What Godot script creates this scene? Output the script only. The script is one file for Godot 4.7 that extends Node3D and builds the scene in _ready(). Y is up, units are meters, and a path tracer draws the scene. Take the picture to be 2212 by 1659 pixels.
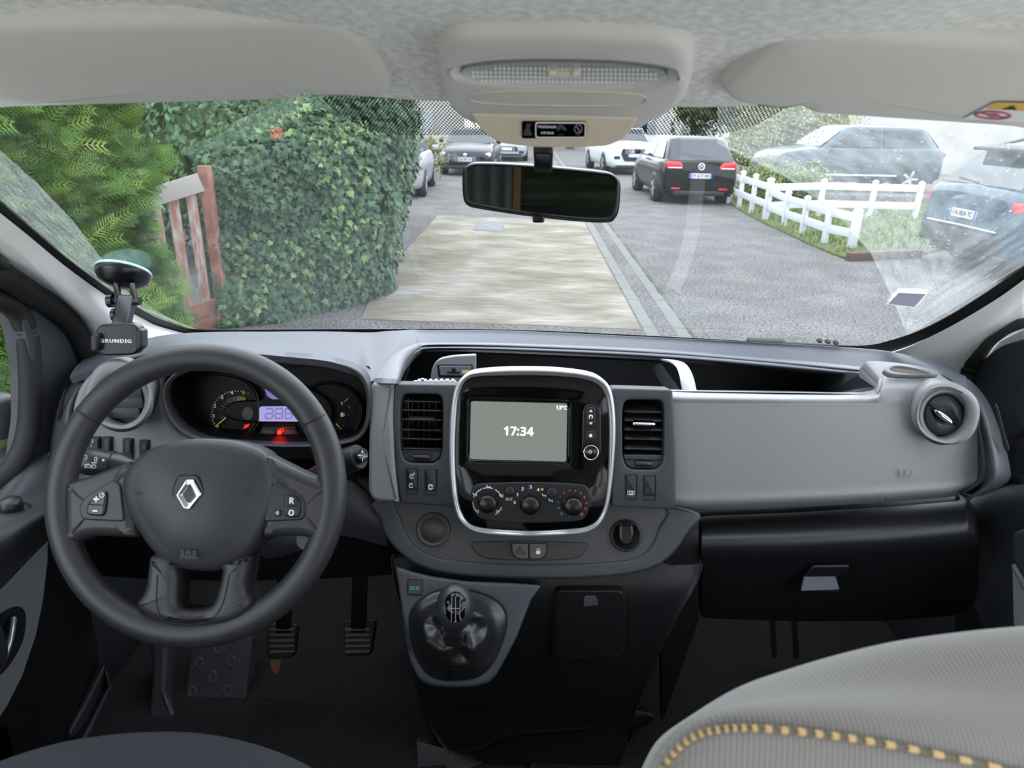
extends Node3D
# A van's front cabin seen from between the seats, with the lane outside. World: x right, y up, -z ahead; metres.

const F := 1500.0
var cam_o := Vector3(-0.03, 1.85, 0.0)
var cam_b := Basis.IDENTITY
var taken := {}
var M := {}
var rng := RandomNumberGenerator.new()
var fonts := {}

# ---------- placing ----------
func ray(px: float, py: float) -> Vector3:
	return cam_b * Vector3((px - 1106.0) / F, -(py - 829.5) / F, -1.0)
func U(px: float, py: float, d: float) -> Vector3:          # at distance d ahead
	var r := ray(px, py)
	return cam_o + r * (d / -r.z)
func UX(px: float, py: float, x: float) -> Vector3:         # on a plane across x
	var r := ray(px, py)
	return cam_o + r * ((x - cam_o.x) / r.x)
func UY(px: float, py: float, y: float) -> Vector3:         # on a level plane
	var r := ray(px, py)
	return cam_o + r * ((y - cam_o.y) / r.y)
func UN(px: float, py: float, p: Vector3, n: Vector3) -> Vector3:   # on any plane
	var r := ray(px, py)
	return cam_o + r * ((p - cam_o).dot(n) / r.dot(n))
func pls(pts: Array, p: Vector3, n: Vector3) -> PackedVector3Array:
	var o := PackedVector3Array()
	for q in pts:
		o.append(UN(q[0], q[1], p, n))
	return o

# windscreen surface: raked and bowed
func ws_d(x: float, s: float) -> float:
	return lerpf(1.5, 0.82, s) - 0.16 * (x / 0.7) * (x / 0.7)
func ws_pt(x: float, s: float, lift := 0.0) -> Vector3:
	return Vector3(x, 1.40 + 0.48 * s + lift * 0.82, -ws_d(x, s) - lift * 0.58)
func UW(px: float, py: float, lift := 0.0) -> Vector3:
	var r := ray(px, py)
	var t := 1.2
	for i in 30:
		var p := cam_o + r * t
		var s := (p.y - 1.40 - lift * 0.82) / 0.48
		var want := ws_d(p.x, s) + lift * 0.58
		t += (want + p.z) * 0.45
	return cam_o + r * t

# ---------- curves ----------
func cr(p0, p1, p2, p3, t: float):
	return 0.5 * ((2.0 * p1) + (p2 - p0) * t + (2.0 * p0 - 5.0 * p1 + 4.0 * p2 - p3) * t * t + (3.0 * p1 - p0 - 3.0 * p2 + p3) * t * t * t)
func curve3(pts, n: int, closed := false, linear := false) -> PackedVector3Array:
	var o := PackedVector3Array()
	var m: int = pts.size()
	var spans := m if closed else m - 1
	var total := n if closed else n + 1
	for i in total:
		var f := float(i) / n * spans
		var k := mini(int(f), spans - 1)
		var t := f - k
		if linear:
			o.append(pts[k].lerp(pts[(k + 1) % m], t))
		elif closed:
			o.append(cr(pts[(k - 1 + m) % m], pts[k], pts[(k + 1) % m], pts[(k + 2) % m], t))
		else:
			o.append(cr(pts[maxi(k - 1, 0)], pts[k], pts[mini(k + 1, m - 1)], pts[mini(k + 2, m - 1)], t))
	return o
func smooth_px(pts: Array, per := 6) -> Array:               # closed smooth outline
	var o := []
	var m := pts.size()
	for k in m:
		for j in per:
			var t := float(j) / per
			var v: Vector2 = cr(v2(pts[(k - 1 + m) % m]), v2(pts[k]), v2(pts[(k + 1) % m]), v2(pts[(k + 2) % m]), t)
			o.append([v.x, v.y])
	return o
func v2(a) -> Vector2:
	return Vector2(a[0], a[1])
func rpoly(pts: Array, r: float, seg := 5) -> Array:         # outline with rounded corners; a point may carry its own radius
	var o := []
	var m := pts.size()
	for k in m:
		var p := v2(pts[k])
		var a := v2(pts[(k - 1 + m) % m])
		var b := v2(pts[(k + 1) % m])
		var rr: float = pts[k][2] if pts[k].size() > 2 else r
		var ra := minf(rr, p.distance_to(a) * 0.49)
		var rb := minf(rr, p.distance_to(b) * 0.49)
		var pa := p + (a - p).normalized() * ra
		var pb := p + (b - p).normalized() * rb
		for j in seg + 1:
			var t := float(j) / seg
			var q := pa.lerp(p, t).lerp(p.lerp(pb, t), t)
			o.append([q.x, q.y])
	return o
func rrect(x0: float, y0: float, x1: float, y1: float, r: float, seg := 5) -> Array:
	return rpoly([[x0, y0], [x1, y0], [x1, y1], [x0, y1]], r, seg)
func oval(cx: float, cy: float, rx: float, ry: float, n := 32, turn := 0.0, power := 2.0) -> Array:
	var o := []
	for i in n:
		var a := TAU * i / n
		var v := Vector2(signf(cos(a)) * pow(absf(cos(a)), 2.0 / power) * rx, signf(sin(a)) * pow(absf(sin(a)), 2.0 / power) * ry).rotated(turn)
		o.append([cx + v.x, cy + v.y])
	return o
func oval3(c: Vector3, u: Vector3, v: Vector3, n := 32) -> PackedVector3Array:
	var o := PackedVector3Array()
	for i in n:
		o.append(c + u * cos(TAU * i / n) + v * sin(TAU * i / n))
	return o

# ---------- meshes ----------
func mb() -> SurfaceTool:
	var st := SurfaceTool.new()
	st.begin(Mesh.PRIMITIVE_TRIANGLES)
	return st
func tri(st: SurfaceTool, a: Vector3, b: Vector3, c: Vector3) -> void:
	st.add_vertex(a); st.add_vertex(b); st.add_vertex(c)
func quad(st: SurfaceTool, a: Vector3, b: Vector3, c: Vector3, d: Vector3) -> void:
	tri(st, a, b, c); tri(st, a, c, d)
func quad_uv(st: SurfaceTool, p: Array, uv: Array) -> void:
	for k in [0, 1, 2, 0, 2, 3]:
		st.set_uv(uv[k]); st.add_vertex(p[k])
func grid(st: SurfaceTool, rows: Array, close_u := false, close_v := false, group := 1) -> void:
	st.set_smooth_group(group)
	var nv := rows.size()
	var nu: int = rows[0].size()
	for j in (nv if close_v else nv - 1):
		var a: PackedVector3Array = rows[j]
		var b: PackedVector3Array = rows[(j + 1) % nv]
		for i in (nu if close_u else nu - 1):
			var k := (i + 1) % nu
			quad(st, a[i], a[k], b[k], b[i])
func grid_uv(st: SurfaceTool, rows: Array) -> void:
	st.set_smooth_group(1)
	for j in rows.size() - 1:
		var n: int = rows[j].size()
		for i in n - 1:
			var u0 := float(i) / (n - 1)
			var u1 := float(i + 1) / (n - 1)
			var w0 := float(j) / (rows.size() - 1)
			var w1 := float(j + 1) / (rows.size() - 1)
			quad_uv(st, [rows[j][i], rows[j][i + 1], rows[j + 1][i + 1], rows[j + 1][i]], [Vector2(u0, w0), Vector2(u1, w0), Vector2(u1, w1), Vector2(u0, w1)])
func loft_rows(ctrl: Array, nu: int, nv: int, lin_u := false, lin_v := false) -> Array:
	var rs := []
	for r in ctrl:
		rs.append(curve3(r, nu, false, lin_u))
	var rows := []
	for j in nv + 1:
		rows.append(PackedVector3Array())
	for i in nu + 1:
		var col := PackedVector3Array()
		for r in rs:
			col.append(r[i])
		var c := curve3(col, nv, false, lin_v)
		for j in nv + 1:
			rows[j].append(c[j])
	return rows
func shell(st: SurfaceTool, rows: Array, back: Vector3) -> void:      # a sheet given real thickness along `back`
	grid(st, rows)
	var other := []
	for r in rows:
		var o := PackedVector3Array()
		for p in r:
			o.append(p + back)
		o.reverse()
		other.append(o)
	grid(st, other, false, false, 2)
	var n: int = rows.size()
	var m: int = rows[0].size()
	var e0 := PackedVector3Array()
	var e1 := PackedVector3Array()
	for r in rows:
		e0.append(r[0]); e1.append(r[m - 1])
	for e in [[rows[0], 3], [rows[n - 1], 4], [e0, 5], [e1, 6]]:
		var b := PackedVector3Array()
		for p in e[0]:
			b.append(p + back)
		grid(st, [e[0], b], false, false, e[1])
func loft(st: SurfaceTool, ctrl: Array, nu: int, nv: int, back: Vector3, lin_u := false, lin_v := false) -> void:
	shell(st, loft_rows(ctrl, nu, nv, lin_u, lin_v), back)
# a panel over columns [x, top y, bottom y, nearer by] with a depth profile down it
func panel(st: SurfaceTool, cols: Array, prof: Array, d0: float, back: Vector3, nu := 40, nv := 16, lin_u := true) -> void:
	var ctrl := []
	for q in prof:
		var row := []
		for c in cols:
			row.append(U(c[0], lerpf(c[1], c[2], q[0]), d0 + q[1] - (c[3] if c.size() > 3 else 0.0)))
		ctrl.append(row)
	loft(st, ctrl, nu, nv, back, lin_u)
func frame_of(n: Vector3) -> Array:
	var u := Vector3.RIGHT
	if absf(n.x) > 0.9:
		u = Vector3.FORWARD
	u = (u - n * u.dot(n)).normalized()
	return [u, n.cross(u)]
func flat_of(pts: PackedVector3Array, n: Vector3) -> Array:            # [centre, u, v, 2D outline (counter-clockwise seen from n), heights]
	var c := Vector3.ZERO
	for p in pts:
		c += p / pts.size()
	var f := frame_of(n)
	var q := PackedVector2Array()
	var h := PackedFloat32Array()
	for p in pts:
		q.append(Vector2((p - c).dot(f[0]), (p - c).dot(f[1])))
		h.append((p - c).dot(n))
	var area := 0.0
	for i in q.size():
		area += q[i].cross(q[(i + 1) % q.size()])
	if area < 0.0:
		q.reverse(); h.reverse()
	return [c, f[0], f[1], q, h]
func inset2(q: PackedVector2Array, by: float) -> PackedVector2Array:
	var o := PackedVector2Array()
	var m := q.size()
	for i in m:
		var e1 := (q[i] - q[(i - 1 + m) % m])
		var e2 := (q[(i + 1) % m] - q[i])
		if e1.length() < 1e-7: e1 = e2
		if e2.length() < 1e-7: e2 = e1
		var n1 := Vector2(-e1.y, e1.x).normalized()
		var n2 := Vector2(-e2.y, e2.x).normalized()
		var b := (n1 + n2)
		if b.length() < 0.2:
			o.append(q[i]); continue
		b = b.normalized()
		o.append(q[i] + b * by / maxf(b.dot(n1), 0.5))
	return o
func ring3(f: Array, q: PackedVector2Array, n: Vector3, dh: float) -> PackedVector3Array:
	var o := PackedVector3Array()
	for i in q.size():
		o.append(f[0] + f[1] * q[i].x + f[2] * q[i].y + n * (f[4][i] + dh))
	return o
func cap(st: SurfaceTool, ring: PackedVector3Array, q: PackedVector2Array, flip := false) -> void:
	st.set_smooth_group(-1)
	var idx := Geometry2D.triangulate_polygon(q)
	if idx.is_empty():
		var c := Vector3.ZERO
		for p in ring:
			c += p / ring.size()
		for i in ring.size():
			if flip: tri(st, c, ring[i], ring[(i + 1) % ring.size()])
			else: tri(st, c, ring[(i + 1) % ring.size()], ring[i])
		return
	for k in range(0, idx.size(), 3):
		var a := idx[k]; var b := idx[k + 1]; var c := idx[k + 2]
		if ((q[b] - q[a]).cross(q[c] - q[a]) > 0.0) != flip:
			tri(st, ring[a], ring[c], ring[b])
		else:
			tri(st, ring[a], ring[b], ring[c])
# a plate: outline, facing, thickness and rounded front edge
func plate(st: SurfaceTool, pts: PackedVector3Array, n: Vector3, thick: float, bevel := 0.0, seg := 3) -> void:
	var f := flat_of(pts, n)
	var q: PackedVector2Array = f[3]
	var rows := [ring3(f, q, n, -thick)]
	if bevel <= 0.0:
		rows.append(ring3(f, q, n, 0.0))
		grid(st, rows, true, false, 1)
		cap(st, rows[1], q)
	else:
		var last := q
		for k in seg + 1:
			var a := PI / 2 * k / seg
			last = inset2(q, bevel * (1.0 - cos(a)))
			rows.append(ring3(f, last, n, -bevel * (1.0 - sin(a))))
		grid(st, rows, true, false, 1)
		cap(st, rows[rows.size() - 1], last)
	cap(st, rows[0], q, true)
# a domed cushion on an outline
func dome(st: SurfaceTool, pts: PackedVector3Array, n: Vector3, high: float, edge: float, thick: float, rings := 8, sharp := 2.0) -> void:
	var f := flat_of(pts, n)
	var q: PackedVector2Array = f[3]
	var rows := [ring3(f, q, n, -thick)]
	for k in 4:
		var a := PI / 2 * k / 3
		rows.append(ring3(f, inset2(q, edge * (1.0 - cos(a))), n, -edge * (1.0 - sin(a))))
	var base := inset2(q, edge)
	for k in range(1, rings + 1):
		var s := 1.0 - float(k) / rings
		var r := PackedVector2Array()
		for p in base:
			r.append(p * s)
		var o := PackedVector3Array()
		for i in r.size():
			o.append(f[0] + f[1] * r[i].x + f[2] * r[i].y + n * (f[4][i] * s + high * (1.0 - pow(s, sharp))))
		rows.append(o)
	grid(st, rows, true, false, 1)
	cap(st, rows[0], q, true)
func resamp(q: PackedVector2Array, n: int, from: Vector2) -> PackedVector2Array:
	var m := q.size()
	var start := 0
	var best := 1e9
	for i in m:
		var a := absf((q[i] - from).angle())
		if a < best:
			best = a; start = i
	var len := PackedFloat32Array([0.0])
	for i in m:
		len.append(len[i] + q[(start + i) % m].distance_to(q[(start + i + 1) % m]))
	var o := PackedVector2Array()
	var k := 0
	for i in n:
		var t := len[m] * i / n
		while k < m - 1 and len[k + 1] < t:
			k += 1
		var w := (t - len[k]) / maxf(len[k + 1] - len[k], 1e-9)
		o.append(q[(start + k) % m].lerp(q[(start + k + 1) % m], w))
	return o
# a frame between two outlines
func ring(st: SurfaceTool, outer: PackedVector3Array, inner: PackedVector3Array, n: Vector3, thick: float, bevel := 0.0, inner_drop := 0.0, steps := 96, by_angle := false) -> void:
	var fo := flat_of(outer, n)
	var fi := flat_of(inner, n)
	var shift := Vector2((fi[0] - fo[0]).dot(fo[1]), (fi[0] - fo[0]).dot(fo[2]))
	var qo: PackedVector2Array = fo[3]
	var qi := PackedVector2Array()
	for p in fi[3]:
		qi.append(p + shift)
	if by_angle:
		qo = by_rays(qo, steps, shift); qi = by_rays(qi, steps, shift)
	else:
		qo = resamp(qo, steps, shift); qi = resamp(qi, steps, shift)
	var h := PackedFloat32Array()
	h.resize(steps)
	var hi: float = (fi[0] - fo[0]).dot(n)
	var f := [fo[0], fo[1], fo[2], null, h]
	var rows := [ring3(f, qo, n, -thick)]
	if bevel > 0.0:
		for k in 4:
			var a := PI / 2 * k / 3
			rows.append(ring3(f, inset2(qo, bevel * (1.0 - cos(a))), n, -bevel * (1.0 - sin(a))))
		for k in 4:
			var a := PI / 2 * (3 - k) / 3
			rows.append(ring3(f, inset2(qi, -bevel * (1.0 - cos(a))), n, hi - inner_drop - bevel * (1.0 - sin(a))))
	else:
		rows.append(ring3(f, qo, n, 0.0)); rows.append(ring3(f, qi, n, hi - inner_drop))
	rows.append(ring3(f, qi, n, hi - thick))
	grid(st, rows, true, true, 1)
func by_rays(q: PackedVector2Array, n: int, c: Vector2) -> PackedVector2Array:
	var o := PackedVector2Array()
	for i in n:
		var e := c + Vector2.from_angle(TAU * i / n) * 10.0
		var hit := q[0]
		for k in q.size():
			var x = Geometry2D.segment_intersects_segment(c, e, q[k], q[(k + 1) % q.size()])
			if x != null:
				hit = x
		o.append(hit)
	return o
# a recess: walls going back from an outline and a floor
func cup(st: SurfaceTool, pts: PackedVector3Array, n: Vector3, depth: float, taper := 0.0) -> void:
	var f := flat_of(pts, n)
	var q: PackedVector2Array = f[3]
	var q2 := inset2(q, taper)
	var a := ring3(f, q, n, 0.0)
	var b := ring3(f, q2, n, -depth)
	grid(st, [a, b], true, false, 1)
	cap(st, b, q2)
func tube(st: SurfaceTool, path, rad, sides := 10, closed := false, flat := 1.0, up := Vector3.UP) -> void:
	var m: int = path.size()
	var rows := []
	for i in m:
		var t: Vector3
		if closed:
			t = path[(i + 1) % m] - path[(i - 1 + m) % m]
		else:
			t = path[mini(i + 1, m - 1)] - path[maxi(i - 1, 0)]
		t = t.normalized()
		var s := t.cross(up)
		if s.length() < 0.05:
			s = t.cross(Vector3.RIGHT)
		s = s.normalized()
		var w := s.cross(t).normalized()
		var r: float = rad[i] if rad is Array or rad is PackedFloat32Array else rad
		var o := PackedVector3Array()
		for k in sides:
			var a := TAU * k / sides
			o.append(path[i] + s * cos(a) * r + w * sin(a) * r * flat)
		rows.append(o)
	grid(st, rows, true, closed, 1)
	if not closed:
		st.set_smooth_group(-1)
		for e in [[rows[0], path[0]], [rows[m - 1], path[m - 1]]]:
			for k in sides:
				tri(st, e[1], e[0][k], e[0][(k + 1) % sides])
func lathe(st: SurfaceTool, prof: Array, at: Vector3, axis: Vector3, seg := 24, sx := 1.0) -> void:   # profile of [radius, height]
	var f := frame_of(axis.normalized())
	var rows := []
	for p in prof:
		var o := PackedVector3Array()
		for i in seg:
			var a := TAU * i / seg
			o.append(at + axis.normalized() * p[1] + (f[0] * cos(a) * sx + f[1] * sin(a)) * p[0])
		rows.append(o)
	grid(st, rows, true, false, 1)
func rbox(st: SurfaceTool, c: Vector3, size: Vector3, r := 0.003, b := Basis.IDENTITY) -> void:
	var h := size / 2
	r = minf(r, minf(h.x, minf(h.y, h.z)) * 0.99)
	for ax in 3:
		for sg in [-1.0, 1.0]:
			var i1 := (ax + 1) % 3
			var i2 := (ax + 2) % 3
			var l1 := [-h[i1], -h[i1] + r * 0.3, -h[i1] + r, h[i1] - r, h[i1] - r * 0.3, h[i1]]
			var l2 := [-h[i2], -h[i2] + r * 0.3, -h[i2] + r, h[i2] - r, h[i2] - r * 0.3, h[i2]]
			var rows := []
			for y in l2:
				var o := PackedVector3Array()
				for x in l1:
					var p := Vector3.ZERO
					p[ax] = h[ax] * sg; p[i1] = x; p[i2] = y
					var inn := p.clamp(-h + Vector3.ONE * r, h - Vector3.ONE * r)
					o.append(c + b * (inn + (p - inn).normalized() * r))
				if sg < 0: o.reverse()
				rows.append(o)
			grid(st, rows, false, false, 1)
func bar(st: SurfaceTool, a: Vector3, b: Vector3, w: float, h: float, r := 0.003, up := Vector3.UP) -> void:
	var z := (b - a).normalized()
	var x := up.cross(z).normalized()
	if x.length() < 0.1: x = Vector3.RIGHT
	rbox(st, (a + b) / 2, Vector3(w, h, a.distance_to(b)), r, Basis(x, z.cross(x), z))

# ---------- objects ----------
func numbered(called: String) -> String:
	var n: int = taken.get(called, -1) + 1
	taken[called] = n
	return called if n == 0 else "%s_%03d" % [called, n]
func metas(o: Node, label: String, category: String, group := "", kind := "") -> void:
	if label: o.set_meta("label", label)
	if category: o.set_meta("category", category)
	if group: o.set_meta("group", group)
	if kind: o.set_meta("kind", kind)
func thing(called: String, label: String, category: String, at := Vector3.ZERO, group := "", kind := "") -> Node3D:
	var o := Node3D.new()
	o.name = numbered(called)
	add_child(o)
	o.position = at
	metas(o, label, category, group, kind)
	return o
func to_mesh(st: SurfaceTool) -> ArrayMesh:
	st.generate_normals()
	return st.commit()
# a part whose vertices are given in world axes; `own` gives them in the parent's
func part(called: String, st: SurfaceTool, m: Material, parent: Node3D, own := false, label := "") -> MeshInstance3D:
	var o := MeshInstance3D.new()
	o.mesh = to_mesh(st)
	o.material_override = m
	o.name = called
	parent.add_child(o, true)
	if not own:
		var p: Node3D = parent
		while p != self and p != null:
			o.position -= p.position
			p = p.get_parent() as Node3D
	if label: o.set_meta("label", label)
	return o
func solo(called: String, st: SurfaceTool, m: Material, label: String, category: String, group := "", kind := "") -> MeshInstance3D:
	var o := MeshInstance3D.new()
	o.mesh = to_mesh(st)
	o.material_override = m
	o.name = numbered(called)
	add_child(o)
	metas(o, label, category, group, kind)
	return o
func font(kind := "sans", bold := false) -> SystemFont:
	var key := kind + str(bold)
	if not fonts.has(key):
		var s := SystemFont.new()
		s.font_names = PackedStringArray(["Droid Sans" if kind == "sans" else "Droid Sans Mono"])
		if bold: s.font_weight = 700
		fonts[key] = s
	return fonts[key]
# flat lettering `high` metres tall, centred at a point, facing n
func letters(txt: String, at: Vector3, n: Vector3, high: float, m: Material, parent: Node3D, wide := 1.0, bold := false, called := "lettering", right := Vector3.RIGHT) -> MeshInstance3D:
	var t := TextMesh.new()
	t.text = txt
	t.font = font("sans", bold)
	t.font_size = 32
	t.pixel_size = 0.01
	t.depth = 0.02
	t.curve_step = 2.0
	var box := t.get_aabb()
	var k := high / maxf(box.size.y, 0.001)
	var o := MeshInstance3D.new()
	o.mesh = t
	o.material_override = m
	o.name = called
	parent.add_child(o, true)
	var u := (right - n * right.dot(n)).normalized()
	var v := n.cross(u)
	var b := Basis(u * k * wide, v * k, n * k)
	o.basis = b
	var p: Node3D = parent
	o.position = at - b * (box.position + box.size / 2)
	while p != self and p != null:
		o.position -= p.position
		p = p.get_parent() as Node3D
	return o

# ---------- materials ----------
func hexc(c) -> Color:
	return c if c is Color else Color.html(c)
func mat(key: String, c, rough := 0.6, metal := 0.0, spec := 0.5) -> StandardMaterial3D:
	var m := StandardMaterial3D.new()
	m.resource_name = key
	m.albedo_color = hexc(c)
	m.roughness = rough
	m.metallic = metal
	m.metallic_specular = spec
	M[key] = m
	return m
func noise_tex(size: int, freq: float, normal := false, kind := FastNoiseLite.TYPE_SIMPLEX_SMOOTH, oct := 3, strength := 4.0, ramp: Gradient = null, sd := 1) -> NoiseTexture2D:
	var n := FastNoiseLite.new()
	n.seed = sd
	n.noise_type = kind
	n.frequency = freq
	n.fractal_octaves = oct
	var t := NoiseTexture2D.new()
	t.width = size
	t.height = size
	t.seamless = true
	t.noise = n
	t.as_normal_map = normal
	t.bump_strength = strength
	if ramp: t.color_ramp = ramp
	return t
func ramp2(a, b, p0 := 0.0, p1 := 1.0) -> Gradient:
	var g := Gradient.new()
	g.offsets = PackedFloat32Array([p0, p1])
	g.colors = PackedColorArray([hexc(a), hexc(b)])
	return g
func ramp_n(stops: Array) -> Gradient:
	var g := Gradient.new()
	var o := PackedFloat32Array()
	var c := PackedColorArray()
	for s in stops:
		o.append(s[0]); c.append(hexc(s[1]))
	g.offsets = o
	g.colors = c
	return g
func tri_map(m: StandardMaterial3D, scale: float, world := true) -> void:
	m.uv1_triplanar = true
	m.uv1_world_triplanar = world
	m.uv1_scale = Vector3.ONE * scale
func grained(m: StandardMaterial3D, tex: Texture2D, scale: float, amount: float) -> void:
	tri_map(m, scale)
	m.normal_enabled = true
	m.normal_texture = tex
	m.normal_scale = amount
func glow(key: String, c, energy := 1.0, base = null) -> StandardMaterial3D:
	var m := mat(key, base if base != null else Color(0.02, 0.02, 0.02), 0.4)
	m.emission_enabled = true
	m.emission = hexc(c)
	m.emission_energy_multiplier = energy
	return m
func pane(key: String, c, alpha: float, rough := 0.02) -> StandardMaterial3D:
	var m := mat(key, c, rough)
	m.albedo_color.a = alpha
	m.transparency = BaseMaterial3D.TRANSPARENCY_ALPHA
	return m

func see_through(key: String, c) -> StandardMaterial3D:      # thin paper lit from behind
	var m := mat(key, c, 0.7)
	m.backlight_enabled = true
	m.backlight = Color(0.9, 0.9, 0.9)
	return m

func make_materials() -> void:
	var grain := noise_tex(512, 0.09, true, FastNoiseLite.TYPE_CELLULAR, 2, 2.0)
	var soft := noise_tex(256, 0.05, true, FastNoiseLite.TYPE_SIMPLEX_SMOOTH, 4, 3.0)
	for a in [["pad", "44484f", 0.5], ["dark_plastic", "34363a", 0.5], ["mid_plastic", "46464a", 0.55], ["black_plastic", "141518", 0.42], ["deep_plastic", "0d0e11", 0.5], ["lower_plastic", "0f1114", 0.45], ["console_plastic", "3f3f40", 0.5], ["door_dark", "2a2d31", 0.5], ["gear_panel", "3c3f45", 0.5]]:
		grained(mat(a[0], a[1], a[2]), grain, 14.0, 0.35)
	grained(mat("wheel_skin", "28282a", 0.46), grain, 16.0, 0.7)
	grained(mat("hub_skin", "2b2c2f", 0.47), grain, 12.0, 0.6)
	grained(mat("light_trim", "7a7a7b", 0.42), grain, 12.0, 0.25)
	grained(mat("pillar_trim", "efefee", 0.38), grain, 12.0, 0.15)
	grained(mat("visor_skin", "d6d3cd", 0.75), grain, 12.0, 0.3)
	grained(mat("overhead_skin", "cfcdc9", 0.55), grain, 12.0, 0.2)
	grained(mat("beige_trim", "d6c9b6", 0.55), grain, 12.0, 0.2)
	var hl := mat("headliner", "ffffff", 0.95)
	hl.albedo_texture = noise_tex(512, 0.02, false, FastNoiseLite.TYPE_SIMPLEX_SMOOTH, 5, 1.0, ramp2("dcdcd8", "f6f6f2", 0.25, 0.75), 5)
	grained(hl, noise_tex(512, 0.1, true, FastNoiseLite.TYPE_SIMPLEX_SMOOTH, 4, 5.0, null, 9), 8.0, 0.35)
	mat("gloss_black", "040405", 0.06, 0.0, 0.36)
	mat("satin_black", "0b0b0c", 0.3)
	mat("rubber", "101113", 0.7)
	mat("silver_trim", "c9ccd0", 0.32, 0.75)
	mat("chrome", "e4e6e8", 0.12, 1.0)
	mat("mirror_glass", "5a5f5e", 0.02, 1.0)
	mat("white_print", "e9e9ea", 0.6)
	mat("grey_print", "8d8d90", 0.6)
	mat("yellow_print", "c9b25a", 0.6)
	mat("green_print", "4fae78", 0.6)
	mat("lime_print", "a8bf4a", 0.6)
	mat("red_print", "a8393a", 0.5)
	mat("dull_red_print", "5c2a2c", 0.5)
	mat("blue_print", "2f5f8c", 0.5)
	mat("dim_print", "4b4b4d", 0.6)
	mat("groove", "08090a", 0.7)
	var carpet := mat("carpet", "070708", 1.0)
	grained(carpet, soft, 10.0, 1.0)
	var matm := mat("floor_mat", "0c0c0d", 1.0)
	grained(matm, noise_tex(256, 0.2, true, FastNoiseLite.TYPE_CELLULAR, 1, 6.0, null, 4), 6.0, 1.0)
	# woven seat cloth
	var im := Image.create(256, 256, false, Image.FORMAT_RGB8)
	var r2 := RandomNumberGenerator.new()
	r2.seed = 3
	for x in 256:
		var k := 0.80 + 0.20 * absf(sin(x * PI / 8.0))
		for y in 256:
			var v := k * r2.randf_range(0.93, 1.0)
			im.set_pixel(x, y, Color(v, v, v))
	var cloth := mat("seat_cloth", "a09d9a", 0.95)
	cloth.albedo_texture = ImageTexture.create_from_image(im)
	tri_map(cloth, 9.0)
	cloth.rim_enabled = true
	cloth.rim = 0.3
	var dcloth := mat("dark_cloth", "25272c", 0.95)
	grained(dcloth, soft, 8.0, 0.6)
	mat("stitch", "dcbb85", 0.8)
	# glass
	pane("windscreen_glass", "dfe8e4", 0.06)
	pane("door_glass", "d5ddda", 0.08)
	mat("frit", "08090a", 0.5)
	pane("clear_lens", "f4f6f8", 0.10, 0.08)
	# outdoors
	var asp := mat("asphalt", "ffffff", 0.95)
	asp.albedo_texture = noise_tex(1024, 0.006, false, FastNoiseLite.TYPE_SIMPLEX_SMOOTH, 7, 1.0, ramp_n([[0.2, "605f5d"], [0.45, "676664"], [0.6, "6b6a68"], [0.8, "737270"]]), 11)
	tri_map(asp, 0.17)
	asp.normal_enabled = true
	asp.normal_texture = noise_tex(1024, 0.2, true, FastNoiseLite.TYPE_CELLULAR, 2, 3.0, null, 2)
	asp.normal_scale = 0.8
	asp.detail_enabled = true
	asp.detail_blend_mode = BaseMaterial3D.BLEND_MODE_MUL
	asp.detail_uv_layer = BaseMaterial3D.DETAIL_UV_2
	asp.detail_albedo = noise_tex(512, 0.055, false, FastNoiseLite.TYPE_SIMPLEX_SMOOTH, 3, 1.0, ramp_n([[0.28, "8a8a8a"], [0.42, "c6c6c6"], [0.56, "e0e0e0"], [0.74, "ffffff"]]), 21)
	asp.uv2_triplanar = true
	asp.uv2_world_triplanar = true
	asp.uv2_scale = Vector3.ONE * 0.9
	var con := mat("concrete", "ffffff", 0.9)
	con.albedo_texture = noise_tex(1024, 0.005, false, FastNoiseLite.TYPE_SIMPLEX_SMOOTH, 7, 1.0, ramp_n([[0.2, "676254"], [0.42, "736f61"], [0.6, "7c786c"], [0.8, "888580"]]), 31)
	tri_map(con, 0.3)
	con.uv1_scale = Vector3(0.16, 0.3, 0.24)
	con.detail_enabled = true
	con.detail_blend_mode = BaseMaterial3D.BLEND_MODE_MUL
	con.detail_uv_layer = BaseMaterial3D.DETAIL_UV_2
	con.detail_albedo = noise_tex(512, 0.03, false, FastNoiseLite.TYPE_SIMPLEX_SMOOTH, 4, 1.0, ramp_n([[0.25, "d6d2c8"], [0.5, "eeece6"], [0.8, "ffffff"]]), 27)
	con.uv2_triplanar = true
	con.uv2_world_triplanar = true
	con.uv2_scale = Vector3(0.14, 0.3, 0.8)
	mat("drain", "62635f", 0.9)
	mat("plate_metal", "54575a", 0.6, 0.3)
	mat("kerb", "4f4038", 0.9)
	var gr := mat("grass", "ffffff", 0.95)
	gr.albedo_texture = noise_tex(512, 0.05, false, FastNoiseLite.TYPE_SIMPLEX_SMOOTH, 5, 1.0, ramp2("2f3d1c", "556230", 0.25, 0.75), 8)
	tri_map(gr, 0.5)
	mat("soil", "2b2a20", 1.0)
	var wood := mat("old_wood", "ffffff", 0.9)
	wood.albedo_texture = noise_tex(256, 0.02, false, FastNoiseLite.TYPE_SIMPLEX_SMOOTH, 5, 1.0, ramp_n([[0.25, "8a5a4a"], [0.45, "96776a"], [0.6, "9a8c85"], [0.85, "a8a19c"]]), 13)
	tri_map(wood, 1.0)
	wood.uv1_scale = Vector3(4, 0.8, 4)
	var wood2 := mat("red_wood", "ffffff", 0.9)
	wood2.albedo_texture = noise_tex(256, 0.02, false, FastNoiseLite.TYPE_SIMPLEX_SMOOTH, 5, 1.0, ramp2("6e4638", "8a6354", 0.25, 0.75), 14)
	tri_map(wood2, 1.2)
	mat("white_paint", "b9bdc0", 0.5)
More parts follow.
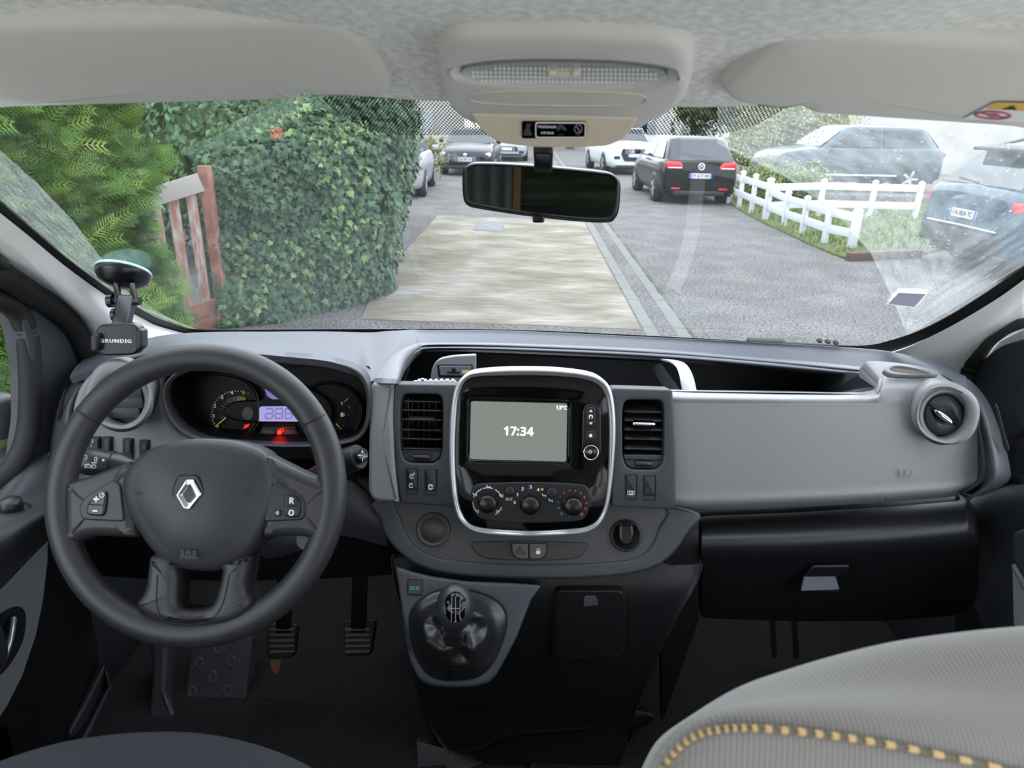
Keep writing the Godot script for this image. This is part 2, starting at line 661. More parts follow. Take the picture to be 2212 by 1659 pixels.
	mat("render_wall", "a09d97", 0.9)
	mat("grey_wall", "c9c8c4", 0.9)
	mat("roof_tile", "8a5a48", 0.9)
	mat("shutter", "9aa3a6", 0.7)
	for a in [["car_black", "07080a"], ["car_navy", "15181d"], ["car_blue", "2f4552"], ["car_grey", "434a51"], ["car_white", "b9bdc0"], ["car_silver", "8f9396"]]:
		var cp := mat(a[0], a[1], 0.32, 0.0, 0.3)
		cp.clearcoat_enabled = true
		cp.clearcoat = 0.3
		cp.clearcoat_roughness = 0.05
	mat("car_glass", "20282c", 0.05)
	mat("tyre", "15161a", 0.9)
	mat("alloy", "9ea2a6", 0.35, 0.8)
	mat("tail_red", "b01c28", 0.2)
	mat("lamp_clear", "d6dbdf", 0.1, 0.3)
	mat("plate_white", "b5b8ba", 0.5)
	mat("plate_blue", "2a4fae", 0.5)
	mat("car_trim", "17181a", 0.6)

func _ready() -> void:
	rng.seed = 7
	# camera: looks ahead and down, turned a hair to the left and rolled a little
	var cam := Camera3D.new()
	cam.name = "camera"
	add_child(cam)
	cam_b = Basis(Vector3.UP, 0.01586) * Basis(Vector3.RIGHT, -atan(579.5 / F)) * Basis(Vector3.BACK, 0.025)
	cam.transform = Transform3D(cam_b, cam_o)
	var lens := CameraAttributesPhysical.new()
	lens.frustum_focal_length = 12.0 * F / 829.5
	lens.frustum_focus_distance = 1.6
	lens.exposure_aperture = 6.5
	lens.frustum_near = 0.02
	lens.frustum_far = 400.0
	cam.attributes = lens
	cam.fov = rad_to_deg(2.0 * atan(829.5 / F))
	cam.near = 0.02
	cam.far = 400.0
	cam.current = true
	# sky: even overcast
	var sm := ProceduralSkyMaterial.new()
	sm.sky_top_color = Color("e6eef9")
	sm.sky_horizon_color = Color("e1e8f0")
	sm.sky_curve = 0.3
	sm.ground_bottom_color = Color("8a8a86")
	sm.ground_horizon_color = Color("b6b6b2")
	var sky := Sky.new()
	sky.sky_material = sm
	var env := Environment.new()
	env.background_mode = Environment.BG_SKY
	env.sky = sky
	env.background_energy_multiplier = 1.0
	env.tonemap_mode = Environment.TONE_MAPPER_LINEAR
	env.tonemap_exposure = 5.9
	env.sdfgi_enabled = true
	env.ssao_enabled = true
	env.ssil_enabled = true
	var we := WorldEnvironment.new()
	we.name = "environment"
	we.environment = env
	add_child(we)
	make_materials()
	build_shell()
	build_windscreen()
	build_roof_things()
	build_dash()
	build_centre()
	build_cluster()
	build_lower()
	build_wheel()
	build_doors()
	build_seats()
	build_phone_mount()
	build_ground()
	build_plants()
	build_gate_and_fence()
	build_cars()
	build_houses()

# ---------- the van's shell ----------
func build_shell() -> void:
	# headliner, with a lower swell along the middle at the front
	var ctrl := []
	for q in [[0.835, 0.020], [0.80, 0.034], [0.70, 0.062], [0.60, 0.080], [0.48, 0.092], [0.33, 0.105], [0.1, 0.13], [-0.5, 0.16], [-2.6, 0.16]]:
		var row := []
		for i in 25:
			var x := -0.9 + 1.8 * i / 24.0
			var swell := 0.020 * smoothstep(0.36, 0.16, absf(x)) * smoothstep(0.2, 0.45, q[0])
			var droop := 0.05 * pow(absf(x) / 0.9, 4.0)
			var dd: float = q[0] - (0.16 * (x / 0.7) * (x / 0.7) if q[0] > 0.3 else 0.0) * clampf((q[0] - 0.3) / 0.5, 0, 1)
			row.append(Vector3(x, cam_o.y + q[1] - swell * (0.0 if q[0] > 0.82 else 1.0) - droop, -dd))
		ctrl.append(row)
	var st := mb()
	loft(st, ctrl, 48, 48, Vector3(0, 0.03, 0))
	solo("ceiling", st, M.headliner, "pale grey woven headliner over the cabin", "ceiling", "", "structure")
	# floor pan
	st = mb()
	rbox(st, Vector3(0, 0.71, 0.5), Vector3(1.74, 0.08, 4.3), 0.01)
	solo("floor", st, M.carpet, "black carpeted cabin floor", "floor", "", "structure")
	# pale load floor and bench behind the seats
	st = mb()
	rbox(st, Vector3(0, 0.77, 1.55), Vector3(1.70, 0.03, 2.1), 0.005)
	solo("load_floor", st, mat("pale_ply", "cfc6b4", 0.7), "pale boarded load floor behind the seats", "floor", "", "structure")
	# firewall and rear end
	st = mb()
	rbox(st, Vector3(0, 0.98, -1.62), Vector3(1.76, 0.52, 0.06), 0.01)
	solo("wall_front", st, M.deep_plastic, "dark bulkhead ahead of the footwells", "wall", "", "structure")
	st = mb()
	rbox(st, Vector3(0, 1.0, 2.65), Vector3(1.76, 0.6, 0.06), 0.01)
	rbox(st, Vector3(-0.78, 1.65, 2.65), Vector3(0.2, 0.72, 0.06), 0.01)
	rbox(st, Vector3(0.78, 1.65, 2.65), Vector3(0.2, 0.72, 0.06), 0.01)
	rbox(st, Vector3(0, 1.98, 2.65), Vector3(1.76, 0.12, 0.06), 0.01)
	solo("wall_back", st, M.door_dark, "dark tailgate wall behind the cabin", "wall", "", "structure")
	for s in [-1.0, 1.0]:
		st = mb()
		if s < 0:
			rbox(st, Vector3(0.88 * s, 1.0, 1.62), Vector3(0.05, 0.66, 2.1), 0.01)
		else:                                   # the sliding door on this side stands open
			rbox(st, Vector3(0.88 * s, 1.0, 2.25), Vector3(0.05, 0.66, 0.8), 0.01)
		rbox(st, Vector3(0.88 * s, 1.95, 1.0), Vector3(0.05, 0.10, 3.4), 0.01)
		rbox(st, Vector3(0.88 * s, 1.6, 0.62), Vector3(0.05, 0.6, 0.16), 0.01)
		rbox(st, Vector3(0.88 * s, 1.6, 1.6), Vector3(0.05, 0.6, 0.12), 0.01)
		rbox(st, Vector3(0.88 * s, 1.6, 2.6), Vector3(0.05, 0.6, 0.12), 0.01)
		solo("wall_left" if s < 0 else "wall_right", st, M.pillar_trim, "pale %s wall of the van behind the seats" % ("left" if s < 0 else "right"), "wall", "", "structure")
	# tinted tailgate pane, and the curtain drawn across its left: both seen in the mirror
	var tg := thing("window_2", "tinted tailgate window at the back of the van", "window", Vector3(0, 1.3, 2.65), "", "structure")
	st = mb()
	rbox(st, Vector3(0, 1.62, 2.65), Vector3(1.36, 0.66, 0.008), 0.003)
	part("pane", st, pane("tinted_glass", "101214", 0.5), tg)
	var cu := thing("curtain", "grey curtain reflected in the left of the mirror", "curtain", Vector3(-0.5, 1.2, 2.5))
	var rows := []
	for y in [1.98, 1.6, 1.2]:
		var r := PackedVector3Array()
		for i in 61:
			var t := i / 60.0
			r.append(Vector3(-0.80 + 0.54 * t, y, 2.5 + 0.022 * sin(t * 38.0)))
		rows.append(r)
	st = mb()
	shell(st, rows, Vector3(0, 0, 0.002))
	part("cloth", st, mat("curtain_cloth", "8b8c90", 0.95), cu)
	st = mb()
	rbox(st, Vector3(-0.235, 1.6, 2.5), Vector3(0.045, 0.78, 0.02), 0.006)
	part("hem", st, mat("hem_cloth", "b0906f", 0.9), cu)

func build_windscreen() -> void:
	var win := thing("window_1", "wide raked windscreen of the van", "windscreen", ws_pt(0, 0.0), "", "structure")
	var rows := []
	for j in 25:
		var r := PackedVector3Array()
		for i in 41:
			r.append(ws_pt(-0.86 + 1.72 * i / 40.0, -0.06 + 1.12 * j / 24.0))
		rows.append(r)
	var st := mb()
	grid(st, rows)
	part("pane", st, M.windscreen_glass, win)
	# black printed border along the pillars and the foot
	var edges := [
		[[-30, 412], [0, 436], [60, 487], [150, 563], [250, 636], [330, 684], [385, 706], [440, 714], [600, 714], [770, 713], [1100, 714], [1400, 727], [1600, 738], [1780, 748], [1870, 748], [1920, 738], [1980, 718], [2050, 683], [2130, 633], [2212, 576], [2240, 556]],
		[[-30, 440], [0, 462], [60, 512], [150, 585], [250, 655], [330, 700], [385, 722], [440, 732], [600, 732], [770, 730], [1100, 730], [1400, 744], [1600, 760], [1780, 770], [1880, 768], [1940, 756], [2000, 732], [2070, 697], [2150, 650], [2232, 592], [2262, 570]]]
	var a := PackedVector3Array()
	var b := PackedVector3Array()
	for q in edges[0]: a.append(UW(q[0], q[1], -0.004))
	for q in edges[1]: b.append(UW(q[0], q[1], -0.004))
	st = mb()
	shell(st, [curve3(a, 80), curve3(b, 80)], Vector3(0, 0.002, 0))
	part("frit_border", st, M.frit, win)
	# dotted shade bands at the head, left and right of the mirror foot
	var im := Image.create(32, 64, false, Image.FORMAT_RGBA8)
	im.fill(Color(0, 0, 0, 0))
	for c in [[8, 16], [24, 48], [8, 80], [24, -16], [40, 16], [-8, 48]]:
		for x in 32:
			for y in 64:
				if Vector2(x - c[0], (y - c[1]) * 0.5).length() < 8.6:
					im.set_pixel(x, y, Color(0.02, 0.02, 0.025, 1))
	var dots := mat("frit_dots", "ffffff", 0.6)
	dots.albedo_texture = ImageTexture.create_from_image(im)
	dots.transparency = BaseMaterial3D.TRANSPARENCY_ALPHA_SCISSOR
	dots.alpha_scissor_threshold = 0.5
	for band in [[[690, 196], [760, 190], [860, 190], [960, 190], [1060, 190], [700, 216], [760, 265], [840, 290], [960, 292], [1060, 292]], [[1350, 200], [1440, 205], [1520, 205], [1600, 210], [1680, 215], [1350, 288], [1440, 292], [1540, 292], [1620, 274], [1690, 238]]]:
		var t := PackedVector3Array()
		var u := PackedVector3Array()
		for k in 5:
			t.append(UW(band[k][0], band[k][1], -0.006)); u.append(UW(band[k + 5][0], band[k + 5][1], -0.006))
		var rr := loft_rows([t, u], 30, 8, false, true)
		st = mb()
		st.set_smooth_group(1)
		for j in 8:
			for i in 30:
				var q := [rr[j][i], rr[j][i + 1], rr[j + 1][i + 1], rr[j + 1][i]]
				var uv := []
				for p in q:
					uv.append(Vector2(p.x / 0.0042, (p.y - 1.40) / 0.48 * 0.83 / 0.0066))
				quad_uv(st, q, uv)
		part("dotted_band", st, dots, win)
	# dust outside the wipers' sweep
	var dn := FastNoiseLite.new()
	dn.seed = 4
	dn.frequency = 0.02
	var fine := FastNoiseLite.new()
	fine.seed = 9
	fine.frequency = 0.11
	var di := Image.create(512, 512, false, Image.FORMAT_RGBA8)
	var r3 := RandomNumberGenerator.new()
	r3.seed = 12
	for x in 512:
		for y in 512:
			var v := 0.14 + 0.11 * dn.get_noise_2d(x, y) + 0.10 * maxf(0.0, fine.get_noise_2d(x * 0.4 + y * 0.5, (y - x) * 1.6))
			di.set_pixel(x, y, Color(0.93, 0.96, 0.96, clampf(v, 0.02, 0.6)))
	for k in 420:
		var sx := r3.randi_range(2, 505)
		var sy := r3.randi_range(2, 505)
		for e in r3.randi_range(1, 4):
			di.set_pixel(clampi(sx + e, 0, 511), clampi(sy - e, 0, 511), Color(1, 1, 1, 0.75))
	var dust := mat("dust_film", "ffffff", 0.95)
	dust.albedo_texture = ImageTexture.create_from_image(di)
	dust.transparency = BaseMaterial3D.TRANSPARENCY_ALPHA
	dust.backlight_enabled = true
	dust.backlight = Color(1, 1, 1)
	for edge in [
		[[-40, 405], [0, 430], [80, 500], [160, 570], [240, 628], [330, 684], [420, 712], [-40, 290], [0, 325], [80, 395], [160, 480], [220, 560], [300, 660], [420, 709]],
		[[1550, 230], [1700, 222], [1850, 235], [2000, 245], [2120, 255], [2240, 262], [2300, 300], [1550, 310], [1700, 384], [1800, 455], [1880, 545], [1930, 650], [1960, 725], [2300, 520]]]:
		var t := PackedVector3Array()
		var u := PackedVector3Array()
		var n: int = edge.size() / 2
		for k in n:
			t.append(UW(edge[k][0], edge[k][1], 0.003)); u.append(UW(edge[k + n][0], edge[k + n][1], 0.003))
		var rr := loft_rows([t, u], 24, 10, true, true)
		st = mb()
		grid_uv(st, rr)
		part("dust_film", st, dust, win)
	# toll sticker low on the right
	st = mb()
	var pts := PackedVector3Array()
	for q in [[1915, 657], [1940, 631], [2004, 634], [1978, 664]]:
		pts.append(UW(q[0], q[1], -0.004))
	var n0 := (pts[1] - pts[0]).cross(pts[2] - pts[0]).normalized()
	if n0.z < 0: n0 = -n0
	plate(st, pts, n0, 0.001)
	var sk := thing("sticker", "small lilac sticker with white border low on the windscreen", "sticker", pts[0])
	part("border", st, see_through("sticker_white", "e9e9ea"), sk)
	st = mb()
	var inn := PackedVector3Array()
	var c := (pts[0] + pts[2]) / 2
	for p in pts: inn.append(c + (p - c) * 0.9 + n0 * 0.0006)
	plate(st, inn, n0, 0.0005)
	part("print", st, see_through("lilac", "a9a6c4"), sk)
	# small etched marks on the glass
	st = mb()
	for q in [[1770, 736], [1788, 738], [1805, 740]]:
		var p := UW(q[0], q[1], -0.006)
		lathe(st, [[0.0, 0.0006], [0.006, 0.0006], [0.006, 0.0]], p, Vector3(0, 0.82, 0.58), 12)
	part("etched_marks", st, M.rubber, win)
	# wiper parked at the foot, outside
	st = mb()
	rbox(st, UW(1655, 742, 0.03), Vector3(0.085, 0.022, 0.03), 0.008)
	tube(st, [UW(1690, 744, 0.03), UW(1780, 749, 0.03), UW(1900, 756, 0.02)], 0.006, 8)
	solo("wiper", st, M.rubber, "black wiper arm lying at the foot of the windscreen", "wiper")
	# pillar trims
	var left := [
		[[-60, 412], [0, 460], [60, 508], [150, 582], [250, 652], [330, 700], [440, 730]],
		[[-60, 452], [0, 500], [60, 545], [140, 615], [225, 690], [290, 745], [400, 765]],
		[[-60, 520], [0, 565], [60, 605], [120, 645], [172, 698], [200, 770], [230, 810]]]
	var right := [
		[[2262, 566], [2212, 604], [2150, 648], [2070, 696], [2000, 732], [1940, 758], [1850, 780]],
		[[2262, 620], [2212, 650], [2165, 685], [2110, 720], [2060, 755], [1990, 785], [1880, 812]],
		[[2262, 660], [2212, 690], [2170, 712], [2130, 740], [2100, 785], [2085, 830], [2050, 870]]]
	for s in 2:
		var src: Array = [left, right][s]
		var side := -0.80 if s == 0 else 0.80
		var ctrl := [[], [], []]
		for k in 7:
			var p0 := UW(src[0][k][0], src[0][k][1], -0.006)
			var p2 := UX(src[2][k][0], src[2][k][1], side)
			var mid := p0.lerp(p2, 0.5)
			var r := ray(src[1][k][0], src[1][k][1])
			var t := (mid - cam_o).dot(r) / r.dot(r)
			ctrl[0].append(p0)
			ctrl[1].append(cam_o + r * (t - 0.03))
			ctrl[2].append(p2)
		# carry the trim on up to the roof
		var g := signf(side)
		ctrl[0].push_front(ws_pt(0.64 * g, 1.04, -0.006)); ctrl[1].push_front(Vector3(0.70 * g, 1.87, -0.56)); ctrl[2].push_front(Vector3(0.80 * g, 1.87, -0.50))
		st = mb()
		loft(st, ctrl, 36, 12, Vector3(0.03 * (-1 if s == 0 else 1), 0, -0.02))
		solo("trim_%d" % (s + 1), st, M.pillar_trim, "pale grey windscreen pillar trim on the %s side" % ["driver's", "passenger's"][s], "trim", "", "structure")

# ---------- overhead ----------
func build_roof_things() -> void:
	var vn := Vector3(0, -0.9496, 0.3134).normalized()
	var vp := Vector3(0, cam_o.y + 0.060, -0.60)
	# sun visors
	var lo := [[-200, 66], [0, 60], [300, 53], [560, 49], [660, 49], [715, 54], [755, 68], [785, 92], [812, 132], [836, 172], [845, 192], [838, 206], [815, 214], [785, 216], [750, 210], [740, 213], [690, 213], [668, 209], [650, 213], [630, 220], [400, 227], [0, 237], [-200, 242]]
	var v := thing("sun_visor", "grey-beige sun visor above the steering wheel", "sun visor", UN(420, 130, vp, vn), "sun visors")
	var st := mb()
	dome(st, pls(smooth_px(lo, 3), vp, vn), vn, 0.004, 0.011, 0.016, 6, 3.0)
	part("board", st, M.visor_skin, v)
	st = mb()
	tube(st, [UN(690, 212, vp, vn) - vn * 0.006, UN(742, 211, vp, vn) - vn * 0.006], 0.004, 8)
	part("hinge_rod", st, mat("tan_plastic", "9a8f82", 0.6), v)
	var ro := [[1557, 196], [1565, 182], [1600, 145], [1640, 108], [1665, 90], [1700, 79], [1760, 75], [1900, 82], [2212, 104], [2420, 118], [2420, 300], [2212, 281], [1900, 260], [1765, 250], [1738, 242], [1722, 235], [1710, 236], [1700, 240], [1665, 237], [1640, 233], [1600, 229], [1572, 218]]
	v = thing("sun_visor", "grey-beige sun visor with warning label above the passenger side", "sun visor", UN(1900, 160, vp, vn), "sun visors")
	st = mb()
	dome(st, pls(smooth_px(ro, 3), vp, vn), vn, 0.004, 0.011, 0.016, 6, 3.0)
	part("board", st, M.visor_skin, v)
	st = mb()
	tube(st, [UN(1640, 234, vp, vn) - vn * 0.006, UN(1702, 238, vp, vn) - vn * 0.006], 0.004, 8)
	part("hinge_rod", st, M.tan_plastic, v)
	var lp := vp + vn * 0.005
	st = mb()
	plate(st, pls([[2080, 257], [2212, 264], [2330, 271], [2330, 230], [2212, 225], [2150, 222]], lp, vn), vn, 0.0008)
	var lab := part("warning_label", st, M.white_print, v)
	st = mb()
	plate(st, pls([[2131, 236], [2330, 246], [2330, 228], [2212, 224], [2151, 222]], lp + vn * 0.0005, vn), vn, 0.0006)
	part("yellow_band", st, mat("label_yellow", "d9b23a", 0.6), lab)
	st = mb()
	plate(st, pls([[2165, 236], [2190, 229], [2196, 238]], lp + vn * 0.001, vn), vn, 0.0006)
	part("warning_triangle", st, M.rubber, lab)
	st = mb()
	ring(st, pls(oval(2145, 250, 41, 9, 32, 0.04), lp + vn * 0.001, vn), pls(oval(2145, 250, 33, 6.5, 32, 0.04), lp + vn * 0.001, vn), vn, 0.0006, 0.0, 0.0, 48)
	plate(st, pls([[2118, 246], [2126, 245], [2172, 254], [2164, 255]], lp + vn * 0.001, vn), vn, 0.0006)
	plate(st, pls(oval(2146, 250, 13, 4), lp + vn * 0.0008, vn), vn, 0.0006)
	part("prohibition_sign", st, mat("sign_red", "b05a6a", 0.6), lab)
	# overhead console
	var op := Vector3(0, cam_o.y + 0.047, -0.585)
	var on := Vector3(0, -0.963, 0.268).normalized()
	var oc := thing("overhead_console", "grey overhead console with reading lamp and airbag panel", "console", UN(1220, 180, op, on))
	var body := smooth_px([[944, 150], [950, 118], [972, 95], [1015, 84], [1110, 80], [1220, 79], [1330, 84], [1420, 91], [1468, 102], [1491, 122], [1497, 155], [1492, 195], [1478, 225], [1445, 252], [1405, 272], [1378, 284], [1220, 280], [1035, 274], [1000, 264], [968, 238], [951, 200]], 4)
	st = mb()
	ring(st, pls(body, op, on), pls(oval(1218, 163, 221, 25, 64, 0.012, 2.3), op, on), on, 0.035, 0.012, 0.0, 120, true)
	part("body", st, M.overhead_skin, oc)
	# lamp: recess, ribbed lens, bulb carrier
	st = mb()
	cup(st, pls(oval(1218, 163, 224, 26, 64, 0.012, 2.3), op - on * 0.004, on), on, 0.02)
	part("lamp_recess", st, mat("lamp_grey", "8e9194", 0.4), oc)
	st = mb()
	for i in 42:
		var x := 1022.0 + i * 9.6
		for j in 4:
			var h := sqrt(maxf(0.0, 1.0 - pow((x - 1218.0) / 214.0, 2.0))) * 22.0
			var y := 163.0 + (x - 1218.0) * 0.012 + (j - 1.5) * 9.0
			if absf(y - 163.0) < h:
				rbox(st, UN(x, y, op - on * 0.002, on), Vector3(0.0021, 0.0018, 0.0030), 0.0007)
	part("ribs", st, M.white_print, oc)
	st = mb()
	plate(st, pls(oval(1218, 163, 219, 24, 64, 0.012, 2.3), op - on * 0.002, on), on, 0.002)
	part("lens", st, M.clear_lens, oc)
	st = mb()
	var rk := UN(1218, 157, op - on * 0.002, on)
	rbox(st, rk, Vector3(0.019, 0.007, 0.010), 0.003)
	tube(st, [UN(1185, 155, op, on), UN(1200, 157, op, on)], 0.0035, 10)
	tube(st, [UN(1236, 156, op, on), UN(1250, 158, op, on)], 0.0035, 10)
	part("switch", st, mat("cream_plastic", "cfc8b8", 0.4), oc)
	# shallow oval cover behind the lamp
	st = mb()
	ring(st, pls(oval(1206, 215, 192, 16.5, 64, 0.01, 3.0), op + on * 0.001, on), pls(oval(1206, 215, 189, 14, 64, 0.01, 3.0), op + on * 0.001, on), on, 0.002, 0.0, 0.0, 64)
	part("cover_groove", st, M.beige_trim, oc)
	# beige front panel with the airbag lights
	var fn := Vector3(0, -0.70, 0.714).normalized()
	var fp := UN(1200, 248, op, on)
	st = mb()
	var fpts := pls(rpoly([[1016, 246], [1200, 249], [1379, 254], [1371, 272], [1352, 298], [1318, 317], [1250, 321.5], [1150, 320], [1082, 312], [1048, 292], [1030, 272]], 12), fp, fn)
	plate(st, fpts, fn, 0.03, 0.003)
	part("front_panel", st, M.beige_trim, oc)
	st = mb()
	plate(st, pls(rrect(1127, 264, 1266, 300, 5), fp + fn * 0.002, fn), fn, 0.004, 0.0008)
	var tell := part("telltale_panel", st, M.gloss_black, oc)
	st = mb()
	ring(st, pls(rrect(1156, 264.5, 1265.5, 299, 6), fp + fn * 0.0026, fn), pls(rrect(1158.5, 267, 1263, 296.5, 5), fp + fn * 0.0026, fn), fn, 0.0008)
	part("outline", st, M.white_print, tell)
	letters("PASSENGER", UN(1182, 274, fp + fn * 0.0024, fn), fn, 0.0030, M.white_print, tell, 0.82, true)
	letters("AIR BAG", UN(1182, 287, fp + fn * 0.0024, fn), fn, 0.0030, M.white_print, tell, 0.82, true)
	letters("OFF", UN(1212, 291, fp + fn * 0.0024, fn), fn, 0.0024, M.dim_print, tell)
	letters("ON", UN(1249, 291, fp + fn * 0.0024, fn), fn, 0.0024, M.dim_print, tell)
	st = mb()
	var q := fp + fn * 0.0026
	plate(st, pls(oval(1140, 271, 3, 3.5, 12), q, fn), fn, 0.0006)
	plate(st, pls([[1136, 275], [1144, 275], [1147, 288], [1133, 288]], q, fn), fn, 0.0006)
	plate(st, pls([[1130, 290], [1134, 287], [1146, 287], [1150, 290], [1147, 293], [1133, 293]], q, fn), fn, 0.0006)
	plate(st, pls([[1145, 268], [1148, 270], [1133, 287], [1131, 285]], q, fn), fn, 0.0006)
	part("belt_symbol", st, M.dim_print, tell)
	st = mb()
	plate(st, pls([[1206, 270], [1214, 269], [1224, 280], [1222, 283], [1212, 277], [1205, 284], [1203, 281]], q, fn), fn, 0.0006)
	part("airbag_symbol", st, M.dim_print, tell)
	st = mb()
	ring(st, pls(oval(1249, 279, 9, 10, 24), q, fn), pls(oval(1249, 279, 7.5, 8.5, 24), q, fn), fn, 0.0006, 0.0, 0.0, 24)
	plate(st, pls([[1243, 272], [1245, 270.5], [1255, 286], [1253, 287.5]], q, fn), fn, 0.0006)
	part("child_seat_symbol", st, M.grey_print, tell)
	# rear-view mirror
	var mp := U(1168, 415, 0.90)
	var mn := Vector3(-0.02, -0.005, 1.0).normalized()
	var mir := thing("rear_view_mirror", "black rear-view mirror hanging below the overhead console", "mirror", mp)
	var mo := smooth_px([[1001, 388], [1003, 366], [1014, 355], [1040, 352], [1120, 355], [1220, 363], [1300, 371], [1326, 378], [1337, 392], [1338, 415], [1335, 450], [1326, 470], [1308, 478], [1240, 475], [1130, 463], [1040, 449], [1013, 442], [1003, 425]], 4)
	var mi := smooth_px([[1007, 388], [1009, 370], [1018, 361], [1040, 358], [1120, 361], [1220, 369], [1298, 378], [1322, 385], [1331, 397], [1331, 415], [1328, 448], [1320, 465], [1306, 471], [1240, 468], [1130, 456], [1042, 442], [1018, 436], [1009, 422]], 4)
	st = mb()
	ring(st, pls(mo, mp, mn), pls(mi, mp, mn), mn, 0.014, 0.002)
	part("rim", st, M.satin_black, mir)
	st = mb()
	plate(st, pls(mo, mp - mn * 0.012, mn), mn, 0.022, 0.0)
	dome(st, pls(mo, mp - mn * 0.03, -mn), -mn, 0.01, 0.012, 0.0, 5)
	part("shell", st, M.satin_black, mir)
	st = mb()
	plate(st, pls(mi, mp - mn * 0.003, mn), mn, 0.004)
	part("glass", st, M.mirror_glass, mir)
	st = mb()
	plate(st, pls(rrect(1150, 461, 1176, 482, 5), mp - mn * 0.002, mn), mn, 0.012, 0.003)
	part("dipping_lever", st, M.satin_black, mir)
	st = mb()
	var s0 := U(1174, 316, 0.84)
	var s1 := U(1174, 362, 0.905)
	bar(st, s0, s1, 0.023, 0.016, 0.004)
	part("stalk", st, M.satin_black, mir)

# ---------- dashboard ----------
var PF := Vector3.ZERO                                        # a point of the fascia
var NF := Vector3(0, sin(deg_to_rad(15.0)), cos(deg_to_rad(15.0)))
func zz(a: Array) -> Array:                                   # outline measured on an enlarged view of the centre stack
	var o := []
	for q in a:
		o.append([780.0 + 0.3345 * q[0], 700.0 + 0.3345 * q[1]])
	return o
func fp(px: float, py: float, lift := 0.0) -> Vector3:
	return UN(px, py, PF + NF * lift, NF)
func fpl(a: Array, lift := 0.0) -> PackedVector3Array:
	return pls(a, PF + NF * lift, NF)

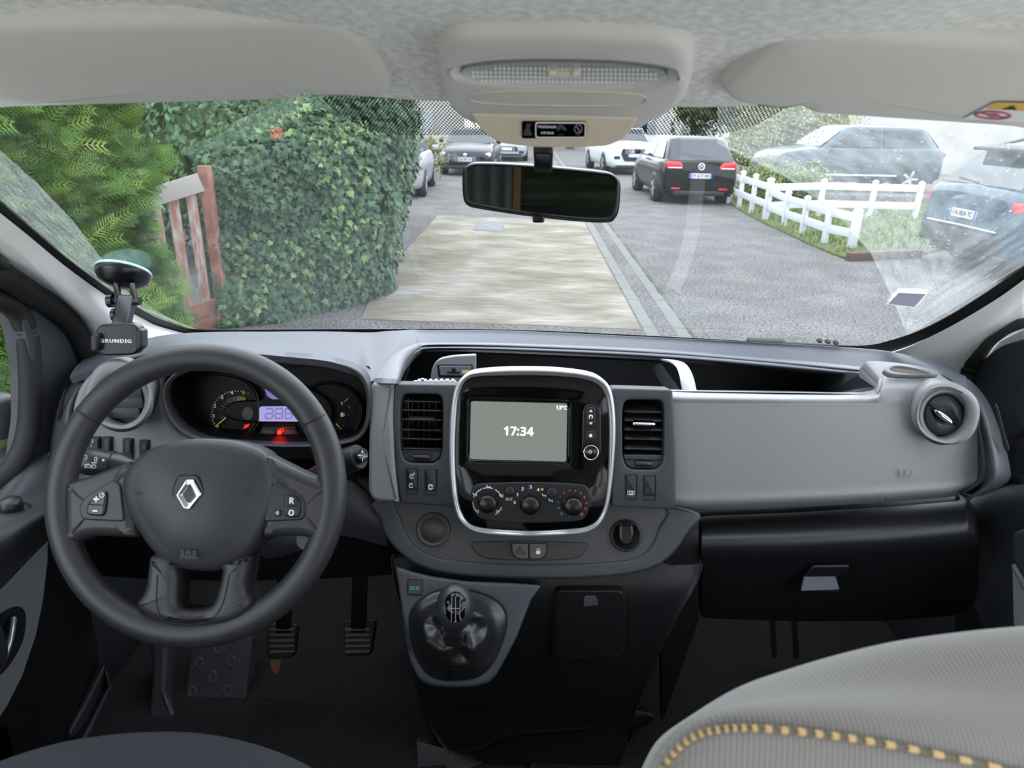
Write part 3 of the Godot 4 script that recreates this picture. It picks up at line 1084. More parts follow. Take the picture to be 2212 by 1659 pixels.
func build_dash() -> void:
	PF = U(1155, 930, 1.0)
	var dash := thing("dashboard", "two-tone grey dashboard across the width of the van", "dashboard", Vector3(0, 0.95, -1.15))
	# soft top pad
	var rb := [[150, 815, 1.02], [330, 762, 1.0], [450, 757, 0.99], [602, 769, 0.99], [712, 781, 0.99], [773, 802, 1.0], [806, 822, 1.02], [852, 772, 1.16], [897, 750, 1.30], [930, 747, 1.36], [1100, 748, 1.40], [1400, 760, 1.40], [1650, 778, 1.34], [1865, 800, 1.22], [1960, 795, 1.13], [2040, 812, 1.07], [2090, 850, 1.04]]
	var ra := [[200, 778], [330, 735], [450, 722], [602, 719], [700, 718], [760, 718], [800, 718], [840, 717], [890, 717], [930, 718], [1100, 719], [1400, 733], [1650, 745], [1850, 757], [1930, 768], [2010, 790], [2075, 818]]
	var A := []
	var B := []
	var mid := []
	for k in rb.size():
		var a := UW(ra[k][0], ra[k][1], -0.012)
		if k == 0: a = U(ra[k][0], ra[k][1], 1.16)
		if k >= 14: a = U(ra[k][0], ra[k][1], 1.24 - 0.04 * (k - 13))
		var b := U(rb[k][0], rb[k][1], rb[k][2])
		A.append(a); B.append(b)
		mid.append(a.lerp(b, 0.62) + Vector3(0, 0.010, 0) if k < 8 or k > 13 else a.lerp(b, 0.30) + Vector3(0, 0.006, 0))
	var F0 := []
	for a in A: F0.append(a + Vector3(0, -0.10, -0.10))
	var st := mb()
	loft(st, [F0, A, mid, B], 110, 18, Vector3(0, -0.012, -0.004))
	part("top_pad", st, M.pad, dash)
	# rolled lip of the open tray
	var o1 := [[806, 826, 1.015], [852, 772, 1.155], [897, 750, 1.295], [930, 747, 1.355], [1100, 748, 1.395], [1400, 760, 1.395], [1650, 778, 1.335], [1880, 802, 1.20]]
	var o2 := [[835, 828, 0.995], [864, 780, 1.135], [899, 756, 1.275], [934, 750, 1.335], [1100, 752, 1.375], [1400, 765, 1.375], [1650, 785, 1.315], [1880, 809, 1.18]]
	var o3 := [[860, 829, 1.01], [877, 790, 1.15], [902, 763, 1.28], [937, 754, 1.34], [1100, 758, 1.38], [1400, 772, 1.38], [1650, 793, 1.32], [1880, 816, 1.19]]
	var o4 := [[862, 832, 1.12], [880, 796, 1.24], [905, 768, 1.36], [940, 759, 1.42], [1100, 763, 1.45], [1400, 777, 1.45], [1650, 798, 1.38], [1880, 820, 1.25]]
	var rows := []
	for o in [o1, o2, o3, o4]:
		var r := []
		for q in o: r.append(U(q[0], q[1], q[2]))
		rows.append(r)
	st = mb()
	loft(st, rows, 60, 12, Vector3(0, 0.004, -0.01))
	part("tray_lip", st, mat("lip_plastic", "4d5056", 0.38), dash)
	# tray liner: back, floor, right end
	st = mb()
	quad(st, U(850, 757, 1.42), U(1960, 805, 1.36), U(1960, 900, 1.36), U(850, 880, 1.42))
	quad(st, U(850, 836, 1.05), U(1930, 852, 1.05), U(1930, 846, 1.38), U(850, 836, 1.44))
	quad(st, U(890, 772, 1.42), U(884, 800, 1.16), U(864, 838, 1.06), U(872, 850, 1.42))
	part("tray", st, M.deep_plastic, dash)
	st = mb()
	plate(st, PackedVector3Array([U(1862, 806, 1.13), U(1904, 832, 1.075), U(1896, 852, 1.07), U(1830, 850, 1.16), U(1780, 850, 1.32), U(1780, 800, 1.34)]), Vector3(-0.85, 0.1, 0.5).normalized(), 0.02)
	part("tray_end", st, M.dark_plastic, dash)
	# pale divider that holds up the lip
	var dv := [[], [], []]
	for q in [[1429, 779, 1459, 781, 1.34], [1449, 785, 1479, 787, 1.26], [1463, 797, 1492, 800, 1.19], [1471, 818, 1500, 822, 1.11], [1476, 850, 1506, 850, 1.06]]:
		dv[0].append(U(q[0], q[1], q[4] + 0.012)); dv[1].append(U((q[0] + q[2]) / 2, (q[1] + q[3]) / 2, q[4])); dv[2].append(U(q[2], q[3], q[4] + 0.012))
	st = mb()
	loft(st, dv, 12, 6, Vector3(0, 0, -0.012))
	part("tray_divider", st, M.light_trim, dash)
	st = mb()
	quad(st, U(1428, 785, 1.35), U(1474, 848, 1.08), U(1440, 848, 1.30), U(1405, 790, 1.40))
	part("divider_web", st, M.dark_plastic, dash)
	# right-hand pale fascia
	var cols := [[1452, 842, 1101], [1500, 844, 1103], [1600, 846, 1101], [1700, 848, 1097], [1800, 849, 1092], [1870, 848, 1088], [1888, 845, 1087], [1896, 842, 1086], [1901, 836, 1086], [1904, 826, 1086], [1908, 812, 1085], [1920, 808, 1085], [1940, 806, 1083], [1980, 808, 1080], [2020, 814, 1077], [2050, 824, 1074], [2080, 844, 1068], [2102, 862, 1060], [2114, 876, 1048], [2122, 890, 1025]]
	st = mb()
	var fr := []
	for q in [[0, 0.0], [0, 0.12], [0, 0.4], [0, 0.75], [1, 0.0], [1, 0.1], [1, 0.25], [1, 0.45], [1, 0.65], [1, 0.82], [1, 0.93], [1, 0.985], [1, 1.0]]:
		var row := []
		for c in cols:
			var low := maxf(880.0, c[1])
			var y: float = lerpf(c[1], low, q[1]) if q[0] == 0 else lerpf(low, c[2], q[1])
			var dd := 1.0 + 0.00016 * (980.0 - y)
			var flat := smoothstep(1895.0, 1910.0, c[0])
			var curl: float = pow(clampf(1.0 - (y - c[1]) / 16.0, 0, 1), 2.0) * lerpf(0.05, 0.012, flat)
			dd += curl + 0.0009 * maxf(0.0, 842.0 - y) + 0.03 * pow(clampf((y - c[2] + 14.0) / 14.0, 0, 1), 2.0)
			row.append(U(c[0], y, dd))
		fr.append(row)
	shell(st, loft_rows(fr, 152, 48, true), Vector3(0, -0.004, -0.012))
	var fac := part("passenger_fascia", st, M.light_trim, dash)
	st = mb()
	var cr0 := []
	for q in [[1864, 806, 1.115], [1866, 787, 1.115], [1880, 780, 1.11], [1930, 783, 1.10], [1990, 792, 1.09], [2040, 806, 1.085]]: cr0.append(U(q[0], q[1], q[2]))
	var cr1 := []
	for q in [[1905, 834, 1.055], [1905, 830, 1.055], [1912, 822, 1.055], [1950, 818, 1.05], [2000, 822, 1.045], [2060, 838, 1.04]]: cr1.append(U(q[0], q[1], q[2]))
	loft(st, [cr0, cr1], 24, 6, Vector3(0, -0.01, -0.01))
	part("fascia_shoulder", st, M.light_trim, dash)
	# cup-like slot on the shoulder
	var sn := Vector3(0.0, 0.85, 0.52).normalized()
	var spt := U(1975, 800, 1.055)
	st = mb()
	ring(st, pls(smooth_px([[1911, 797], [1920, 789], [1950, 790], [2000, 799], [2030, 807], [2000, 809], [1950, 809], [1922, 806]], 4), spt + sn * 0.006, sn), pls(smooth_px([[1923, 796], [1935, 791], [1960, 793], [1990, 800], [2012, 806], [1985, 806], [1950, 804], [1930, 801]], 4), spt + sn * 0.006, sn), sn, 0.01, 0.002)
	part("slot_rim", st, M.light_trim, dash)
	st = mb()
	plate(st, pls(smooth_px([[1923, 796], [1935, 791], [1960, 793], [1990, 800], [2012, 806], [1985, 806], [1950, 804], [1930, 801]], 4), spt + sn * 0.003, sn), sn, 0.002)
	part("slot_floor", st, mat("brown_shade", "5d5650", 0.8), dash)
	# moulded airbag mark on the fascia
	letters("SRS", U(1960, 1021, 0.9895), Vector3(0, 0.1, 1).normalized(), 0.007, M.grey_print, fac, 1.6, true, "airbag_mark")
	letters("AIRBAG", U(1960, 1029, 0.9885), Vector3(0, 0.1, 1).normalized(), 0.004, M.grey_print, fac, 1.2, true, "airbag_mark")
	# dark end caps of the dashboard
	for s in 2:
		var e: Array
		if s == 0:
			e = [[[212, 772, 1.13], [165, 812, 1.08], [128, 868, 1.04], [112, 930, 1.01], [106, 1000, 0.98], [106, 1060, 0.96]], [[240, 780, 1.09], [188, 812, 1.04], [155, 865, 1.0], [146, 920, 0.98], [150, 980, 0.96], [155, 1060, 0.95]], [[255, 790, 1.12], [205, 820, 1.06], [175, 870, 1.03], [165, 920, 1.01], [168, 980, 0.99], [172, 1060, 0.99]]]
		else:
			e = [[[2000, 790, 1.13], [2080, 812, 1.10], [2130, 860, 1.06], [2160, 930, 1.02], [2180, 1000, 0.99], [2178, 1040, 0.98], [2120, 1072, 0.98]], [[2020, 802, 1.09], [2072, 828, 1.06], [2115, 875, 1.02], [2134, 935, 0.985], [2146, 1000, 0.96], [2140, 1045, 0.955], [2098, 1074, 0.965]], [[2030, 812, 1.11], [2062, 840, 1.09], [2098, 885, 1.05], [2112, 940, 1.02], [2118, 1000, 1.0], [2112, 1050, 1.0], [2085, 1074, 1.0]]]
		var ec := []
		for r in e:
			var row := []
			for q in r: row.append(U(q[0], q[1], q[2]))
			ec.append(row)
		st = mb()
		loft(st, ec, 24, 8, Vector3(0, -0.004, -0.02))
		var cap_o := part("end_cap", st, M.dark_plastic, dash)
		st = mb()
		var vo: Array = [[2150, 873], [2156, 880], [2164, 910], [2173, 945], [2180, 968], [2176, 976], [2168, 968], [2160, 930], [2152, 895]] if s == 1 else [[142, 838], [136, 850], [128, 875], [122, 905], [126, 908], [132, 900], [138, 872]]
		plate(st, pls(smooth_px(vo, 4), U(2160 if s == 1 else 132, 920 if s == 1 else 872, 0.985 if s == 1 else 1.0), Vector3(-0.5 if s == 1 else 0.5, 0, 0.86)), Vector3(-0.5 if s == 1 else 0.5, 0, 0.86), 0.004, 0.001)
		part("demister_slot", st, M.groove, cap_o)
	# round air outlets at both ends
	round_vent(dash, 2047, 895, 72, 66, 2040, 898, 43, 46, U(2045, 895, 0.985), Vector3(-0.22, 0.12, 0.97).normalized(), true)
	# pale fascia round the left outlet
	var LN := Vector3(0.12, 0.16, 0.98).normalized()
	var LP := U(262, 870, 0.995)
	st = mb()
	plate(st, pls(smooth_px([[330, 764], [356, 785], [352, 830], [356, 880], [378, 925], [420, 950], [520, 975], [520, 1060], [400, 1100], [172, 1080], [160, 1000], [152, 930], [158, 870], [180, 822], [230, 786], [285, 768]], 4), LP, LN), LN, 0.02, 0.008)
	part("driver_fascia", st, M.light_trim, dash)
	round_vent(dash, 254, 853, 73, 73, 262, 866, 50, 50, LP + LN * 0.036, LN, false)
	# switches low on the left fascia
	for q in [[190, 944, 216, 1000, 0], [219, 944, 241, 1000, 0], [264, 948, 286, 992, 1], [300, 951, 321, 985, 1]]:
		st = mb()
		plate(st, pls(rrect(q[0], q[1], q[2], q[3], 3), LP + LN * 0.004, LN), LN, 0.012, 0.001)
		var sw := part("switch", st, M.black_plastic, dash)
		st = mb()
		plate(st, pls(rrect(q[0] + 5, q[1] + 5, q[2] - 4, q[3] - 12, 3), LP + LN * 0.007, LN), LN, 0.006, 0.002)
		part("rocker", st, M.dark_plastic, sw)
	letters("2", UN(200, 953, LP + LN * 0.0085, LN), LN, 0.005, M.white_print, dash)
	letters("1", UN(196, 963, LP + LN * 0.0085, LN), LN, 0.005, M.white_print, dash)
	letters("0", UN(194, 973, LP + LN * 0.0085, LN), LN, 0.005, M.white_print, dash)
	# knee panels
	st = mb()
	panel(st, [[160, 1010, 1240], [300, 1010, 1250], [500, 1005, 1255], [700, 1000, 1250], [800, 1000, 1245], [868, 1060, 1240]], [[0.0, 0.05], [0.2, 0.0], [0.7, 0.0], [1.0, 0.05]], 1.02, Vector3(0, 0, -0.02), 30, 10)
	part("knee_panel", st, M.lower_plastic, dash)
	st = mb()
	panel(st, [[690, 1010, 1150], [760, 1040, 1160], [815, 1085, 1175], [835, 1085, 1180]], [[0.0, 0.02], [0.5, 0.0], [1.0, 0.0]], 0.99, Vector3(0, 0, -0.02), 16, 6)
	part("column_side_panel", st, M.dark_plastic, dash)

func round_vent(dash: Node3D, cx: float, cy: float, rx: float, ry: float, ix: float, iy: float, irx: float, iry: float, p: Vector3, n: Vector3, disc: bool) -> void:
	var st := mb()
	ring(st, pls(oval(cx, cy, rx, ry, 48, 0.3, 2.4), p, n), pls(oval(ix, iy, irx + 10, iry + 8, 48), p, n), n, 0.03, 0.007, 0.0, 96, true)
	var rim := part("vent_ring", st, M.light_trim, dash)
	st = mb()
	ring(st, pls(oval(ix, iy, irx + 11, iry + 9, 48), p - n * 0.004, n), pls(oval(ix, iy, irx, iry, 48), p - n * 0.026, n), n, 0.03, 0.0)
	part("vent_throat", st, M.light_trim, rim)
	st = mb()
	cup(st, pls(oval(ix, iy, irx + 1, iry + 1, 48), p - n * 0.024, n), n, 0.03)
	part("duct", st, M.groove, rim)
	if disc:
		var q := p - n * 0.016
		for half in 2:
			var o := []
			for k in 25:
				var a := deg_to_rad(35.0) + PI * k / 24.0 + PI * half
				o.append([ix + cos(a) * (irx - 1.5), iy + sin(a) * (iry - 1.5)])
			st = mb()
			dome(st, pls(o, q - n * (0.0 if half else 0.004), n), n, 0.004, 0.003, 0.008, 5)
			part("shutter_disc", st, M.dark_plastic, rim)
		st = mb()
		dome(st, pls(oval(ix - 1, iy + 3, 24, 6.5, 24, deg_to_rad(36.0), 2.2), q + n * 0.008, n), n, 0.003, 0.002, 0.008, 4)
		part("shutter_tab", st, M.chrome, rim, false, "polished chrome tab")
	else:
		for k in 3:
			st = mb()
			var y := iy - 18.0 + k * 22.0
			var hw := sqrt(1.0 - pow((y - iy) / iry, 2.0)) * (irx - 2.0)
			bar(st, UN(ix - hw, y, p - n * 0.024, n), UN(ix + hw, y, p - n * 0.024, n), 0.018, 0.004, 0.0018, n)
			part("louvre", st, M.dark_plastic, rim)

# ---------- centre stack ----------
func build_centre() -> void:
	var cs := thing("centre_stack", "dark centre stack with air vents, switches and sockets", "console", fp(1155, 1240))
	# pale upright at the left of the stack
	var st := mb()
	plate(st, fpl(rpoly([[797, 838, 8], [806, 826, 6], [851, 829, 2], [848, 900, 30], [852, 1000, 30], [861, 1086, 3], [806, 1084, 14], [795, 1062, 10], [796, 950, 30]], 4), 0.012), NF, 0.05, 0.006)
	part("pale_upright", st, M.light_trim, cs)
	# vent panels
	for s in 2:
		var outer: Array = [[851, 829], [990, 831], [990, 1096], [866, 1087], [854, 1010], [849, 920]] if s == 0 else [[1322, 838], [1453, 842], [1456, 900], [1460, 1010], [1460, 1078], [1458, 1101], [1322, 1095]]
		var x0: float = [865, 1345][s]
		var x1: float = [957, 1436][s]
		var y0: float = [851, 863][s]
		var y1: float = [1002, 1016][s]
		var hole := rpoly([[x0 + 4, y0, 14], [x1 - 3, y0 + 1, 14], [x1, y0 + 30, 20], [x1 - 2, y1 - 20, 20], [x1 - 14, y1, 14], [x0 + 12, y1 - 1, 14], [x0, y1 - 24, 20], [x0 - 1, y0 + 30, 20]], 12)
		st = mb()
		ring(st, fpl(rpoly(outer, 4), 0.008), fpl(hole, 0.008), NF, 0.045, 0.003, 0.0, 120, true)
		var vp := part("vent_panel", st, M.dark_plastic, cs)
		st = mb()
		cup(st, fpl(hole, -0.002), NF, 0.055)
		part("duct", st, M.groove, vp)
		st = mb()
		var lip := rpoly([[x0 + 1, y1 - 34, 4], [x1 - 2, y1 - 33, 4], [x1 - 4, y1 - 18, 14], [x1 - 16, y1 - 4, 12], [x0 + 13, y1 - 5, 12], [x0 + 2, y1 - 20, 14]], 8)
		plate(st, fpl(lip, -0.001), NF, 0.012, 0.002)
		var sill := part("vent_sill", st, M.dark_plastic, vp)
		st = mb()
		var wc := fp((x0 + x1) / 2, y1 - 15, 0.0)
		tube(st, [wc - Vector3(0.014, 0, 0), wc - Vector3(0.012, 0, 0), wc + Vector3(0.012, 0, 0), wc + Vector3(0.014, 0, 0)], [0.004, 0.006, 0.006, 0.004], 14, false, 0.8)
		part("thumb_wheel", st, M.black_plastic, vp)
		# loose outlines either side of the wheel
		for e in [[x0 + 13, 0.8], [x1 - 13, -0.8]]:
			st = mb()
			tube(st, [fp(e[0] - 5, y1 - 16, 0.0005), fp(e[0] + 1, y1 - 18, 0.0005), fp(e[0] + 5, y1 - 22, 0.0005)], 0.0006, 5)
			part("flow_mark", st, M.dim_print, sill)
		for k in 6:
			var yy: float = [[866, 885, 905, 927, 946.5, 967.5], [882, 901, 921, 940.5, 962, 983]][s][k]
			st = mb()
			var tilt := Vector3(0, 0.35, 1.0).normalized() if s == 0 else Vector3(0, -0.25, 1.0).normalized()
			bar(st, fp(x0 + 2, yy, -0.008), fp(x1 - 2, yy + 2, -0.008), 0.020, 0.0032, 0.0014, tilt.cross(Vector3.RIGHT))
			part("louvre", st, M.black_plastic, vp)
		for k in 6:
			st = mb()
			var xx := lerpf(x0 + 8, x1 - 8, (k + 0.5) / 6.0)
			bar(st, fp(xx, y0 + 8, -0.034), fp(xx, y1 - 36, -0.034), 0.002, 0.016, 0.0008, Vector3.FORWARD)
			part("vane", st, M.black_plastic, vp)
		st = mb()
		if s == 0:
			rbox(st, fp(911, 905, 0.004), Vector3(0.040, 0.0055, 0.012), 0.002)
			part("vent_tab", st, M.black_plastic, vp)
		else:
			rbox(st, fp(1390, 914, 0.004), Vector3(0.036, 0.0065, 0.014), 0.003)
			part("vent_tab", st, M.chrome, vp, false, "polished chrome tab")
		# pale duct edge seen through the louvres
		st = mb()
		rbox(st, fp([876, 1422][s], (y0 + y1) / 2 - 16, -0.048), Vector3(0.014, 0.085, 0.006), 0.002)
		part("duct_edge", st, M.beige_trim, vp)
	# rocker switches
	for q in [[877, 1011, 904, 1068, 0], [917, 1012, 945, 1070, 1], [1350, 1024, 1378, 1079, 2], [1389, 1026, 1418, 1081, 3]]:
		st = mb()
		ring(st, fpl(rrect(q[0], q[1], q[2], q[3], 3), 0.009), fpl(rrect(q[0] + 2.5, q[1] + 2.5, q[2] - 2.5, q[3] - 3, 2), 0.009), NF, 0.006, 0.0008)
		var sw := part("rocker_switch", st, M.black_plastic, cs)
		st = mb()
		plate(st, fpl(rrect(q[0] + 3, q[1] + 3, q[2] - 3, q[3] - 10, 2), 0.011), NF, 0.01, 0.002)
		part("rocker", st, M.black_plastic, sw)
		st = mb()
		plate(st, fpl([[q[0] + 4, q[1] + 4], [q[2] - 4, q[1] + 4], [q[2] - 4, q[3] - 12]], 0.0116), NF, 0.001)
		part("bevelled_half", st, M.dark_plastic, sw)
		var wm: Material = M.white_print
		st = mb()
		if q[4] == 0:
			for e in [[890, 1029], [888, 1049]]:
				arc_mark(st, e[0], e[1], 4.5, 5, 0.4, TAU - 0.9)
				tube(st, [fp(e[0], e[1], 0.0125), fp(e[0] + 3, e[1] - 3, 0.0125)], 0.0005, 5)
			tube(st, [fp(895, 1025, 0.0125), fp(895, 1021, 0.0125)], 0.0005, 5)
		elif q[4] == 1:
			arc_mark(st, 930, 1052, 3.5, 4, 0.0, TAU)
			arc_mark(st, 930, 1052, 5.5, 6, 0.3, PI - 0.3)
			arc_mark(st, 930, 1052, 5.5, 6, PI + 0.3, TAU - 0.3)
		elif q[4] == 2:
			for e in [[1356, 1061, 1370, 1061], [1370, 1061, 1370, 1068], [1370, 1068, 1356, 1068], [1356, 1068, 1356, 1061], [1360, 1062, 1360, 1070], [1363, 1062, 1363, 1070], [1366, 1062, 1366, 1070]]:
				tube(st, [fp(e[0], e[1], 0.012), fp(e[2], e[3], 0.012)], 0.0004, 5)
		else:
			tube(st, [fp(1408, 1034, 0.012), fp(1398, 1062, 0.012)], 0.0003, 5)
			wm = M.dim_print
		part("symbol", st, wm, sw)
	# navigation and heater unit
	build_radio()
	# lower part: U-shaped surround and panel
	var LNn := Vector3(0, 0.42, 0.91).normalized()
	var LPp := U(1155, 1095, 0.985)
	var outer := smooth_px([[812, 1080], [818, 1120], [832, 1160], [862, 1196], [905, 1224], [960, 1240], [1060, 1249], [1170, 1252], [1280, 1250], [1370, 1240], [1425, 1222], [1462, 1190], [1488, 1150], [1508, 1104], [1300, 1070], [1000, 1060]], 4)
	var inner := smooth_px([[860, 1082], [864, 1115], [876, 1150], [900, 1182], [940, 1203], [1000, 1212], [1090, 1218], [1180, 1219], [1280, 1216], [1350, 1211], [1390, 1198], [1413, 1170], [1426, 1135], [1436, 1100], [1300, 1078], [1000, 1070]], 4)
	st = mb()
	ring(st, pls(outer, LPp + LNn * 0.006, LNn), pls(inner, LPp + LNn * 0.004, LNn), LNn, 0.06, 0.006)
	part("u_surround", st, M.dark_plastic, cs)
	st = mb()
	plate(st, pls(inner, LPp - LNn * 0.001, LNn), LNn, 0.03)
	part("lower_panel", st, M.console_plastic, cs)
	# sockets
	st = mb()
	lathe(st, [[0.0, 0.002], [0.020, 0.002], [0.0205, 0.0008], [0.0225, 0.0008], [0.023, 0.003], [0.0265, 0.003], [0.028, 0.0], [0.028, -0.01]], UN(936, 1144, LPp + LNn * 0.001, LNn), LNn, 40)
	part("socket_blank", st, M.console_plastic, cs)
	st = mb()
	lathe(st, [[0.0, 0.001], [0.0215, 0.001], [0.0225, 0.004], [0.0245, 0.004], [0.026, 0.0], [0.026, -0.01]], UN(1352, 1157, LPp + LNn * 0.001, LNn), LNn, 40)
	var sk := part("power_socket", st, M.black_plastic, cs)
	st = mb()
	plate(st, pls(rpoly([[1339, 1127, 3], [1367, 1127, 3], [1371, 1160, 12], [1362, 1180, 12], [1342, 1178, 12], [1336, 1160, 12]], 6), LPp + LNn * 0.012, LNn), LNn, 0.011, 0.004)
	part("flap", st, M.satin_black, sk)
	st = mb()
	plate(st, pls(rrect(1340, 1128, 1366, 1137, 2), LPp + LNn * 0.0135, LNn), LNn, 0.004, 0.001)
	part("flap_hinge", st, M.gloss_black, sk)
	# recess with the hazard and locking buttons
	st = mb()
	var rec := rpoly([[1015, 1171, 10], [1140, 1167, 40], [1272, 1173, 10], [1262, 1198, 14], [1240, 1208, 12], [1140, 1213, 60], [1050, 1207, 12], [1028, 1197, 14]], 8)
	cup(st, pls(rec, LPp + LNn * 0.0006, LNn), LNn, 0.001)
	dome(st, pls(rec, LPp + LNn * 0.001, LNn), LNn, -0.002, 0.002, 0.001, 4)
	part("button_recess", st, mat("recess_plastic", "343434", 0.55), cs)
	st = mb()
	plate(st, pls(rpoly([[1104, 1172, 3], [1181, 1173, 3], [1182, 1194, 8], [1172, 1209, 8], [1115, 1208, 8], [1105, 1195, 8]], 5), LPp + LNn * 0.003, LNn), LNn, 0.006)
	var hz := part("button_frame", st, M.groove, cs)
	for b in [[rpoly([[1106, 1174, 2], [1141, 1174, 2], [1141, 1207, 2], [1116, 1206, 8], [1107, 1194, 6]], 3), 0], [rpoly([[1144, 1174, 2], [1179, 1175, 2], [1180, 1194, 6], [1171, 1207, 8], [1144, 1207, 2]], 3), 1]]:
		st = mb()
		plate(st, pls(b[0], LPp + LNn * 0.0055, LNn), LNn, 0.005, 0.001)
		part("push_button", st, mat("worn_button%d" % b[1], "55504f", 0.5), hz)
	st = mb()
	var tp := LPp + LNn * 0.006
	for e in [[[1123, 1182], [1112, 1198], [1136, 1198]], [[1123, 1187], [1117, 1195], [1130, 1195]]]:
		tube(st, [UN(e[0][0], e[0][1], tp, LNn), UN(e[1][0], e[1][1], tp, LNn), UN(e[2][0], e[2][1], tp, LNn)], 0.0006, 5, true)
	part("hazard_triangle", st, M.dull_red_print, hz)
	st = mb()
	plate(st, pls(rrect(1158, 1190, 1167, 1197, 1), tp, LNn), LNn, 0.001)
	tube(st, [UN(1160, 1190, tp, LNn), UN(1160, 1187, tp, LNn), UN(1162.5, 1185, tp, LNn), UN(1165, 1187, tp, LNn), UN(1165, 1190, tp, LNn)], 0.0008, 5)
	part("padlock_symbol", st, M.white_print, hz)
	# things in the tray behind
	var ux := thing("media_socket", "small pale socket panel at the left of the tray", "socket panel", U(980, 795, 1.30))
	var un := Vector3(0.0, 0.05, 1.0).normalized()
	var up := U(980, 795, 1.27)
	st = mb()
	plate(st, pls(rpoly([[929, 825, 2], [932, 795, 12], [946, 776, 14], [980, 769, 20], [1028, 767, 2], [1028, 830, 2]], 6), up, un), un, 0.01, 0.002)
	part("face", st, M.light_trim, ux)
	st = mb()
	plate(st, pls(rpoly([[944, 788], [1021, 788], [1021, 816], [947, 815]], 3), up + un * 0.001, un), un, 0.006)
	part("drawer_gap", st, M.groove, ux)
	st = mb()
	plate(st, pls(rpoly([[948, 791], [1018, 791], [1018, 812], [951, 811]], 2), up + un * 0.004, un), un, 0.008, 0.001)
	part("drawer", st, mat("slate_plastic", "5d636d", 0.5), ux)
	st = mb()
	lathe(st, [[0, 0.001], [0.004, 0.001], [0.0045, 0.0]], UN(980, 798, up + un * 0.0045, un), un, 12)
	plate(st, pls(rrect(966, 803, 993, 807, 1), up + un * 0.005, un), un, 0.002)
	part("jack", st, M.groove, ux)
	st = mb()
	plate(st, pls(rrect(998, 800, 1013, 807, 1), up + un * 0.005, un), un, 0.002)
	part("gold_print", st, M.yellow_print, ux)
	# toothed metal clip lying on the edge of the tray
	var clip := thing("metal_clip", "toothed grey metal clip on the tray edge left of the screen", "clip", U(940, 826, 1.08))
	st = mb()
	bar(st, U(893, 826, 1.08), U(985, 827, 1.08), 0.012, 0.004, 0.001)
	part("rail", st, M.alloy, clip)
	for k in 7:
		st = mb()
		rbox(st, U(906 + k * 12.0, 823, 1.075), Vector3(0.006, 0.005, 0.01), 0.001)
		part("tooth", st, M.alloy, clip)
	st = mb()
	tube(st, [U(913, 826, 1.07), U(913, 818, 1.07)], 0.0025, 8)
	part("pin", st, M.chrome, clip)

func arc_mark(st: SurfaceTool, cx: float, cy: float, r0: float, _r1: float, a0: float, a1: float, lift := 0.0122, w := 0.0005) -> void:
	var p := []
	for k in 13:
		var a := lerpf(a0, a1, k / 12.0)
		p.append(fp(cx + cos(a) * r0, cy + sin(a) * r0, lift))
	tube(st, p, w, 5)

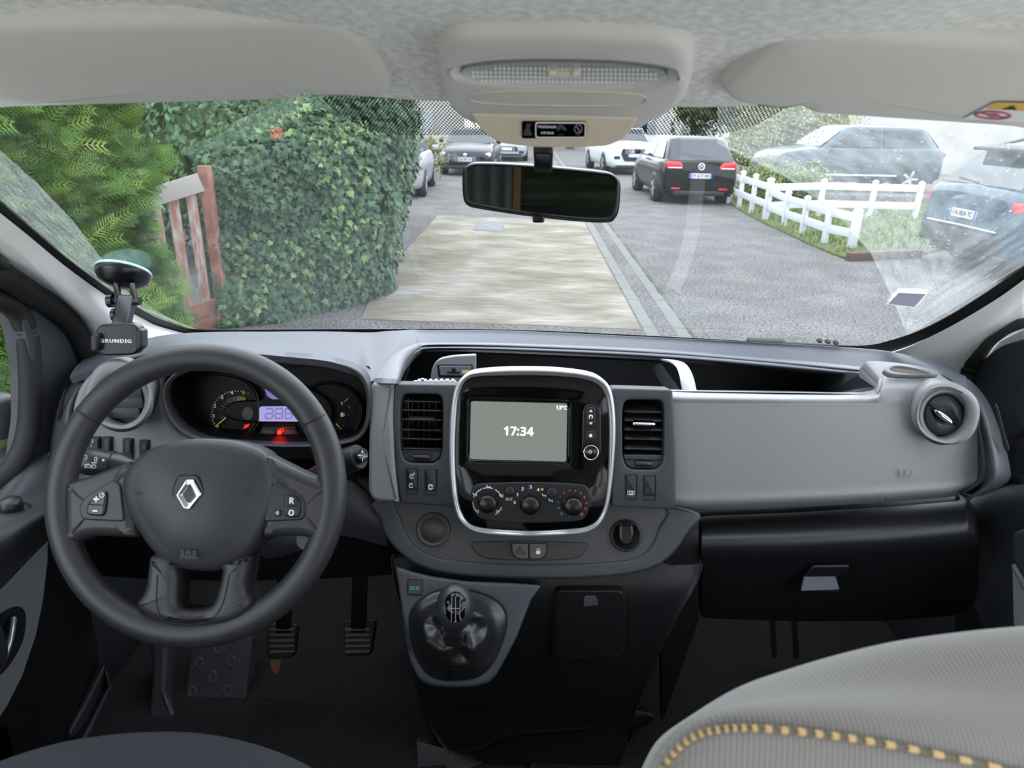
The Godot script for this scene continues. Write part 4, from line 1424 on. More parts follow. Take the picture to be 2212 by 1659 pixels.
func build_radio() -> void:
	var L := 0.020
	var rd := thing("navigation_unit", "glossy black navigation and heater unit in silver frame", "navigation unit", fp(1155, 1150, 0.0))
	var o := smooth_px(zz([[568, 700], [575, 580], [588, 480], [608, 405], [650, 345], [720, 307], [900, 290], [1100, 287], [1300, 295], [1480, 320], [1568, 360], [1614, 420], [1638, 520], [1648, 680], [1640, 860], [1622, 1050], [1600, 1180], [1560, 1280], [1490, 1340], [1380, 1366], [1100, 1378], [900, 1372], [735, 1350], [645, 1290], [602, 1200], [577, 1050], [566, 870]]), 3)
	var i := smooth_px(zz([[609, 720], [617, 580], [628, 480], [655, 398], [700, 352], [800, 338], [1100, 333], [1350, 345], [1490, 372], [1562, 425], [1593, 520], [1603, 680], [1600, 860], [1590, 1050], [1570, 1180], [1530, 1262], [1465, 1308], [1350, 1325], [1100, 1338], [850, 1325], [720, 1302], [660, 1240], [630, 1150], [612, 1000], [607, 850]]), 3)
	var st := mb()
	ring(st, fpl(o, L), fpl(i, L - 0.003), NF, 0.045, 0.005, 0.0, 160)
	part("silver_frame", st, M.silver_trim, rd)
	# gloss face with the screen recess cut through it
	var hole := rpoly(zz([[688, 470], [1350, 490], [1352, 905], [680, 895]]), 4)
	st = mb()
	ring(st, fpl(i, L - 0.006), fpl(hole, L - 0.006), NF, 0.02, 0.0012, 0.0, 160, true)
	part("gloss_face", st, M.gloss_black, rd)
	# sloping screen surround and the screen
	var scr := zz([[710, 498], [1331, 514], [1325, 888], [702, 872]])
	st = mb()
	ring(st, fpl(hole, L - 0.007), fpl(rpoly(scr, 2), L - 0.014), NF, 0.02, 0.0, 0.0, 120, true)
	part("screen_surround", st, M.gloss_black, rd)
	st = mb()
	plate(st, fpl(rpoly(scr, 1.5), L - 0.0135), NF, 0.003)
	var sm := mat("screen_display", "1c1f1e", 0.22)
	sm.emission_enabled = true
	sm.emission = Color("6d736e")
	sm.emission_energy_multiplier = 0.24
	var screen := part("screen_display", st, sm, rd)
	var wg := glow("screen_white_light", "ffffff", 0.28)
	letters("17:34", fp(1120.5, 931.5, L - 0.0133), NF, 0.0138, wg, screen, 1.0, true)
	letters("13°C", fp(1213, 880.5, L - 0.0133), NF, 0.0062, wg, screen, 1.0, true)
	# key strip at the right
	st = mb()
	plate(st, fpl(rpoly(zz([[1432, 560, 20], [1450, 520, 20], [1520, 520, 20], [1548, 560, 20], [1550, 830, 40], [1520, 885, 40], [1440, 880, 40], [1425, 830, 30]]), 6), L - 0.003), NF, 0.006, 0.0015)
	part("key_strip", st, M.satin_black, rd)
	for k in [[1455, 535, 1513, 662, 20], [1453, 690, 1514, 752, 20]]:
		st = mb()
		plate(st, fpl(rpoly(zz([[k[0], k[1]], [k[2], k[1] + 2], [k[2], k[3]], [k[0], k[3]]]), 6), L - 0.0005), NF, 0.005, 0.0015)
		part("key", st, M.black_plastic, rd)
	st = mb()
	plate(st, fpl(zz([[1473, 568], [1484, 552], [1496, 568]]), L), NF, 0.0008)
	plate(st, fpl(zz([[1471, 635], [1496, 635], [1484, 650]]), L), NF, 0.0008)
	plate(st, fpl(zz([[1472, 718], [1483, 707], [1494, 718], [1491, 730], [1475, 730]]), L), NF, 0.0008)
	part("key_symbols", st, M.white_print, rd)
	st = mb()
	ring(st, fpl(rpoly(zz([[1470, 586], [1497, 586], [1497, 612], [1470, 612]]), 4), L + 0.0003), fpl(rpoly(zz([[1476, 594], [1490, 594], [1490, 612], [1476, 612]]), 2), L + 0.0003), NF, 0.0006, 0.0, 0.0, 32)
	part("page_symbol", st, M.white_print, rd)
	st = mb()
	lathe(st, [[0.0, 0.005], [0.0085, 0.005], [0.0095, 0.004], [0.0105, 0.006], [0.012, 0.006], [0.0125, 0.004], [0.0145, 0.001], [0.0145, -0.004]], fp(1276, 976.5, L - 0.002), NF, 36)
	var pk := part("power_knob", st, M.satin_black, rd)
	st = mb()
	lathe(st, [[0.0106, 0.0062], [0.0112, 0.0068], [0.0119, 0.0062]], fp(1276, 976.5, L - 0.002), NF, 36)
	part("chrome_ring", st, M.chrome, pk)
	st = mb()
	arc_mark(st, 1275, 976, 3.2, 0, -PI / 2 + 0.6, PI * 1.5 - 0.6, L + 0.0035)
	tube(st, [fp(1275, 976, L + 0.0035), fp(1275, 971, L + 0.0035)], 0.0005, 5)
	part("power_symbol", st, M.white_print, pk)
	# heater panel
	st = mb()
	plate(st, fpl(smooth_px(zz([[712, 1080], [735, 1045], [800, 1030], [1100, 1022], [1400, 1035], [1460, 1055], [1480, 1100], [1476, 1180], [1455, 1240], [1410, 1272], [1250, 1283], [1100, 1286], [900, 1280], [790, 1262], [735, 1225], [712, 1160]]), 4), L - 0.002), NF, 0.01, 0.002)
	var hp := part("heater_panel", st, mat("heater_face", "17171a", 0.4), rd)
	for k in [[818, 1150], [1092, 1160], [1366, 1166]]:
		var c = zz([k])[0]
		st = mb()
		lathe(st, [[0.0, 0.0185], [0.0115, 0.0185], [0.0135, 0.0172], [0.0145, 0.014], [0.0150, 0.004], [0.0168, 0.0015], [0.0172, -0.002]], fp(c[0], c[1], L - 0.002), NF, 40)
		var kn := part("knob", st, M.satin_black, rd)
		st = mb()
		lathe(st, [[0.0149, 0.0035], [0.0157, 0.0042], [0.0166, 0.0026]], fp(c[0], c[1], L - 0.002), NF, 40)
		part("knob_collar", st, M.gloss_black, kn)
		st = mb()
		var mk := fp(c[0] - 17.5, c[1] - 8, L + 0.004)
		rbox(st, mk, Vector3(0.0015, 0.005, 0.004), 0.0006)
		part("pointer", st, M.dull_red_print, kn)
	for k in [[958, 1083], [1230, 1090]]:
		var c = zz([k])[0]
		st = mb()
		lathe(st, [[0.0, 0.003], [0.006, 0.0033], [0.0074, 0.0028], [0.008, 0.0015], [0.0085, -0.002]], fp(c[0], c[1], L - 0.0005), NF, 28)
		part("round_button", st, M.black_plastic, rd)
	var lt := L - 0.0018
	for t in [["0", 992, 1152, 20], ["1", 1008, 1103, 20], ["2", 1043, 1064, 20], ["3", 1095, 1052, 20], ["4", 1144, 1070, 20], ["A/C", 956, 1130, 18]]:
		var c = zz([[t[1], t[2]]])[0]
		letters(t[0], fp(c[0], c[1], lt), NF, t[3] * 0.3345 / 1310.0, M.white_print, hp, 1.0, true)
	st = mb()
	var kc = zz([[818, 1150]])[0]
	for a in [[200, 245], [250, 290], [300, 340], [20, 60], [130, 180]]:
		var p := []
		for e in 9:
			var an := deg_to_rad(lerpf(a[0], a[1], e / 8.0))
			p.append(fp(kc[0] + cos(an) * 32.0, kc[1] + sin(an) * 31.0, lt + 0.0003))
		tube(st, p, 0.0006, 5)
	part("dial_arc", st, M.white_print, hp)
	for e in [[735, 1103], [822, 1052], [905, 1112], [748, 1205], [1182, 1108], [1225, 1140]]:
		var c = zz([e])[0]
		st = mb()
		tube(st, [fp(c[0] - 4, c[1] - 4, lt + 0.0003), fp(c[0] - 3, c[1] - 1, lt + 0.0003), fp(c[0] - 1, c[1] + 1, lt + 0.0003), fp(c[0] + 4, c[1] - 1, lt + 0.0003), fp(c[0] + 3, c[1] + 3, lt + 0.0003)], 0.0007, 5)
		part("flow_symbol", st, M.white_print, hp)
	for e in [[884, 1212, 4.5], [1169, 1070, 3.6], [910, 1106, 3.0]]:
		var c = zz([[e[0], e[1]]])[0]
		var s: float = e[2]
		st = mb()
		plate(st, fpl([[c[0] - s, c[1] - s * 0.5], [c[0], c[1] - s * 0.8], [c[0] + s, c[1] - s * 0.5], [c[0] + s * 0.7, c[1] + s * 0.4], [c[0] - s * 0.7, c[1] + s * 0.4]], lt + 0.0008), NF, 0.0006)
		part("demist_symbol", st, M.lime_print, hp)
	for e in [[1296, 1224, 11, 0], [1275, 1188, 9, 0], [1272, 1150, 6, 0], [1286, 1115, 5, 2], [1312, 1089, 6, 1], [1347, 1075, 6, 1], [1384, 1077, 6, 1], [1419, 1093, 7, 1], [1443, 1120, 7, 1], [1455, 1157, 8, 1], [1449, 1192, 9, 1], [1425, 1228, 11, 1]]:
		var c = zz([[e[0], e[1]]])[0]
		st = mb()
		plate(st, fpl(oval(c[0], c[1], e[2] * 0.3345, e[2] * 0.3345, 12), lt + 0.0006), NF, 0.0006)
		part("temperature_dot", st, [M.blue_print, M.red_print, M.dull_red_print][e[3]], hp)

# ---------- instrument cluster ----------
func z8(a: Array) -> Array:                                   # outline measured on an enlarged view of the cluster
	var o := []
	for q in a:
		o.append([340.0 + 0.217 * q[0], 760.0 + 0.217 * q[1]])
	return o
func build_cluster() -> void:
	var n := Vector3(0.04, 0.12, 0.99).normalized()
	var p := U(575, 870, 0.985)
	var ic := thing("instrument_cluster", "black instrument cluster with lit displays behind the steering wheel", "instrument cluster", p)
	var open := smooth_px([[357, 870], [362, 835], [395, 808], [470, 792], [590, 779], [700, 788], [762, 808], [787, 840], [791, 885], [780, 930], [745, 952], [640, 961], [500, 955], [425, 944], [380, 915]], 4)
	var hoodo := smooth_px([[352, 870], [356, 828], [392, 798], [470, 780], [595, 769], [706, 780], [770, 799], [797, 836], [799, 888], [786, 938], [748, 960], [640, 968], [500, 962], [420, 950], [374, 920]], 4)
	var st := mb()
	ring(st, pls(hoodo, p + n * 0.004, n), pls(open, p, n), n, 0.03, 0.003, 0.0, 120)
	part("hood_rim", st, M.dark_plastic, ic)
	st = mb()
	cup(st, pls(open, p - n * 0.002, n), n, 0.075, 0.004)
	part("recess", st, mat("cluster_black", "060607", 0.5, 0.0, 0.3), ic)
	# dial wells
	var q := p - n * 0.060
	var cn := Vector3(0.04, 0.30, 0.95).normalized()
	q = UN(575, 880, q, n)
	for w in [[z8([[240, 560], [250, 440], [300, 340], [420, 270], [600, 245], [780, 270], [900, 340], [960, 430], [980, 600], [960, 720], [860, 820], [640, 850], [420, 840], [300, 740]]), 0], [z8([[1480, 620], [1500, 420], [1600, 340], [1760, 330], [1920, 400], [2010, 520], [2000, 680], [1920, 800], [1760, 850], [1600, 830]]), 1]]:
		var big := smooth_px(w[0], 4)
		var cx := 0.0
		var cy := 0.0
		for e in big:
			cx += e[0] / big.size(); cy += e[1] / big.size()
		for k in 2:
			var g1 := []
			var g2 := []
			for e in big:
				g1.append([cx + (e[0] - cx) * (1.10 - k * 0.06), cy + (e[1] - cy) * (1.10 - k * 0.06)])
				g2.append([cx + (e[0] - cx) * (1.06 - k * 0.06), cy + (e[1] - cy) * (1.06 - k * 0.06)])
			st = mb()
			ring(st, pls(g1, q + cn * (0.010 - k * 0.005), cn), pls(g2, q + cn * (0.008 - k * 0.005), cn), cn, 0.014, 0.002, 0.0, 96)
			part("well_ring", st, M.satin_black, ic)
	st = mb()
	plate(st, pls(rpoly([[352, 800], [800, 790], [806, 968], [352, 962]], 10), q - cn * 0.002, cn), cn, 0.004)
	part("face", st, mat("dial_face", "080809", 0.5, 0.0, 0.3), ic)
	# rev counter
	var c = z8([[760, 590]])[0]
	var up := q + cn * 0.0006
	for k in 26:
		var f := k / 25.0
		var a := deg_to_rad(lerpf(218.0, 62.0, f))
		var r0 := 41.0 if k % 5 == 0 else 46.0
		var mm: Material = M.yellow_print if k > 21 else M.white_print
		st = mb()
		tube(st, [UN(c[0] + 6 + cos(a) * 51.0 * 1.08, c[1] + 6 - sin(a) * 51.0, up, cn), UN(c[0] + 6 + cos(a) * 48.0 * 1.08, c[1] + 6 - sin(a) * 48.0, up, cn)], 0.0006, 5)
		part("tick", st, mm, ic)
	for k in 20:
		var a := deg_to_rad(lerpf(196.0, 66.0, sqrt(k / 19.0)))
		st = mb()
		tube(st, [UN(c[0] + 10 + cos(a) * 34.0 * 1.2, c[1] + 4 - sin(a) * 36.0, up, cn), UN(c[0] + 10 + cos(a) * 26.0 * 1.2, c[1] + 4 - sin(a) * 26.0, up, cn)], 0.0005, 5)
		part("spoke_mark", st, M.yellow_print if k > 11 else M.grey_print, ic)
	for t in [["0", 598, 738], ["1", 560, 640], ["2", 574, 538], ["3", 645, 453], ["4", 743, 405], ["5", 856, 405]]:
		var e = z8([[t[1], t[2]]])[0]
		letters(t[0], UN(e[0], e[1], up, cn), cn, 0.0058, M.yellow_print if t[0] == "5" or t[0] == "0" else M.white_print, ic, 1.0, true, "numeral")
	st = mb()
	var n0 = z8([[575, 745]])[0]
	var n1 = z8([[682, 655]])[0]
	tube(st, [UN(n0[0], n0[1], q + cn * 0.004, cn), UN(n1[0], n1[1], q + cn * 0.004, cn)], [0.0006, 0.0013], 6)
	part("needle", st, mat("needle_yellow", "d6cf4a", 0.5), ic)
	# pod with the displays
	st = mb()
	plate(st, pls(smooth_px(z8([[650, 600], [700, 530], [800, 490], [1000, 480], [1060, 440], [1050, 330], [1400, 320], [1700, 480], [1720, 700], [1480, 715], [980, 705], [760, 680]]), 3), q + cn * 0.008, cn), cn, 0.008, 0.003)
	part("display_pod", st, mat("pod_black", "060607", 0.5, 0.0, 0.3), ic)
	st = mb()
	plate(st, pls(oval(520 + 15, 893, 12, 14, 24), q + cn * 0.0085, cn), cn, 0.001)
	part("turn_lamp_lens", st, mat("dim_lens", "1e1e20", 0.4), ic)
	var lilac := glow("display_light", "8f8ac2", 0.19, "5a5678")
	st = mb()
	plate(st, pls(rpoly(z8([[1020, 545, 6], [1400, 540, 2], [1450, 660, 3], [1440, 695, 3], [1014, 692, 3], [1008, 620, 6]]), 3), q + cn * 0.0092, cn), cn, 0.002)
	var spd := part("speed_display", st, lilac, ic)
	st = mb()
	plate(st, pls(rpoly(z8([[1062, 352, 3], [1330, 345, 3], [1330, 475, 3], [1140, 472, 8], [1090, 440, 8]]), 3), q + cn * 0.0092, cn), cn, 0.002)
	var trip := part("trip_display", st, glow("trip_display_light", "6a66a0", 0.16, "3a3858"), ic)
	# seven-segment ghosts
	st = mb()
	for d in 3:
		var x0 := 1075.0 + d * 97.0
		for s in [[10, 565, 75, 565], [5, 615, 70, 615], [0, 662, 66, 662], [78, 572, 73, 610], [72, 622, 67, 656], [8, 572, 4, 610], [3, 622, -1, 656]]:
			if d == 0 and s[0] == 8: continue
			var e := z8([[x0 + s[0], s[1]], [x0 + s[2], s[3]]])
			tube(st, [UN(e[0][0], e[0][1], q + cn * 0.0093, cn), UN(e[1][0], e[1][1], q + cn * 0.0093, cn)], 0.0012, 5)
	part("ghost_digits", st, glow("ghost_light", "6d68a6", 0.16, "55507f"), spd)
	var e1 = z8([[1230, 423]])[0]
	var white := glow("trip_white_light", "ffffff", 0.26)
	letters("603", UN(e1[0], e1[1], q + cn * 0.0095, cn), cn, 0.0056, white, trip, 1.0, true)
	e1 = z8([[1210, 382]])[0]
	letters("184", UN(e1[0], e1[1], q + cn * 0.0095, cn), cn, 0.0045, white, trip, 1.0, true)
	# warning strip
	st = mb()
	plate(st, pls(rpoly(z8([[1050, 750], [1370, 745], [1420, 870], [990, 860]]), 3), q + cn * 0.006, cn), cn, 0.006, 0.001)
	part("warning_strip", st, M.satin_black, ic)
	st = mb()
	plate(st, pls(rpoly(z8([[1055, 780], [1160, 782], [1160, 818], [1055, 815]]), 3), q + cn * 0.0068, cn), cn, 0.001)
	plate(st, pls(rpoly(z8([[1270, 780], [1370, 778], [1370, 818], [1270, 820]]), 3), q + cn * 0.0068, cn), cn, 0.001)
	plate(st, pls(rpoly(z8([[1105, 848], [1300, 850], [1300, 872], [1105, 870]]), 2), q + cn * 0.0068, cn), cn, 0.001)
	part("lamp_lens", st, mat("lens_brown", "3b342f", 0.4), ic)
	letters("STOP", UN(z8([[1108, 799]])[0][0], z8([[1108, 799]])[0][1], q + cn * 0.0072, cn), cn, 0.003, M.dim_print, ic)
	var red := glow("warning_light", "ff2a12", 0.55, "5a0a08")
	st = mb()
	plate(st, pls(oval(z8([[1212, 803]])[0][0], z8([[1212, 803]])[0][1], 4.6, 6.0, 20), q + cn * 0.0075, cn), cn, 0.002, 0.0006)
	part("warning_light", st, red, ic)
	st = mb()
	arc_at(st, z8([[1242, 780]])[0], 3.4, q + cn * 0.0075, cn)
	part("warning_symbol_light", st, red, ic)
	st = mb()
	plate(st, pls(z8([[870, 725], [920, 718], [905, 748], [850, 770]]), q + cn * 0.001, cn), cn, 0.001)
	part("warning_wedge_light", st, glow("wedge_light", "c01410", 0.22, "400808"), ic)
	var om := OmniLight3D.new()
	om.name = "warning_glow"
	om.position = UN(z8([[1212, 803]])[0][0], z8([[1212, 803]])[0][1], q + cn * 0.016, cn)
	om.light_color = Color("ff2a12")
	om.light_energy = 0.00007
	om.light_size = 0.004
	om.omni_range = 4.0
	om.omni_attenuation = 2.0
	om.shadow_enabled = true
	add_child(om)
	# fuel gauge
	letters("1", UN(z8([[1833, 513]])[0][0], z8([[1833, 513]])[0][1], up, cn), cn, 0.0055, M.white_print, ic, 1.0, true, "numeral")
	for e in [[[1855, 500], [1900, 465]], [[1900, 550], [1918, 545]], [[1892, 628], [1902, 630]], [[1848, 733], [1856, 737]]]:
		var g := z8(e)
		st = mb()
		tube(st, [UN(g[0][0], g[0][1], up, cn), UN(g[1][0], g[1][1], up, cn)], 0.0006, 5)
		part("tick", st, M.white_print, ic)
	st = mb()
	plate(st, pls(rpoly(z8([[1825, 605], [1850, 605], [1850, 645], [1823, 645]]), 1), up + cn * 0.0004, cn), cn, 0.0008)
	var pa := []
	for e in z8([[1852, 610], [1862, 618], [1862, 640], [1854, 640], [1853, 628]]): pa.append(UN(e[0], e[1], up + cn * 0.0004, cn))
	tube(st, pa, 0.0005, 5)
	part("fuel_symbol", st, M.white_print, ic)
	st = mb()
	var fn0 = z8([[1780, 715]])[0]
	var fn1 = z8([[1830, 770]])[0]
	tube(st, [UN(fn0[0], fn0[1], q + cn * 0.004, cn), UN(fn1[0], fn1[1], q + cn * 0.004, cn)], [0.0012, 0.0006], 6)
	part("fuel_needle", st, M.needle_yellow, ic)

func arc_at(st: SurfaceTool, c: Array, r: float, p: Vector3, n: Vector3) -> void:
	var o := []
	for k in 16:
		o.append(UN(c[0] + cos(TAU * k / 16.0) * r, c[1] + sin(TAU * k / 16.0) * r, p, n))
	tube(st, o, 0.0005, 5, true)

func z7(a: Array) -> Array:                                   # outline measured on an enlarged view of the gear lever
	var o := []
	for q in a:
		var e := [780.0 + 0.3255 * q[0], 1100.0 + 0.3255 * q[1]]
		if q.size() > 2: e.append(q[2])
		o.append(e)
	return o

# ---------- lower console, glovebox, footwells ----------
func build_lower() -> void:
	# column below the stack
	var lc := thing("lower_console", "black lower console with storage bin lid", "console", Vector3(0.06, 0.76, -0.97))
	var rows := []
	for q in [[1205, 850, 1515, 0.985], [1260, 858, 1500, 0.962], [1330, 875, 1462, 0.952], [1480, 900, 1392, 0.945], [1570, 930, 1362, 0.945], [1650, 985, 1340, 0.93]]:
		var y: float = q[0]
		var d: float = q[3]
		rows.append([U(q[1] - 4, y, d + 0.25), U(q[1], y, d + 0.02), U(q[1] + 14, y, d), U(lerpf(q[1], q[2], 0.35), y, d - 0.004), U(lerpf(q[1], q[2], 0.65), y, d - 0.004), U(q[2] - 14, y, d), U(q[2], y, d + 0.02), U(q[2] + 4, y, d + 0.25)])
	var st := mb()
	loft(st, rows, 42, 16, Vector3(0, 0, -0.01))
	part("body", st, M.lower_plastic, lc)
	var bn := Vector3(0, 0.06, 1.0).normalized()
	var bp := U(1270, 1345, 0.940)
	st = mb()
	var lid := rpoly([[1203, 1276, 16], [1349, 1277, 16], [1345, 1412, 18], [1194, 1421, 18]], 14)
	plate(st, pls(rpoly([[1199, 1273, 16], [1353, 1274, 16], [1349, 1416, 18], [1190, 1425, 18]], 14), bp - bn * 0.0005, bn), bn, 0.01)
	var gap := part("bin_gap", st, M.groove, lc)
	st = mb()
	plate(st, pls(lid, bp + bn * 0.003, bn), bn, 0.006, 0.002)
	part("bin_lid", st, M.lower_plastic, lc)
	st = mb()
	plate(st, pls(rpoly([[1262, 1289], [1287, 1288], [1293, 1308], [1260, 1311]], 4), bp + bn * 0.005, bn), bn, 0.004, 0.001)
	part("bin_latch", st, M.mid_plastic, lc)
	# foot of the console spreading to the floor
	st = mb()
	loft(st, [[U(900, 1600, 0.955), U(1010, 1625, 0.93), U(1100, 1590, 0.93), U(1240, 1578, 0.935), U(1340, 1560, 0.95), U(1370, 1540, 1.0)], [UY(905, 1690, 0.752), UY(1040, 1650, 0.752), UY(1130, 1610, 0.752), UY(1250, 1600, 0.752), UY(1370, 1580, 0.752), UY(1420, 1550, 0.752)]], 20, 4, Vector3(0, -0.002, -0.01))
	part("console_foot", st, M.lower_plastic, lc)
	# gear lever
	var gn := Vector3(0, 0.55, 0.835).normalized()
	var gp := U(1000, 1250, 0.935)
	var gl := thing("gear_lever", "black gear lever with leather gaiter on its grey panel", "gear lever", UN(985, 1400, gp, gn))
	st = mb()
	var po := z7([[225, 375], [330, 415], [480, 450], [700, 480], [1000, 492], [1200, 505], [1185, 530], [1135, 590], [1095, 690], [1035, 850], [965, 985], [900, 1100], [850, 1155], [760, 1182], [600, 1190], [460, 1178], [375, 1130], [320, 1010], [285, 800], [250, 550]])
	var gaiter_o := smooth_px(z7([[320, 750], [332, 680], [385, 612], [480, 555], [620, 535], [750, 548], [870, 595], [938, 655], [962, 740], [948, 840], [915, 930], [868, 1025], [810, 1090], [735, 1125], [600, 1137], [480, 1118], [412, 1062], [350, 950], [326, 850]]), 4)
	ring(st, pls(rpoly(po, 8, 4), gp + gn * 0.012, gn), pls(gaiter_o, gp + gn * 0.012, gn), gn, 0.03, 0.005, 0.0, 140, true)
	part("panel", st, M.gear_panel, gl)
	# gaiter: rings drawn in towards the neck, with folds
	var g3 := pls(gaiter_o, gp + gn * 0.010, gn)
	var neck := U(980, 1372, 0.845)
	var knob := U(983, 1307, 0.805)
	var ax := (knob - neck).normalized()
	var c := Vector3.ZERO
	for p in g3: c += p / g3.size()
	rows = []
	for k in 22:
		var t := k / 21.0
		var r := PackedVector3Array()
		for i in g3.size():
			var an := TAU * i / g3.size()
			var rim: Vector3 = g3[i]
			var end := neck + (rim - c).normalized() * 0.013
			var h := -0.010 * sin(clampf(t * 3.0, 0, 1) * PI) + 0.35 * t * (1.0 - t) * 0.03
			var fold := 0.007 * sin(an * 3.0 + t * 5.0 + 0.8) * sin(t * PI) + 0.0025 * sin(an * 5.0 - t * 6.0) * sin(t * PI)
			var e := pow(t, 0.75)
			r.append(rim.lerp(end, e) + gn * (h + fold) + gn * 0.012 * sin(pow(t, 0.7) * PI))
		rows.append(r)
	st = mb()
	grid(st, rows, true)
	part("gaiter", st, mat("leather", "1f2022", 0.34), gl)
	st = mb()
	tube(st, [rows[0][57] + gn * 0.001, rows[4][57] + gn * 0.001, rows[8][57] + gn * 0.001], 0.0016, 6)
	tube(st, [rows[0][56] + gn * 0.001, rows[4][56] + gn * 0.001, rows[8][56] + gn * 0.001], 0.0008, 6)
	part("gaiter_seam", st, M.rubber, gl)
	st = mb()
	knob = U(983, 1311, 0.80)
	ax = (knob - neck).normalized()
	var kn := (cam_o - knob).normalized()
	var kr := kn.cross(Vector3.UP).normalized()
	var ku := kr.cross(kn).normalized()
	if ku.y < 0: ku = -ku
	var len := neck.distance_to(knob)
	lathe(st, [[0.0135, -0.012], [0.0165, -0.004], [0.017, 0.008], [0.0145, 0.012], [0.0150, 0.014], [0.0135, 0.018], [0.0140, 0.02], [0.0130, 0.026], [0.015, len * 0.7], [0.018, len]], neck, ax, 32)
	var kro := []
	for j in 19:
		var th := PI * j / 18.0
		var row := PackedVector3Array()
		for i in 32:
			var ph := TAU * i / 32.0
			var egg := 1.0 - 0.10 * -cos(th) * 0.0
			row.append(knob + ku * cos(th) * 0.0335 + (kr * cos(ph) * 0.0268 + kn * sin(ph) * 0.0250) * sin(th) * egg)
		kro.append(row)
	grid(st, kro, true)
	part("knob", st, mat("knob_skin", "26282b", 0.42), gl)
	st = mb()
	lathe(st, [[0.0145, 0.011], [0.0158, 0.013], [0.0145, 0.015]], neck, ax, 28)
	lathe(st, [[0.0138, 0.017], [0.0148, 0.019], [0.0138, 0.021]], neck, ax, 28)
	part("collar_rings", st, M.chrome, gl)
	var kp := knob + kn * 0.0215
	st = mb()
	dome(st, pls(oval(984, 1311, 25, 34, 40), kp, kn), kn, 0.0065, 0.001, 0.006, 8)
	var capo := part("shift_map", st, M.gloss_black, gl)
	st = mb()
	var kq := kp + kn * 0.0066
	for e in [[976, 1290, 975, 1336], [984, 1289, 984, 1338], [994, 1294, 993, 1334], [969, 1314, 994, 1315]]:
		tube(st, [UN(e[0], e[1], kq, kn), UN(e[2], e[3], kq, kn)], 0.0004, 5)
	part("shift_lines", st, M.grey_print, capo)
	for t in [["1", 978, 1286], ["3", 987, 1286], ["5", 998, 1291], ["R", 968, 1301], ["2", 975, 1340], ["4", 984, 1342], ["6", 995, 1337]]:
		letters(t[0], UN(t[1], t[2], kq, kn), kn, 0.0035, M.grey_print, capo)
	# eco button beside it
	var ep := gp + gn * 0.0135
	st = mb()
	plate(st, pls(rpoly([[880, 1251], [914, 1252], [912, 1287], [878, 1285]], 3), ep, gn), gn, 0.004)
	var ef := part("button_frame", st, M.groove, gl)
	st = mb()
	plate(st, pls(rpoly([[882, 1253.5], [911.5, 1254.5], [910, 1284.5], [880.5, 1283]], 2), ep + gn * 0.001, gn), gn, 0.004, 0.0008)
	part("eco_button", st, mat("eco_face", "2b2e36", 0.4), ef)
	letters("ECO", UN(896, 1270.5, ep + gn * 0.0012, gn), gn, 0.0054, M.green_print, ef, 1.05, true)
	# glovebox
	var gb := thing("glovebox", "dark lower glovebox under the pale passenger fascia", "glovebox", U(1800, 1300, 1.0))
	st = mb()
	panel(st, [[1516, 1112, 1332], [1530, 1110, 1336], [1700, 1104, 1342], [1900, 1092, 1342], [2060, 1079, 1330], [2090, 1078, 1318], [2106, 1095, 1300], [2114, 1130, 1260]], [[0.0, 0.06], [0.03, 0.03], [0.12, 0.0], [0.25, -0.028], [0.38, -0.032], [0.5, -0.022], [1.0, 0.03]], 1.0, Vector3(0, -0.004, -0.03), 48, 22)
	part("lid", st, M.lower_plastic, gb)
	var hn := Vector3(0, -0.12, 1.0).normalized()
	var hp := U(1785, 1240, 0.972)
	st = mb()
	cup(st, pls(rpoly([[1755, 1222, 8], [1838, 1221, 8], [1836, 1240, 4], [1812, 1245, 3], [1818, 1278, 3], [1728, 1278, 3], [1737, 1245, 3], [1752, 1240, 3]], 5), hp + hn * 0.002, hn), hn, 0.0015)
	part("handle_recess", st, M.groove, gb)
	st = mb()
	plate(st, pls(rpoly([[1738, 1246], [1805, 1245], [1814, 1274], [1731, 1277]], 3), hp + hn * 0.004, Vector3(0, 0.35, 0.94)), Vector3(0, 0.35, 0.94), 0.004, 0.001)
	part("handle_plate", st, mat("handle_grey", "54585f", 0.5), gb)
	st = mb()
	plate(st, pls(rpoly([[1757, 1224, 6], [1836, 1223, 6], [1834, 1243, 3], [1740, 1245, 3]], 5), hp + hn * 0.006, hn), hn, 0.004, 0.0015)
	part("handle_lever", st, M.lower_plastic, gb)
	# dash undersides beside the glovebox
	st = mb()
	panel(st, [[1430, 1100, 1560], [1470, 1100, 1450], [1509, 1106, 1340]], [[0.0, 0.03], [0.3, 0.0], [1.0, 0.03]], 0.975, Vector3(0, 0, -0.03), 12, 8)
	part("side_cheek", st, M.lower_plastic, gb)
	# footwell bracing behind
	st = mb()
	for x in [1668, 1715]:
		bar(st, U(x, 1335, 1.2), U(x + 5, 1420, 1.2), 0.012, 0.01, 0.002)
	part("bracket", st, M.dark_plastic, gb)
	# pedals
	for q in [[[579, 1352], [588, 1347], [640, 1349], [643, 1357], [637, 1410], [630, 1421], [580, 1423], [573, 1412]], [[742, 1343], [750, 1340], [808, 1340], [812, 1348], [803, 1408], [796, 1417], [748, 1417], [741, 1405]]]:
		var left: bool = q[0][0] < 700
		var pn := Vector3(0, 0.55, 0.84).normalized()
		var pp := U(q[0][0] + 30, 1385, 1.10)
		var pd := thing("pedal", "ribbed black clutch pedal, the left one" if left else "ribbed black brake pedal, the right one", "pedal", pp, "pedals under the steering wheel")
		st = mb()
		plate(st, pls(rpoly(q, 5), pp, pn), pn, 0.014, 0.004)
		part("pad", st, M.rubber, pd)
